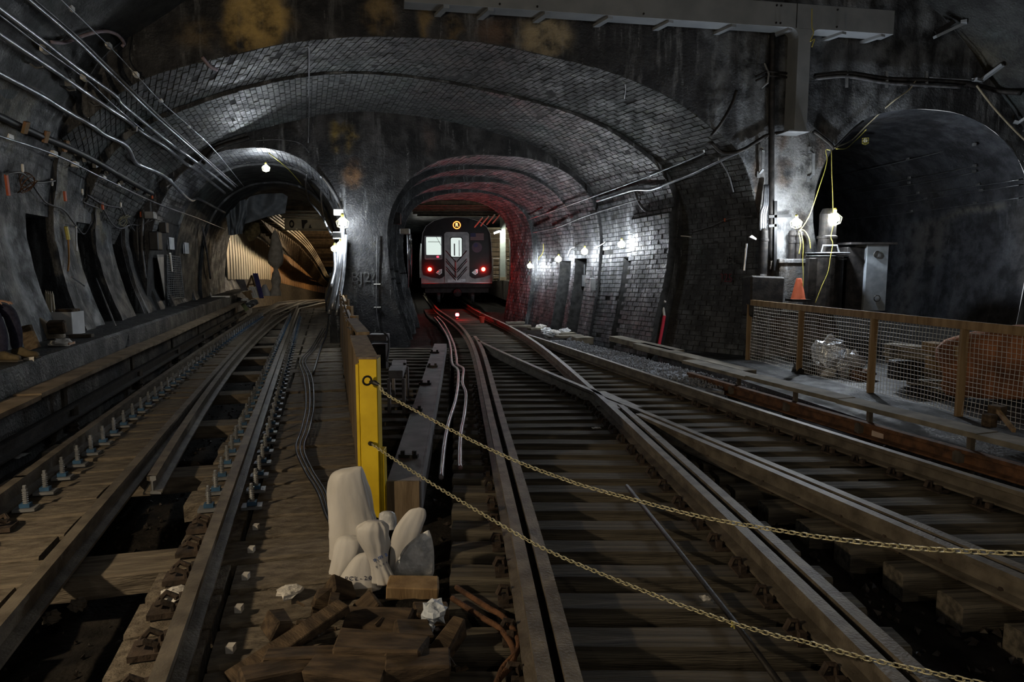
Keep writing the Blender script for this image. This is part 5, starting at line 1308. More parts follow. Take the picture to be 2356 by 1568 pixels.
# ================================================================ RIGHT SIDE: FENCE, EQUIPMENT, BEAM
fence = thing('wire_fence', (4.8, 10, 0.13), 'low lumber framed wire mesh fence on the right platform', 'fence')
fz = 0.14
fb0 = G(1719, 826, fz); fb1 = G(2216, 958, fz); fd = (fb1 - fb0).normalized()
fn = Vector((-fd.y, fd.x, 0));  fn = fn if fn.y < 0 else -fn       # towards the camera side
fpost = [0.0]
def along(px, z):                       # distance along the fence line seen at column px
    d = ray(px, 784); 
    # plan intersection with the fence line
    a = fb0; t = fd; den = d.x * t.y - d.y * t.x
    return (d.y * a.x - d.x * a.y) / den
Ltot = along(2440, 0)
HT = 0.64 * 0 + (CAMZ - fz) - 0.64      # height of the top rail
topz = lambda s: 1.24
for k, px in enumerate((1722, 1841, 2009, 2218, 2440)):
    s = along(px, 0); c = fb0 + fd * s
    MB().beam(c + Vector((0, 0, -0.01)), c + Vector((0, 0, 1.02)), 0.085, 0.045).build('post', M_lumber, fence, bevel=0.003)
    # the posts carry on down to the platform
s_split = along(2110, 0)
for a, b in ((-0.06, s_split), (s_split + 0.01, Ltot)):
    p, q = fb0 + fd * a, fb0 + fd * b
    MB().beam(p + Vector((0, 0, 1.06)), q + Vector((0, 0, 1.06)), 0.045, 0.10).build('top_rail', M_lumber, fence, bevel=0.004)
wm = MB(); L = Ltot; n = int(L / 0.056)
def bulge(s, z): return fn * (-0.03 + 0.035 * nz((s * 1.3, z * 2.0, 4)))
for i in range(n + 1):
    s = L * i / n
    wm.tube([fb0 + fd * (s + 0.012 * nz((s * 2, z * 3, 8))) + Vector((0, 0, z)) + bulge(s, z) for z in [0.01 + 0.1 * k for k in range(11)]], 0.003, 3, cap=False)
for j in range(19):
    z = 0.02 + 0.056 * j
    wm.tube([fb0 + fd * (L * k / 60) + Vector((0, 0, z + 0.012 * nz((L * k / 60 * 2, z * 3, 1)))) + bulge(L * k / 60, z) for k in range(61)], 0.003, 3, cap=False)
w_ = wm.build('wire_mesh', mat('pale_wire', (0.42, 0.39, 0.34), (0.52, 0.49, 0.43), 9, 0.6), fence, fix=False); w_['kind'] = 'stuff'

def back(px, py, depth):                # point on the platform behind the fence
    return G(px, py, 0.13)
# things stored behind the fence
M_foil = mat('silver_foil', (0.4, 0.42, 0.45), (0.75, 0.77, 0.8), 16, 0.18, metal=0.55, bump=0.9, bscale=16)
crumple('plastic_bag', 1908, 822, 10.95, 0.5, 0.66, 'shiny clear bag of scrap behind the wire fence', M_foil, 21, 'bag', 0.4)
crumple('foil_sheet', 1958, 838, 10.6, 0.36, 0.46, 'crumpled silver sheet leaning beside the clear bag', M_foil, 22, 'foil', 0.25)
crumple('plastic_bag', 1908, 858, 10.75, 0.24, 0.14, 'bright white plastic scrap at the foot of the clear bag', M_paper, 25, 'bag', 0.2)
for k, (px, py, w_, h_) in enumerate(((1925, 892, 0.55, 0.12), (1850, 868, 0.4, 0.3), (1985, 880, 0.35, 0.25))):
    crumple('rubble_heap', px, py - 14, 10.7 - 0.0052 * (px - 1925), w_, h_, ['tangled brown twine and rubble', 'brown dirt mound', 'rusty dirt mound'][k] + ' on the platform behind the fence' + ['', ' by the second post', ' by the third post'][k], M_rust if k != 1 else M_floor, 40 + k, 'rubble', 0.4)
PL = [((2045, 796), (2155, 808), 0.13), ((2042, 812), (2160, 822), 0.1), ((2046, 826), (2185, 836), 0.12), ((2060, 845), (2160, 852), 0.12), ((2080, 862), (2170, 866), 0.1), ((2100, 878), (2180, 884), 0.1), ((2095, 897), (2190, 900), 0.1)]
nm_ = ['topmost', 'second', 'third', 'fourth', 'fifth', 'sixth', 'lowest']
for k, (a, b, w_) in enumerate(PL):
    tag(MB().beam(P(*a, 9.95), P(*b, 9.3), 0.22, w_ * 0.75).build('grey_timber', M_boardr, bevel=0.006), nm_[k] + ' grey timber in the stack behind the fence', 'timber', 'grey timber stack')
tag(MB().box(P(2079, 850, 9.45), (0.34, 0.2, 0.27)).build('dark_crate', M_black, bevel=0.01), 'black crate before the timber stack behind the fence', 'crate')
M_otarp = mat('orange_brown_blanket', (0.12, 0.05, 0.025), (0.36, 0.14, 0.06), 3, 0.9, bump=0.8, bscale=7)
tag(blob_px([(2330, 2440, 748), (2270, 2500, 756), (2220, 2540, 768), (2180, 2560, 782), (2160, 2570, 800), (2156, 2570, 822), (2158, 2570, 842), (2162, 2570, 862), (2165, 2570, 885), (2170, 2570, 905)], 8.75, 0.3, 40, 0.03, lean=-0.1).build('blanket_pile', M_otarp, smooth=True), 'orange brown blanket piled behind the right end of the fence', 'blanket')
tag(MB().box(P(2178, 838, 8.85), (0.22, 0.5, 0.16), 0.2).build('yellow_timber', M_lumber, bevel=0.008), 'cut yellow timber end left of the orange blanket', 'timber')
tag(MB().box(P(2175, 803, 8.85), (0.2, 0.6, 0.14), 0.15).build('yellow_timber', M_lumber, bevel=0.008), 'upper yellow timber end beside the orange blanket', 'timber')
# wedge-like tool in front of the fence
wt = thing('hammer', G(2310, 985, 0.43), 'dusty wooden handled hammer lying on the board at the right edge', 'hammer')
MB().beam(P(2296, 945, 6.7), P(2333, 990, 6.3), 0.03, 0.04).build('handle', M_lumber, wt); MB().box(P(2294, 948, 6.75), (0.12, 0.12, 0.14), 0.5).build('head', M_wood, wt)
tag(MB().box(P(2276, 967, 6.6), (0.1, 0.1, 0.13), 0.3).build('wood_wedge', M_wood, bevel=0.01), 'small brown wooden wedge beside the hammer', 'wedge')
# blocks and boxes along the third rail
def gbox(px, py, z, size, rz, name, m, label, cat):
    c = G(px, py, z); return tag(MB().box(c + Vector((0, 0, size[2] / 2)), size, rz, jit=0.006).build(name, m, bevel=0.008), label, cat)
gbox(2036, 1018, 0.03, (0.22, 0.16, 0.12), 0.3, 'brick_block', mat('pink_brick', (0.36, 0.27, 0.22), (0.46, 0.36, 0.3), 9, 0.9), 'pale pink brick under the rusty third rail', 'brick')
gbox(1340, 790, 0.05, (0.42, 0.36, 0.16), 0.25, 'timber_block', M_boardr, 'square timber block on the gravel beside the right rail', 'timber')
for k, (px, py, s) in enumerate(((1195, 752, 0.7), (1185, 744, 0.6), (1290, 770, 0.8), (1310, 776, 0.7), (1240, 758, 0.6))):
    gbox(px, py, 0.04, (s, 0.25, 0.06), 0.1 * k, 'loose_board', M_boardr, ['grey', 'pale', 'dark', 'split', 'short'][k] + ' loose board on the ground right of the switch points', 'board')
for k, (px, py) in enumerate(((1258, 760), (1275, 765), (1245, 752), (1320, 782), (1300, 762), (1262, 770))):
    crumple('litter_bag', px, py, G(px, py, 0.1).y, 0.32, 0.16, ['pale film scrap', 'crumpled white film', 'small white cup like scrap', 'grey rag', 'dusty film heap', 'grey plastic heap'][k] + ' at the foot of the lit brick wall', [M_clear, M_paper, M_ceram, M_box, M_clear, M_box][k], 60 + k)
# long kerb boards
kb = thing('kerb_timber', G(1560, 830, 0.2), 'weathered kerb timbers at the foot of the dark wall', 'kerb')
for a, b, w_ in (((1415, 778), (1560, 812), 0.3), ((1470, 795), (1640, 838), 0.28), ((1640, 838), (1725, 860), 0.25)):
    MB().beam(G(*a, 0.2), G(*b, 0.2), w_, 0.12).build('timber', M_boardr, kb, bevel=0.008)
# shiny puddles
M_water = mat('black_water', (0.006, 0.006, 0.007), None, 4, 0.08, spec=0.6, bump=0.06, bscale=30)
for k, (c_, w_, h_) in enumerate((((1890, 985), 1.9, 0.28), ((1985, 1075), 0.75, 0.55))):
    p = G(*c_, 0.0); pts = []
    for i in range(18):
        a = 2 * math.pi * i / 18; r = 1 + 0.3 * nz((math.cos(a), math.sin(a), k))
        q = Vector((math.cos(a) * h_ / 2 * r, math.sin(a) * w_ / 2 * r, 0)); q.x -= 0.24 * q.y; pts.append(p + q + Vector((0, 0, -0.01 if k == 0 else -0.03)))
    tag(MB().prism(pts, (0, 0, -0.08)).build('puddle', M_water), ['long glinting puddle beside the rusty third rail', 'wet glinting patch between ties of the right track'][k], 'puddle')
for k, pth in enumerate((AR,)):
    pass

# ---- equipment by the pillar
def cyl(name, px0, px1, y0, y1, Y, m, label=None, cat=None, parent=None, n=28, prof=None):
    a = P((px0 + px1) / 2, y1, Y); b = P((px0 + px1) / 2, y0, Y); r = (P(px1, y1, Y).x - P(px0, y1, Y).x) / 2; h = b.z - a.z
    pr_ = [(r, 0), (r, h)] if prof is None else [(r * k, h * t) for k, t in prof]
    o = MB().lathe(pr_, c=a, n=n).build(name, m, parent, smooth=False)
    if label: tag(o, label, cat)
    return o
EY = 12.9
t = thing('pothead', P(1754, 625, EY), 'dark cable pothead with three conduits at the left of the pillar', 'pothead')
cyl('bell', 1744, 1764, 525, 630, EY, M_darkst, parent=t, prof=[(1, 0), (1, .72), (1.12, .72), (1.12, .76), (1, .78), (0.9, .95), (0.6, 1)])
for k in range(3): MB().tube(smooth_path([P(1750 + 5 * k, 530, EY), P(1751 + 5 * k, 490, EY), P(1757 + 4 * k, 470, EY), P(1760 + 3 * k, 425, EY + .05)], 5), 0.025, 7).build('conduit', M_condu, t, smooth=True)
for k, (a, b) in enumerate(((1812, 1828), (1828, 1843))):
    t = thing('pothead', P((a + b) / 2, 605, EY), ['left', 'right'][k] + ' of the paired dark potheads under the flood lamp', 'pothead')
    cyl('bell', a, b, 530, 606, EY, M_darkst, parent=t, prof=[(0.9, 0), (0.9, .6), (1.05, .62), (1.05, .68), (0.92, .7), (0.92, .8), (1.2, .86), (1.2, .92), (0.8, 1)])
t = thing('concrete_plinth', P(1820, 690, EY), 'grey plinth cabinet below the paired potheads', 'plinth')
a, b = P(1786, 694, EY), P(1856, 604, EY); MB().box(((a.x + b.x) / 2, EY + 0.1, (a.z + b.z) / 2 - 0.1), (b.x - a.x, 0.4, b.z - a.z + 0.2)).build('cabinet', M_pillar, t, bevel=0.02)
MB().box(((a.x + b.x) / 2, EY + 0.1, b.z + 0.03), (b.x - a.x + 0.06, 0.48, 0.08)).build('top_slab', M_pillar, t, bevel=0.01)
t = thing('traffic_cone', P(1836, 690, EY - .35), 'faded orange traffic cone before the grey plinth', 'cone')
a = P(1836, 690, EY - .4); MB().lathe([(0.14, 0), (0.125, 0.04), (0.05, 0.38), (0.04, 0.40)], c=a, n=24).build('cone', M_orange, t); MB().box(a + Vector((0, 0, 0.0)), (0.34, 0.34, 0.04)).build('base', M_black, t)
t = thing('transformer', P(1898, 700, EY - .1), 'dark steel transformer case with ringed lid behind the fence', 'transformer')
a, b = P(1858, 712, EY - .1), P(1934, 592, EY - .1); cx_ = (a.x + b.x) / 2
MB().lathe([(0.36, 0), (0.36, b.z - a.z)], c=(cx_, EY, a.z), n=32).build('tank', M_darkst, t)
MB().box((cx_ - 0.24, EY - 0.08, (a.z + b.z) / 2), (0.28, 0.4, b.z - a.z - 0.02)).build('side_case', M_darkst, t, bevel=0.01)
for k, (r, z) in enumerate(((0.33, 0.02), (0.36, 0.075), (0.38, 0.13))): MB().lathe([(r, 0), (r + .012, 0.012), (r, 0.025)], c=(cx_ + 0.08, EY, b.z + z - 0.06), n=22).build('lid_ring', M_steel, t)
MB().tube([(cx_ - 0.12, EY - .2, b.z + 0.1), (cx_ - 0.1, EY - .2, b.z + 0.22), (cx_ + 0.16, EY - .2, b.z + 0.22), (cx_ + 0.2, EY - .2, b.z + 0.1)], 0.018, 6).build('lifting_handle', M_steel, t)
MB().lathe([(0.16, 0), (0.16, 0.3), (0.18, 0.3), (0.18, 0.34), (0.15, 0.36), (0.15, 0.75), (0.1, 0.85)], c=(cx_ + 0.06, EY, b.z + 0.05), n=28).build('bushing', M_darkst, t)
t = thing('equipment_cabinet', P(2015, 712, EY), 'tall grey steel cabinet with two round ports in the side tunnel mouth', 'cabinet')
a, b = P(1988, 715, EY - .05), P(2048, 562, EY - .05); MB().box(((a.x + b.x) / 2, EY + 0.2, (a.z + b.z) / 2), (b.x - a.x, 0.45, b.z - a.z)).build('door', mat('cabinet_grey', (0.15, 0.17, 0.19), (0.21, 0.23, 0.25), 9, 0.55), t, bevel=0.01)
MB().box((a.x - 0.16, EY + 0.3, (a.z + b.z) / 2 - 0.02), (0.33, 0.5, b.z - a.z - 0.05)).build('case', M_darkst, t, bevel=0.01)
MB().box(((a.x + b.x) / 2 - 0.1, EY + 0.2, b.z + 0.02), (b.x - a.x + 0.45, 0.55, 0.04)).build('lid', M_darkst, t)
for py in (585, 686):
    c = P(2018, py, EY - 0.04); o = torus(c, 0.058, 0.009, Matrix.Identity(3), 16, 5).build('port_ring', M_darkst, t)
c = P(1755, 668, EY - .2); tag(MB().box((c.x, c.y, c.z - 0.1), (0.66, 0.4, 0.72), 0.1, jit=0.03).build('covered_crate', M_darkst, bevel=0.03), 'dark canvas covered crate left of the plinth behind the fence', 'crate')
MB_ = MB().tube([P(1712, 622, EY - .3), P(1718, 560, EY - .3)], 0.018, 6); tag(MB_.build('upright_pipe', M_condu), 'short upright pipe at the corner left of the potheads', 'pipe')
tag(MB().prism([P(1724, 545, EY - .3), P(1740, 552, EY - .3), P(1741, 548, EY - .3), P(1730, 540, EY - .3)], (0, 0.05, 0)).build('tin_cap', M_ceram), 'small white metal shade above the upright pipe', 'shade')  # white metal shade over the pipe
# pillar face: pipe, bracket, handles
def wtube(pxs, r, off, m, name, label, cat, parent=None, n=7, k=5):
    pts = smooth_path([W(x, y_, off) for x, y_ in pxs], k); o = MB().tube(pts, r, n).build(name, m, parent, smooth=True)
    return tag(o, label, cat) if parent is None else o
wtube([(1771, 75), (1769, 200), (1768, 330), (1768, 470), (1768, 600)], 0.055, 0.10, M_darkst, 'drain_pipe', 'dark vertical drain pipe down the left of the pillar', 'pipe')
for k, (x, ya, yb) in enumerate(((1748, 340, 402), (1863, 345, 412))):
    t = thing('grab_bar', W(x, yb, 0.05), ['left', 'right'][k] + ' galvanised grab bracket on the pillar face', 'bracket')
    MB().beam(W(x, ya + 10, 0.12), W(x - 1, yb - 12, 0.12), 0.05, 0.02, up=(0, 1, 0)).build('bar', M_steel, t)
    for yy, dx in ((ya, -2), (yb, -5)): MB().box(W(x + dx, yy, 0.03), (0.06, 0.03, 0.11)).build('foot', M_steel, t)
    MB().beam(W(x - 3, yb - 2, 0.04), W(x, yb - 12, 0.12), 0.05, 0.02).build('strut', M_steel, t); MB().beam(W(x - 1, ya + 2, 0.04), W(x, ya + 10, 0.12), 0.05, 0.02).build('strut', M_steel, t)
t = thing('cross_bracket', P(1784, 610, EY), 'dark cross shaped cable bracket on the pillar', 'bracket')
MB().beam(P(1784, 462, EY), P(1783, 622, EY), 0.05, 0.05, up=(0, 1, 0)).build('upright', M_black, t); MB().beam(P(1768, 498, EY), P(1820, 496, EY), 0.05, 0.05).build('arm', M_black, t); MB().beam(P(1768, 520, EY), P(1786, 518, EY), 0.05, 0.05).build('arm', M_black, t)
# cables round the pillar top
wtube([(1640, 320), (1668, 345), (1700, 348), (1740, 325), (1765, 312), (1815, 305)], 0.035, 0.08, M_darkst, 'cable', 'thick dark cable bending round the top left of the pillar', 'cable')
wtube([(1866, 304), (1885, 318), (1905, 335), (1911, 345)], 0.04, 0.08, M_darkst, 'cable', 'thick dark cable from the hanging column to the tunnel corner', 'cable')
wtube([(1690, 210), (1680, 240), (1655, 285), (1640, 305)], 0.03, 0.08, M_darkst, 'cable', 'dark cable running down to the arch edge at upper right', 'cable')
t = thing('cable_clamp', W(1760, 178, 0.1), 'pair of dark cable clamps crossing the drain pipe', 'clamp')
for yy in (172, 181): MB().tube([W(1731, yy + 8, 0.12), W(1755, yy - 3, 0.14), W(1790, yy, 0.14), W(1820, yy + 4, 0.1)], 0.02, 6).build('bar', M_darkst, t)
MB().tube([W(1752, 150, 0.1), W(1757, 175, 0.16), W(1755, 195, 0.16), W(1745, 205, 0.1)], 0.02, 6).build('hook', M_steel, t)
# horizontal dark ledge pipes right of the hanging column
wtube([(1868, 178), (1940, 172), (2030, 185), (2120, 188), (2200, 192), (2300, 200), (2356, 205)], 0.05, 0.1, M_darkst, 'pipe', 'dark horizontal pipe across the headwall over the side tunnel', 'pipe')
wtube([(1868, 185), (1940, 180), (2030, 195), (2120, 200), (2200, 204)], 0.03, 0.12, M_cable, 'cable', 'thin cable under the dark headwall pipe', 'cable')
for k, x in enumerate((1938, 2030, 2120)):
    tag(MB().beam(W(x, 168, 0.12), W(x, 205, 0.12), 0.05, 0.03, up=(0, 1, 0)).build('pipe_hanger', M_steel), ['left', 'middle', 'right'][k] + ' hanger strap of the dark headwall pipe', 'hanger', 'pipe hangers')

# ---- grey steel beam with stub brackets and hanging column
YB = 11.75
bm_ = thing('steel_beam', Q(1500, 60, YB), 'grey painted steel beam across the headwall with a hanging column', 'beam')
def bq(px, py, d=0.0): return Q(px, py, YB) + Vector((-0.17, 0.98, 0)) * d
top = [bq(930, -60), bq(2056, 24)]; bot = [bq(930, 1), bq(2056, 79)]
zt_, zb_ = (top[1].z), (bot[1].z)
A = Vector((bot[0].x, bot[0].y, zb_)); B = Vector((bot[1].x, bot[1].y, zb_))
MB().prism([A, B, B + Vector((0, 0, zt_ - zb_)), A + Vector((0, 0, zt_ - zb_))], Vector((-0.06, 0.32, 0))).build('beam_body', M_grey, bm_, bevel=0.004)
ld = (B - A).normalized(); bk = Vector((-ld.y, ld.x, 0))
for px in (1028, 1130, 1260, 1405, 1545, 1690, 1820, 1945, 2035):
    c = bq(px, 60); s = (c - A).dot(ld); c = A + ld * s
    mb = MB(); mb.beam(c + Vector((0, 0, -0.02)) + bk * 0.02, c + Vector((-0.18, 0, -0.03)) + bk * 0.62, 0.10, 0.05); mb.build('stub_bracket', M_grey, bm_)
for px in (1150, 1236, 1480, 1785, 1795, 1925):
    c = bq(px, 60); s = (c - A).dot(ld); c = A + ld * s
    for dz in (0.06, zt_ - zb_ - 0.06): MB().lathe([(0.018, -0.012), (0.018, 0.005)], c=c + Vector((0, -0.005, dz)), n=8, axis='Y').build('bolt', M_darkst, bm_)
for px in (1832,): 
    c = bq(px, 60); s = (c - A).dot(ld); c = A + ld * s; MB().box(c + Vector((0, -0.003, (zt_ - zb_) / 2)), (0.012, 0.01, zt_ - zb_), 0.17).build('joint', M_darkst, bm_)
c0 = bq(1838, 70); c1 = bq(1867, 70); cb_ = bq(1850, 302)
s0 = (c0 - A).dot(ld); s1 = (c1 - A).dot(ld); p0 = A + ld * s0; p1 = A + ld * s1
hz = zb_ - cb_.z
MB().prism([p0, p1, p1 - Vector((0, 0, hz)), p0 - Vector((0, 0, hz))], Vector((-0.06, 0.34, 0))).build('hanging_column', M_grey, bm_, bevel=0.004)
for sgn, pp in ((-1, p0), (1, p1)):
    MB().prism([pp + Vector((0, 0, 0.0))] + [pp + ld * (sgn * 0.16 * (1 - math.sin(a))) + Vector((0, 0, -0.16 * (1 - math.cos(a)))) for a in [k * math.pi / 2 / 6 for k in range(7)]], Vector((-0.05, 0.3, 0))).build('gusset', M_grey, bm_)
MB().box((p0 + p1) / 2 + Vector((-0.1, 0.1, -hz - 0.012)), (0.42, 0.42, 0.02), 0.17).build('foot_plate', M_steel, bm_)
# bent channel brackets on the right vault
for k, (a, b, c_) in enumerate((((2132, 92), (2190, 66), (2222, 42)), ((2222, 188), (2276, 165), (2312, 144)), ((2312, 284), (2366, 262), (2390, 250)))):
    t = thing('channel_bracket', W(*b, 0.1), ['upper', 'middle', 'lower'][k] + ' bent grey channel bracket on the right vault', 'bracket', 'channel brackets')
    pa, pb, pc = W(*a, 0.2), W(*b, 0.28), W(*c_, 0.06)
    MB().beam(pa, pb, 0.10, 0.05).build('arm', M_grey, t); MB().beam(pb, pc, 0.10, 0.05).build('brace', M_grey, t)
    MB().beam(pa + Vector((0.1, .15, .12)), pb + Vector((-.02, .15, .14)), 0.03, 0.08).build('channel', M_darkst, t)
# wires through the side tunnel
wires = [((2356, 300), (2100, 357), (1917, 399)), ((2356, 355), (2150, 395), (1925, 436)), ((2356, 370), (2150, 410), (1925, 446)), ((2356, 408), (2150, 438), (1960, 462)), ((2356, 420), (2150, 452), (1990, 478)), ((2356, 452), (2150, 480), (1935, 505))]
wl_n = ['top', 'second', 'third', 'fourth', 'fifth', 'lowest']
for k, w_ in enumerate(wires):
    t = thing('signal_wire', W(*w_[1], 0.12), wl_n[k] + ' of six wires along the wall of the side tunnel', 'wire', 'side tunnel wires')
    MB().tube(smooth_path([W(*q, 0.12) for q in w_], 5), 0.012, 5).build('wire', M_condu, t, smooth=True)
    for f_ in (0.25, 0.6):
        x = w_[0][0] + (w_[2][0] - w_[0][0]) * f_; y_ = w_[0][1] + (w_[2][1] - w_[0][1]) * f_
        MB().box(W(x, y_, 0.08), (0.05, 0.07, 0.06)).build('clip', M_box, t)
wtube([(2235, 200), (2270, 245), (2310, 290), (2356, 335)], 0.02, 0.12, mat('tan_rope', (0.2, 0.17, 0.12), (0.3, 0.26, 0.18), 9, 0.8), 'rope', 'tan rope drooping from the middle bracket on the right', 'rope')
wtube([(2120, 185), (2160, 187), (2220, 190)], 0.014, 0.2, M_cable, 'cable', 'thin cable between the two upper right brackets', 'cable')

# right wall of the main arch: conduits and long wires
wtube([(1215, 505), (1350, 455), (1480, 405), (1610, 352), (1625, 335)], 0.018, 0.1, M_condu, 'signal_wire', 'thin straight wire across the right side of the arch', 'wire')
wtube([(1380, 460), (1440, 440), (1470, 432), (1505, 432), (1540, 420), (1600, 395), (1660, 365), (1700, 348)], 0.032, 0.08, M_condu, 'conduit', 'bent galvanised conduit on the right wall of the arch', 'conduit')
wtube([(1465, 432), (1475, 460), (1490, 482), (1510, 490), (1516, 497)], 0.03, 0.08, M_cable, 'conduit', 'short curved conduit drop below the bent conduit', 'conduit')
wtube([(1225, 535), (1290, 520), (1340, 500), (1400, 480), (1480, 455)], 0.022, 0.09, M_cable, 'cable', 'clipped cable sagging over the brick piers right of the train', 'cable')
wtube([(1590, 535), (1640, 520), (1680, 503), (1735, 496)], 0.012, 0.06, M_cable, 'cable', 'thin black cable over the dark wall with a red tag', 'cable')
tag(MB().box(W(1672, 505, 0.06), (0.03, 0.03, 0.06)).build('red_tag', M_orange), 'small red tag on the thin cable of the dark wall', 'tag')
wtube([(1530, 541), (1570, 543), (1595, 545)], 0.012, 0.06, M_ceram, 'cord', 'white cord leading from the lit wall lamp to the dark wall', 'cord')
wtube([(1660, 365), (1680, 400), (1692, 440)], 0.015, 0.06, M_cable, 'cable', 'thin cable dropping from the clamp at the arch edge', 'cable')
tag(MB().box(W(1661, 363, 0.06), (0.1, 0.06, 0.07)).build('clamp_box', M_box), 'small white clamp box on the arch edge at right', 'clamp')
wtube([(1439, 187), (1441, 200), (1438, 222)], 0.008, 0.05, M_steel, 'hook_wire', 'little wire hook hanging from the first arch ring', 'hook')
for k, (px, py) in enumerate(((1342, 645), (1372, 655))):
    t = thing('switch_box', W(px, py, 0.1), ['left', 'right'][k] + ' grey switch box below the wall lamps', 'box'); c = W(px, py, 0.1)
    MB().box(c, (0.14, 0.16, 0.32)).build('case', M_box, t, bevel=0.01); MB().tube([c + Vector((0, 0, 0.16)), c + Vector((0, 0, 0.45))], 0.018, 6).build('conduit', M_condu, t)
# red and white hazard pole leaning on the step of the wall
t = thing('hazard_pole', G(1512, 798, 0.15), 'red and white paint dripped pole at the edge of the lit wall', 'pole')
MB().tube(smooth_path([W(1513, 795, 0.06), W(1520, 760, 0.06), W(1526, 725, 0.06)], 4), 0.035, 7).build('red_shaft', mat('hazard_red', (0.55, 0.03, 0.06), None, 4, 0.6), t); MB().tube(smooth_path([W(1526, 728, 0.06), W(1531, 700, 0.06), W(1536, 694, 0.06)], 4), 0.028, 7).build('white_shaft', M_paper, t)
MB().lathe([(0.12, 0), (0.1, 0.05), (0.05, 0.07)], c=G(1511, 800, 0.14), n=10).build('foot', M_black, t)
# faint lettering on the dark walls
M_chalk = mat('faint_chalk', (0.045, 0.045, 0.045), (0.085, 0.085, 0.085), 20, 0.9)
def paint(txt, px, py, h, label, m, rot=0.0, yaw=0.0):
    p = W(px, py, 0.03); t = thing('wall_lettering', p, label, 'lettering')
    text_on(txt, t, None, None, p, h, rot, m=m, yaw=yaw, name='letters'); return t
paint('BJ2?', 836, 638, 0.36, 'faint chalk graffiti on the dark pier between the tunnels', M_chalk, yaw=0.18)
paint('DEL', 1678, 598, 0.24, 'faint painted letters high on the dark right wall', M_chalk, yaw=-1.1)
paint('325', 1672, 640, 0.24, 'faint red painted digits on the dark right wall', mat('faint_red', (0.10, 0.025, 0.03), None, 8, 0.9), yaw=-1.1)
# ================================================================ LEFT WALL AND BENCH
def strap_wire(name, pxs, r, off, m, label, cat, clips=(), clip_mat=None, clip_size=(0.07, 0.13, 0.06), group=None):
    t = thing(name, W(*pxs[0], off), label, cat, group)
    # straight runs hang free of the stepped rings: depth follows a straight line between the two fixed ends
    px_ = list(pxs)
    if px_[0][0] <= 140: px_ = [(px_[0][0] * 2 - px_[1][0], px_[0][1] * 2 - px_[1][1])] + px_ if px_[1][0] - px_[0][0] < 130 else px_
    a, b = W(*pxs[0], off), W(*pxs[-1], off)
    x0, x1 = pxs[0][0], pxs[-1][0]; pts = []
    dense = [(v.x, v.y) for v in smooth_path([Vector((x, y_, 0)) for x, y_ in px_], 7)]; ds = []
    for x, y_ in dense:
        f_ = (x - x0) / max(1, x1 - x0); Yl = 1 / (1 / a.y + (1 / b.y - 1 / a.y) * f_)
        ds.append(min(Yl, W(x, y_, off).y - 0.02) if x > 0 else Yl)
    mn = [min(ds[max(0, i - 2):i + 3]) for i in range(len(ds))]
    sm = [sum(mn[max(0, i - 2):i + 3]) / len(mn[max(0, i - 2):i + 3]) for i in range(len(ds))]
    pts = [P(x, y_, q) for (x, y_), q in zip(dense, sm)]
    run = MB().tube(pts, r, 7).build('line', m, t, smooth=True)
    def near_run(x, y_):
        f_ = (x - x0) / max(1, x1 - x0); Yl = 1 / (1 / a.y + (1 / b.y - 1 / a.y) * f_); return P(x, y_, min(Yl, W(x, y_, off).y) + 0.02)
    for x, y_ in clips:
        c = near_run(x, y_); MB().box(c, clip_size, 0.26).build('insulator', clip_mat or M_ceram, t, bevel=0.006)
        MB().lathe([(0.022, -0.07), (0.03, -0.05), (0.02, -0.03), (0.03, -0.01), (0.022, 0.02)], c=c + Vector((-0.03, 0.09, -0.01)), n=7, axis='Y').build('insulator_cap', clip_mat or M_ceram, t)
    return t
c1 = [(0, 79), (114, 155), (162, 188), (234, 238), (296, 279), (320, 300), (379, 337), (424, 374), (448, 389), (517, 444)]
t = strap_wire('conduit', c1, 0.035, 0.14, M_condu, 'bright galvanised conduit lowest of the straight pipes on the left vault', 'conduit')
for x, y_ in ((72, 133), (150, 188), (228, 236), (300, 282)):
    p = W(x, y_, 0.10); MB().tube([p + Vector((-.12, 0, -.02)), p + Vector((-.05, 0, -.07)), p + Vector((.04, 0, -.06)), p + Vector((.05, 0, .02))], 0.014, 6).build('hook', M_steel, t)
MB().box(W(138, 178, 0.14), (0.09, 0.16, 0.12), 0.26).build('pull_box', M_box, t)
strap_wire('conduit', [(0, 20), (93, 90), (172, 152), (262, 217), (279, 238), (337, 286), (406, 341), (437, 362), (534, 437)], 0.032, 0.14, M_condu, 'kinked conduit above the bright conduit on the left vault', 'conduit')
strap_wire('conduit', [(62, -5), (169, 86), (258, 172), (344, 255), (444, 344), (541, 430)], 0.026, 0.15, M_condu, 'left of the two close conduits on the upper left vault', 'conduit')
strap_wire('conduit', [(75, -5), (176, 82), (264, 168), (352, 254), (450, 344), (546, 428)], 0.018, 0.17, M_cable, 'right of the two close conduits on the upper left vault', 'conduit')
strap_wire('signal_wire', [(138, -3), (248, 103), (313, 172), (368, 231), (434, 289), (492, 344), (562, 430)], 0.009, 0.16, M_condu, 'highest thin wire on pale insulators along the left vault', 'wire', ((162, 16), (250, 104), (313, 171), (369, 229), (434, 289), (465, 318)))
strap_wire('signal_wire', [(0, 35), (105, 115), (195, 180), (262, 242), (330, 300)], 0.009, 0.13, M_condu, 'thin wire between the bright and kinked conduits', 'wire', ((104, 114), (195, 179)), clip_size=(0.08, 0.17, 0.08))
strap_wire('hose', [(0, 169), (90, 217), (150, 254), (207, 286), (241, 310), (289, 334), (310, 372), (327, 382), (379, 406), (434, 458), (458, 458), (517, 489)], 0.038, 0.09, M_condu, 'wavy grey armoured cable under the straight conduits', 'cable')
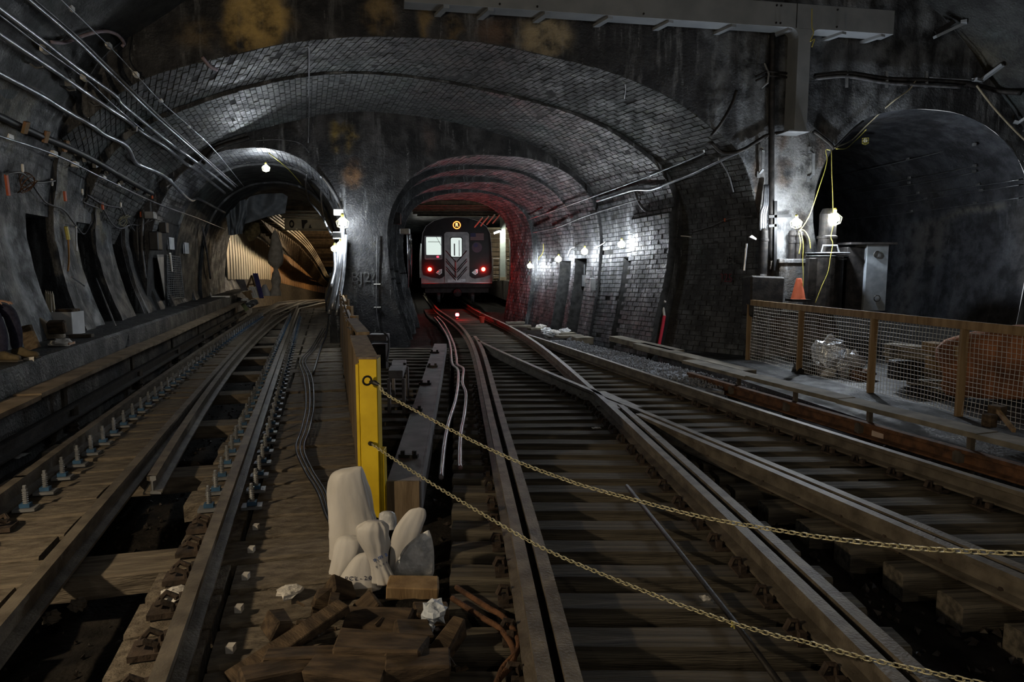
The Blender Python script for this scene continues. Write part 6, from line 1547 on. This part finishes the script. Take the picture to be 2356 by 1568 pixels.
strap_wire('signal_wire', [(0, 313), (124, 355), (238, 410), (355, 465), (450, 500), (517, 527)], 0.014, 0.14, M_condu, 'lower straight wire on pale insulators along the left wall', 'wire', ((18, 316), (122, 354), (172, 378), (236, 408), (270, 424)), clip_size=(0.09, 0.16, 0.09))
t = strap_wire('cable', [(0, 268), (50, 292), (100, 315), (155, 338), (215, 368), (290, 412), (350, 445)], 0.05, 0.10, M_black, 'thick black cable on the left wall with faded tape bands', 'cable')
for k, (x, y_) in enumerate(((27, 280), (76, 303), (123, 325))):
    MB().beam(W(x + 3, y_ - 12, 0.17), W(x - 3, y_ + 14, 0.17), 0.08, 0.04, up=(1, 0, 0)).build('tape_band', mat('faded_band', (0.16, 0.12, 0.06), (0.25, 0.13, 0.07), 9, 0.8) if k == 0 else bpy.data.materials['faded_band'], t)
for k, (x, y_) in enumerate(((172, 345), (190, 360), (212, 374), (240, 392), (275, 414), (312, 428), (336, 440))):
    tag(MB().box(W(x, y_, 0.07), (0.06, 0.22, 0.07), 0.27, 0.25).build('cable_rack', M_box), ['first', 'second', 'third', 'fourth', 'fifth', 'sixth', 'seventh'][k] + ' small dark rack bracket along the left wall, counted from the left', 'bracket', 'cable rack brackets')
hang = [([(0, 398), (34, 394), (60, 412), (80, 418), (115, 414)], 'cable drooping from the first white insulator at the left edge'),
        ([(46, 398), (80, 448), (98, 467), (135, 481), (160, 512), (184, 534), (213, 511)], 'long cable swagged under the first niche to the third pier'),
        ([(184, 454), (198, 466), (216, 474)], 'short cable beside the second white insulator'),
        ([(190, 446), (230, 466), (270, 474)], 'thin wire between the second and third white insulators'),
        ([(227, 476), (250, 511), (271, 522), (294, 513), (324, 518), (353, 506)], 'cable looping past the wire coil toward the grey box'),
        ([(272, 472), (285, 500), (300, 525), (318, 530), (345, 505)], 'deep swagged cable below the grey box')]
for pxs, lab in hang: wtube(pxs, 0.014, 0.07, M_cable, 'cable', lab, 'cable')
for k, (x, a, b) in enumerate(((37, 374, 393), (178, 432, 447), (269, 461, 472), (124, 412, 428))):
    p = W(x, (a + b) / 2, 0.08); r_ = 0.018; h_ = (b - a) / 1571 * p.y
    tag(MB().lathe([(r_ * .6, 0), (r_, h_ * .2), (r_, h_ * .9), (r_ * .5, h_)], c=p - Vector((0, 0, h_ / 2)), n=8).build('insulator_pin', M_ceram), ['white insulator pin near the left edge', 'white insulator pin above the second niche', 'white insulator pin above the third niche', 'white insulator pin on the first rib'][k], 'insulator')
for k, (x, y_, h_) in enumerate(((5, 424, .28), (140, 449, .16), (228, 472, .13), (318, 490, .12), (352, 452, .1))):
    tag(MB().box(W(x, y_, 0.06), (0.03, 0.06, h_), 0.2, 0.1).build('orange_tag', M_orange, bevel=0.004), ['orange tape at the left edge', 'orange tag beside the first rib', 'orange tag beside the second niche', 'small orange tag left of the grey box', 'tiny orange tag above the grey box'][k], 'tag')
t = thing('cord_drop', W(147, 540, 0.05), 'yellow and orange cord hanging beside the first niche', 'cord')
MB().tube([W(142, 520, 0.06), W(146, 540, 0.06), W(148, 552, 0.06)], 0.03, 6).build('yellow_plug', M_cord, t); MB().tube([W(148, 552, 0.06), W(149, 580, 0.06), W(149, 605, 0.06), W(147, 625, 0.06)], 0.014, 6).build('orange_cord', mat('orange_cord', (0.35, 0.17, 0.05), None, 6, 0.7), t)
p = W(275, 505, 0.08); t = thing('wire_coil', p, 'tangled coil of pale wire hung between the second and third niches', 'coil')
for k in range(4): torus(p + Vector((0, 0, 0.02 * k)), 0.10 + 0.02 * k, 0.007, Matrix.Rotation(1.3 + 0.3 * k, 3, 'Z') @ Matrix.Rotation(0.4 * k, 3, 'X'), 16, 4).build('loop', mat('pale_wire_coil', (0.2, 0.19, 0.13), None, 5, 0.6) if k == 0 else bpy.data.materials['pale_wire_coil'], t)
p = W(48, 412, 0.08); t = thing('wire_coil', p, 'coil of brown wire under the first white insulator', 'coil')
for k in range(4): torus(p + Vector((0, 0, -0.03 * k)), 0.11 + 0.015 * k, 0.007, Matrix.Rotation(1.2 + 0.3 * k, 3, 'Z') @ Matrix.Rotation(0.3 * k, 3, 'X'), 16, 4).build('loop', M_rust, t)
t = thing('terminal_box', W(351, 495, 0.1), 'grey terminal box on the left wall before the tunnel mouth', 'box'); c = W(351, 496, 0.12)
MB().box(c, (0.2, 0.3, 0.16), 0.27).build('case', M_box, t, bevel=0.012); MB().tube([c + Vector((0, 0, .08)), c + Vector((-.02, 0.05, .3))], 0.02, 6).build('conduit', M_cable, t)
tag(MB().box(W(366, 521, 0.1), (0.16, 0.3, 0.24), 0.27).build('relay_case', M_black, bevel=0.01), 'black relay case right below the grey terminal box', 'box')
tag(MB().box(W(347, 552, 0.1), (0.2, 0.4, 0.42), 0.27).build('relay_case', M_black, bevel=0.02), 'large black case on the wall under the relay case', 'box')
for k, (x, y_, w_, h_) in enumerate(((390, 559, 0.55, 0.30), (425, 570, 0.55, 0.3))):
    c = W(x, y_, 0.05); mb = MB(); n = 14
    rows = [[c + Vector((-0.27, 1, 0)).normalized() * ((i / n - .5) * w_) + Vector((0.02 * (i % 2), 0, (j / 3 - .5) * h_ + 0.02 * nz((i, j, k)))) for i in range(n + 1)] for j in range(4)]
    mb.grid(rows); mb.grid([[q - Vector((0.04, 0, 0)) for q in r] for r in rows])
    tag(mb.build('ribbed_sheet', mat('ribbed_white', (0.35, 0.36, 0.37), (0.5, 0.51, 0.52), 5, 0.4) if k == 0 else bpy.data.materials['ribbed_white']), ['left', 'right'][k] + ' pale ribbed sheet fixed on the far left wall', 'sheet')
t = thing('wire_screen', W(388, 640, 0.05), 'grey wire grid panel leaning on the far left wall', 'panel')
pa, pb, pc_, pd = W(374, 585, 0.1), W(404, 590, 0.1), W(388, 688, 0.12), W(412, 684, 0.12)
wmb = MB()
for i in range(9): f_ = i / 8; wmb.tube([pa.lerp(pb, f_), pc_.lerp(pd, f_)], 0.008, 4)
for i in range(20): f_ = i / 19; wmb.tube([pa.lerp(pc_, f_), pb.lerp(pd, f_)], 0.008, 4)
o = wmb.build('grid', M_steel, t, fix=False); o['kind'] = 'stuff'
MB().tube([pa, pb, pd, pc_, pa], 0.018, 6).build('frame', M_steel, t)
tag(MB().prism([W(352, 584, 0.08), W(368, 584, 0.08), W(383, 690, 0.1), W(370, 690, 0.1)], (0.02, -0.03, 0)).build('perforated_panel', M_box), 'pale perforated panel beside the wire grid panel', 'panel')
tag(MB().tube([W(376, 580, 0.15), W(381, 622, 0.15)], 0.025, 7).build('white_pipe', M_ceram), 'short white pipe on the wire grid panel', 'pipe')
tag(MB().tube([W(160, 520, 0.1), W(161, 580, 0.1)], 0.014, 6).build('white_rod', M_ceram), 'thin white rod hanging between the first and second niches', 'rod')
for k, pxs in enumerate(([(333, 482), (330, 560), (338, 640)], [(318, 505), (322, 600)], [(460, 520), (470, 580), (478, 640)], [(372, 400), (398, 418), (385, 432)], [(700, 96), (708, 98), (709, 150), (708, 255), (710, 330)], [(585, 325), (640, 322), (690, 330), (712, 352)], [(462, 368), (500, 342), (560, 322), (575, 318)])):
    wtube(pxs, [0.03, 0.02, 0.03, 0.025, 0.014, 0.012, 0.05][k], 0.08, [M_cable, M_cable, M_cable, M_steel, M_cable, M_cable, M_darkst][k], 'conduit', ['vertical conduit on the third rib', 'second vertical conduit left of the third rib', 'vertical conduit inside the left tunnel', 'bent strap at the left end of the second ring', 'long thin rod hanging down the vault centre', 'thin wire above the left tunnel crown', 'thick dark pipe along the rim of the left tunnel'][k], 'conduit')
t = strap_wire('cable', [(700, 410), (722, 440), (745, 470), (760, 505), (776, 560)], 0.035, 0.10, M_darkst, 'laced black cable down the right rim of the left tunnel', 'cable')
wtube([(712, 395), (708, 420), (715, 455), (735, 490), (752, 520)], 0.02, 0.1, M_cable, 'cable', 'wavy grey cable right of the left tunnel crown', 'cable')
wtube([(750, 425), (748, 455), (755, 500), (762, 540)], 0.025, 0.12, M_condu, 'conduit', 'bright bent conduit on the right flank of the left tunnel', 'conduit')
wtube([(740, 405), (765, 440), (785, 480), (795, 510)], 0.04, 0.05, M_condu, 'conduit', 'straight conduit along the right rim of the left tunnel', 'conduit')
wtube([(105, 90), (140, 92), (168, 80), (205, 68), (235, 64), (262, 72), (280, 90), (284, 110)], 0.025, 0.06, mat('pinkish_cord', (0.2, 0.15, 0.16), (0.32, 0.26, 0.28), 8, 0.7), 'cord', 'pale reddish cord curling over the upper left vault', 'cord')
wtube([(468, 134), (480, 144), (496, 152)], 0.03, 0.06, mat('pink_strip', (0.25, 0.19, 0.2), None, 8, 0.7), 'strip', 'short pale strip on the vault left of the yellow stain', 'strip')
for k, (x, y_) in enumerate(((868, 653), (868, 706))):
    tag(MB().box(W(x, y_, 0.04), (0.16, 0.05, 0.02)).build('wall_clip', M_ceram), ['upper', 'lower'][k] + ' small white clip on the dark pier', 'clip')
wtube([(868, 540), (867, 620), (866, 706), (872, 760)], 0.014, 0.05, M_cable, 'cable', 'thin vertical cable on the dark pier', 'cable')
# left edge of the train tunnel: boxes
tag(MB().box(W(914, 503, 0.1), (0.2, 0.2, 0.32)).build('relay_case', M_darkst, bevel=0.01), 'dark box on the left rim of the train tunnel', 'box')
tag(MB().box(W(932, 532, 0.12), (0.2, 0.2, 0.12)).build('relay_case', M_box, bevel=0.01), 'small pale box under the dark box by the train tunnel', 'box')
for k in range(2): wtube([(938 + 6 * k, 540), (940 + 6 * k, 600), (939 + 7 * k, 660)], 0.02, 0.15, M_condu, 'conduit', ['left', 'right'][k] + ' red lit conduit beside the train', 'conduit')

# ---------------- bench: person, box, sacks
bz = BENCH_Z + 0.005
box = thing('white_box', G(134, 770, bz), 'white open carton holding wooden stakes on the left bench', 'box')
a = G(102, 770, bz); b = G(167, 770, bz); bw = b.x - a.x; hh = 0.345
cx_, cy_ = (a.x + b.x) / 2, a.y + 0.15
for (dx, dy, sx, sy) in ((0, -0.15, bw, 0.012), (0, 0.15, bw, 0.012), (-bw / 2, 0, 0.012, 0.3), (bw / 2, 0, 0.012, 0.3)): MB().box((cx_ + dx, cy_ + dy, bz + hh / 2), (sx, sy, hh)).build('side', M_white, box)
MB().box((cx_, cy_, bz + 0.01), (bw, 0.3, 0.02)).build('bottom', M_white, box)
tag(MB().box((cx_ + 0.07, cy_, bz + hh - 0.04), (bw * 0.6, 0.22, 0.16)).build('brown_package', M_wood, bevel=0.01), 'brown package inside the white carton', 'package')
for k, (px, top_, px2) in enumerate(((105, 667, 112), (110, 668, 115), (115, 669, 119), (120, 670, 127))):
    p = P(px, top_, cy_ + 0.05); q = P(px2, 735, cy_ - 0.05)
    d = (p - q).normalized()
    tag(MB().tube([q, p - d * 0.06, p], [0.016, 0.016, 0.003], 6).build('wooden_stake', M_cream), ['leftmost', 'second', 'third', 'rightmost'][k] + ' pointed wooden stake in the white carton', 'stake', 'stakes in the carton')
p = P(94, 665, cy_); q = P(97, 712, cy_ - .02); tag(MB().tube([q + Vector((0, 0, -.3)), q, p], [0.016, 0.016, 0.003], 6).build('wooden_stake', M_boardr), 'lone grey stake leaning left of the white carton', 'stake')
tag(blob_px(dens([(76, 80, 722), (78, 92, 730), (80, 112, 742), (84, 130, 756), (90, 146, 768), (94, 148, 777)]), 9.75, 0.5, 18, 0.05).build('mesh_sack', mat('translucent_sack', (0.22, 0.18, 0.13), (0.34, 0.28, 0.21), 12, 0.5, bump=0.4), smooth=True), 'sagging tan plastic sack before the white carton', 'sack')
tag(MB().box(P(131, 752, 9.5), (0.22, 0.12, 0.18), 0.3, 0.3).build('brown_package', M_wood, bevel=0.02), 'brown bundle resting on the tan sack', 'package')
tag(MB().prism([P(41, 752, 8.75), P(66, 746, 8.75), P(88, 798, 8.4), P(58, 808, 8.35)], (0.02, 0.03, 0)).build('leaning_board', M_lumberd, bevel=0.004), 'tan board leaning beside the seated person', 'board')
tag(MB().prism([P(54, 824, 7.62), P(77, 820, 7.62), P(76, 845, 7.55), P(71, 847, 7.55), P(53, 838, 7.55)], (0.004, 0.004, 0)).build('paper_sheet', M_paper), 'white printed sheet hanging over the bench edge', 'paper')
tag(MB().prism([P(68, 808, 7.9), P(82, 820, 7.7), P(80, 826, 7.66), P(66, 818, 7.8)], (0.004, 0.004, 0)).build('paper_sheet', mat('green_paper', (0.3, 0.38, 0.34), None, 5, 0.8)), 'pale green paper slip above the hanging sheet', 'paper')
crumple('newspaper', 140, 788, 8.95, 0.28, 0.10, 'crumpled newspaper on the bench under the tan sack', M_paper, 91, 'paper', 0.2)
tag(MB().box(G(142, 793, bz) + Vector((0, 0, 0.02)), (0.26, 0.18, 0.03), 0.2).build('magazine', mat('orange_print', (0.45, 0.2, 0.08), (0.5, 0.45, 0.4), 9, 0.7)), 'orange printed magazine under the newspaper', 'magazine')
tag(MB().box(G(188, 775, bz) + Vector((0, 0, 0.02)), (0.3, 0.12, 0.05), 0.2).build('flat_stick', M_dust, bevel=0.006), 'flat dusty stick on the bench right of the carton', 'stick')
tag(MB().prism([P(272, 770, 11.2), P(290, 766, 11.2), P(291, 798, 11.0), P(277, 802, 11.0)], (0.03, 0.03, 0)).build('slate', M_pillar), 'grey slab leaning on the bench face', 'slab')
for k, (px, py) in enumerate(((370, 696), (295, 698), (380, 690))):
    crumple('litter_bag', px, py, G(px, py, bz + .05).y, 0.35, 0.14, ['black rag', 'red and green wrapper', 'white paper scrap'][k] + ' on the bench in the middle distance', [M_black, M_orange, M_paper][k], 95 + k)
for k, (xa, ya, xb, yb) in enumerate(((228, 640, 266, 750), (150, 640, 180, 660))):
    tag(MB().tube([W(xa, ya, 0.1), G(xb, yb, bz + 0.02) if k == 0 else W(xb, yb, 0.1)], 0.014, 6).build('thin_stick', M_condu), ['thin stick leaning from the third pier to the bench', 'thin rod on the wall right of the first niche'][k], 'stick')

# seated person at the left edge: only a bent leg and boot reach into the picture
foot = G(12, 832, bz)
M_cloth = mat('dark_blue_trousers', (0.010, 0.010, 0.022), (0.026, 0.026, 0.05), 14, 0.9, bump=0.5, bscale=30)
pr_ = thing('person', (foot.x - 0.25, foot.y, bz), 'person in dark blue work clothes seated on the left bench at the picture edge', 'person')
def skin(name, verts, edges, rads, m, parent, lv=2):
    me = bpy.data.meshes.new(name); org = Vector(parent['_w']); me.from_pydata([Vector(v) - org for v in verts], edges, []); me.update()
    o = bpy.data.objects.new(name, me); COL.objects.link(o); o.parent = parent; me.materials.append(m)
    md = o.modifiers.new('skin', 'SKIN'); md.use_smooth_shade = True
    for i, r in enumerate(rads): me.skin_vertices[0].data[i].radius = (r, r) if not isinstance(r, tuple) else r
    me.skin_vertices[0].data[0].use_root = True
    s = o.modifiers.new('sub', 'SUBSURF'); s.levels = lv; s.render_levels = lv
    dg = bpy.context.evaluated_depsgraph_get(); nm = bpy.data.meshes.new_from_object(o.evaluated_get(dg)); o.modifiers.clear(); o.data = nm; nm.name = name
    return o
fx, fy = foot.x, foot.y
V = lambda x, y_, z: Vector((fx + x, fy + y_, bz + z))
verts = [V(-0.62, 0.12, 0.50), V(-0.64, 0.12, 0.72), V(-0.60, 0.12, 0.98), V(-0.58, 0.12, 1.10), V(-0.56, 0.12, 1.18),
         V(-0.42, 0.03, 0.52), V(-0.10, -0.01, 0.56), V(-0.02, 0.0, 0.30), V(-0.04, 0.02, 0.09),
         V(-0.42, 0.24, 0.52), V(-0.12, 0.28, 0.56), V(-0.06, 0.28, 0.30), V(-0.08, 0.30, 0.09),
         V(-0.56, -0.06, 1.04), V(-0.46, -0.10, 0.78), V(-0.24, -0.02, 0.66), V(-0.56, 0.30, 1.04), V(-0.46, 0.36, 0.78), V(-0.24, 0.28, 0.66)]
edges = [(0, 1), (1, 2), (2, 3), (3, 4), (0, 5), (5, 6), (6, 7), (7, 8), (0, 9), (9, 10), (10, 11), (11, 12), (2, 13), (13, 14), (14, 15), (2, 16), (16, 17), (17, 18)]
rads = [0.16, 0.15, 0.16, 0.09, 0.055, 0.10, 0.085, 0.07, 0.06, 0.10, 0.085, 0.07, 0.06, 0.075, 0.055, 0.045, 0.075, 0.055, 0.045]
skin('body', verts, edges, rads, M_cloth, pr_)
hd = MB().lathe([(0.0, -0.12), (0.05, -0.10), (0.075, -0.04), (0.08, 0.03), (0.07, 0.09), (0.03, 0.125), (0, 0.13)], c=V(-0.53, 0.12, 1.30), n=16).build('head', mat('skin_tone', (0.35, 0.22, 0.16), None, 5, 0.6), pr_, smooth=True)
MB().lathe([(0.1, 0.02), (0.095, 0.08), (0.06, 0.14), (0, 0.155)], c=V(-0.54, 0.12, 1.30), n=16).build('hard_hat', M_orange, pr_, smooth=True)
M_shoe = mat('tan_work_boot', (0.06, 0.045, 0.025), (0.14, 0.105, 0.055), 10, 0.8)
for dy in (0.0, 0.29):
    bt = MB(); rows = []
    for i, (x, w_, h_) in enumerate(((-0.13, 0.004, 0.06), (-0.12, 0.035, 0.10), (-0.08, 0.042, 0.14), (0.0, 0.042, 0.11), (0.08, 0.048, 0.075), (0.13, 0.046, 0.066), (0.155, 0.036, 0.058), (0.166, 0.004, 0.03))):
        rows.append([V(x, dy + w_ * math.cos(t), 0.012 + h_ / 2 + h_ / 2 * math.sin(t)) for t in [2 * math.pi * k / 12 for k in range(13)]])
    bt.grid(rows); o = bt.build('boot', M_shoe, pr_, smooth=True)
    MB().box(V(0.025, dy, 0.01), (0.29, 0.09, 0.02)).build('sole', M_dust, o, bevel=0.006)
    for h_ in (0,): pass
for s, (hx, hy) in (('l', (-0.22, -0.02)), ('r', (-0.22, 0.28))):
    c = V(hx, hy, 0.655); o = skin('hand', [c, c + Vector((0.05, 0, -0.005)), c + Vector((0.09, 0, -0.015))], [(0, 1), (1, 2)], [(0.03, 0.015), (0.036, 0.014), (0.034, 0.012)], bpy.data.materials['skin_tone'], pr_, 1)
    for k in range(5):
        y0 = (-0.032 + 0.021 * k) if k < 4 else -0.045
        b0 = c + Vector((0.085 if k < 4 else 0.02, y0 if k < 4 else -0.03, -0.012)); L_ = (0.06, 0.07, 0.066, 0.05, 0.05)[k]
        skin('finger', [b0, b0 + Vector((L_ * .5, 0 if k < 4 else -0.015, -0.006)), b0 + Vector((L_ * .9, 0 if k < 4 else -0.02, -0.03))], [(0, 1), (1, 2)], [0.0085, 0.0085, 0.007], bpy.data.materials['skin_tone'], o if False else pr_, 1)
# a crate for the person to sit on, just outside the picture
tag(MB().box(V(-0.62, 0.12, 0.17), (0.4, 0.42, 0.33)).build('wooden_crate', M_lumberd, bevel=0.01), 'wooden crate the person sits on at the left edge', 'crate')
# ================================================================ LAMPS
rm = None
M_bulb = emit('white_bulb', (0.86, 0.93, 1.0), 420 * LAMP)
M_bulbp = emit('pier_bulb', (0.86, 0.93, 1.0), 90 * LAMP * 2)
M_bulbf = emit('flood_bulb', (0.86, 0.93, 1.0), 300 * LAMP * 2)
M_bulbs = emit('side_bulb', (0.82, 0.90, 1.0), 420 * LAMP * 2.4)
M_bulbw = emit('warm_bulb', (1.0, 0.80, 0.54), 340 * WARM)
M_fill = emit('dim_warm_bulb', (1.0, 0.88, 0.72), 60 * WARM)  # for the added fill lamps that lift the whole near chamber
def work_lamp(p, label, r=0.055, m=None, cage=True, wall=None, name='work_lamp', cm=None):
    t = thing(name, p, label, 'lamp')
    MB().lathe([(0.0, -r), (r * .5, -r * .87), (r * .87, -r * .5), (r, 0), (r * .87, r * .5), (r * .5, r * .87), (r * .3, r * 1.15)], c=p, n=12).build('bulb', m or M_bulb, t, smooth=True)
    MB().lathe([(r * .42, r * 1.1), (r * .45, r * 2.2), (r * .3, r * 2.6)], c=p, n=10).build('socket', cm or M_cord, t)
    if cage:
        R = r * 1.7
        for k in range(4):
            a = math.pi * k / 4 + 0.3; d = Vector((math.cos(a), math.sin(a), 0))
            MB().tube([p + d * (R * .3) + Vector((0, 0, r * 1.4)), p + d * R + Vector((0, 0, r * .3)), p + d * (R * .8) - Vector((0, 0, r * 1.1)), p - Vector((0, 0, r * 1.7)), p - d * (R * .8) - Vector((0, 0, r * 1.1)), p - d * R + Vector((0, 0, r * .3)), p - d * (R * .3) + Vector((0, 0, r * 1.4))], 0.004, 4).build('cage_wire', cm or M_cord, t)
    return t
def wp(px, py, off): return W(px, py, off)
LP = [((615, 352), 0.36, 'bare bulb hanging at the crown of the left tunnel'), ((1243, 612), 0.36, 'farthest of four bulbs along the right brick wall, nearest the train'),
      ((1312, 595), 0.36, 'second bulb from the train on the right brick wall'), ((1375, 580), 0.36, 'third bulb from the train on the right brick wall'), ((1461, 563), 0.36, 'nearest of four bulbs along the right brick wall')]
for (px, py), off, lab in LP: work_lamp(wp(px, py, off), lab)
for (px, py, Y, lab, r) in ((788, 512, 15.9, 'brightest lamp of the cluster on the pier edge', 0.085), (783, 562, 15.9, 'middle lamp of the cluster on the pier edge', 0.05), (770, 571, 15.8, 'lowest small lamp of the cluster on the pier edge', 0.05)):
    work_lamp(P(px, py, Y), lab, r, M_bulbp)
tag(MB().box(P(775, 541, 15.9), (0.2, 0.16, 0.16), 0.2).build('lamp_box', M_box, bevel=0.02), 'grey rounded junction box between the pier lamps', 'box')
tag(MB().box(P(779, 488, 16.2), (0.22, 0.1, 0.14)).build('lamp_box', M_ceram, bevel=0.01), 'white plate above the pier lamp cluster', 'box')
work_lamp(P(1832, 513, 12.35), 'upright flood lamp over the paired potheads', 0.06, M_bulbf)
work_lamp(P(1920, 503, 12.75), 'caged lamp hanging at the mouth of the side tunnel', 0.075, M_bulbs)
t = thing('unlit_lamp', W(1993, 297, 0.25), 'unlit yellow caged lamp hanging by the side tunnel arch', 'lamp'); p = W(1993, 297, 0.25)
MB().lathe([(0.0, -.05), (.045, -.02), (.05, .02), (.02, .06)], c=p, n=10).build('bulb', M_ceram, t, smooth=True)
for k in range(3): torus(p + Vector((0, 0, -.05 + .05 * k)), 0.07, 0.006, Matrix.Rotation(math.pi / 2, 3, 'X'), 12, 4).build('cage_ring', M_cord, t)
for k in range(3):
    a = k * math.pi / 3; d = Vector((math.cos(a), math.sin(a), 0)); MB().tube([p + d * .07 + Vector((0, 0, .06)), p + d * .07 - Vector((0, 0, .06)), p - Vector((0, 0, .09)), p - d * .07 - Vector((0, 0, .06)), p - d * .07 + Vector((0, 0, .06))], 0.005, 4).build('cage_wire', M_cord, t)
# cords to the lamps
def cord(pxs, Y, r, label, m=None):
    return tag(MB().tube(smooth_path([P(x, y_, Y) for x, y_ in pxs], 6), r, 6).build('extension_cord', m or M_cord, smooth=True), label, 'cord')
cord([(1911, 345), (1900, 345), (1903, 365), (1898, 390), (1885, 430), (1870, 475), (1860, 500), (1848, 520), (1838, 532)], 12.6, 0.007, 'yellow cord running from the arch corner down to the flood lamp')
cord([(1913, 345), (1914, 400), (1916, 450), (1917, 492)], 12.62, 0.007, 'yellow cord straight up from the caged lamp')
cord([(1917, 520), (1912, 545), (1916, 560), (1911, 590), (1905, 625), (1890, 660), (1876, 696)], 12.5, 0.007, 'yellow cord trailing down from the caged lamp over the transformer')
cord([(1838, 532), (1846, 528), (1855, 535), (1862, 550), (1865, 572)], 12.6, 0.007, 'yellow cord loop right of the flood lamp')
cord([(1842, 530), (1848, 560), (1847, 600), (1848, 640), (1846, 690)], 12.45, 0.007, 'yellow cord hanging past the orange cone')
cord([(1838, 535), (1842, 560), (1838, 585)], 12.6, 0.007, 'short thick yellow cord end under the flood lamp')
cord([(1868, 20), (1868, 60), (1872, 75), (1864, 95), (1874, 90), (1868, 108)], 11.6, 0.008, 'yellow cord looped over the grey beam')
wtube([(1911, 342), (1960, 310), (1992, 275), (2040, 240), (2080, 210), (2095, 190)], 0.014, 0.12, mat('tan_cord', (0.25, 0.22, 0.15), (0.38, 0.34, 0.24), 9, 0.7), 'extension_cord', 'tan cord rising from the arch corner over the side tunnel', 'cord')
wtube([(1911, 345), (1950, 325), (1975, 300), (1992, 280)], 0.012, 0.16, M_cord, 'extension_cord', 'pale yellow cord to the unlit lamp', 'cord')
wtube([(1915, 340), (1955, 300), (1980, 280)], 0.02, 0.08, M_black, 'extension_cord', 'black cord under the tan cord at the arch corner', 'cord')
cord([(1240, 598), (1240, 592), (1246, 586), (1250, 575), (1250, 560)], 20.5, 0.012, 'yellow cord coil above the farthest wall bulb')
for k, pxs in enumerate(([(1461, 555), (1470, 545), (1490, 544), (1525, 541)], [(1376, 572), (1385, 560), (1400, 556)], [(1313, 588), (1320, 572), (1330, 568)], [(620, 342), (665, 380), (700, 420)])):
    wtube(pxs, 0.012, 0.1, M_ceram if k != 3 else M_cord, 'extension_cord', ['white cord of the nearest wall bulb', 'white cord of the third wall bulb', 'white cord of the second wall bulb', 'yellow cord sagging from the crown bulb of the left tunnel'][k], 'cord')
# assumed warm lamp for the foreground, plus added dim fill lamps behind the photographer
for k, (p, r, s) in enumerate((((-4.25, 1.6, 2.45), 0.07, 1.0), ((-2.0, -6.0, 4.2), 0.07, 1.0), ((2.5, -3.5, 5.2), 0.08, 1.0), ((8.0, -1.0, 4.6), 0.07, 1.0))):
    work_lamp(Vector(p), ['warm caged lamp on the left wall behind the camera', 'second warm lamp hung high behind the camera', 'warm lamp hung from the vault behind the camera', 'warm lamp on the right wall behind the camera'][k], r, M_bulbw if k == 0 else M_fill)
    tag(MB().tube([Vector(p) + Vector((0, 0, 0.17)), Vector(p) + Vector((0, 0, 6.0 if k != 0 else 2.0))], 0.012, 5).build('extension_cord', M_black), ['black cord of the warm lamp on the left wall behind the camera', 'black cord of the second warm lamp', 'black cord of the vault lamp behind the camera', 'black cord of the warm lamp on the right wall'][k], 'cord')
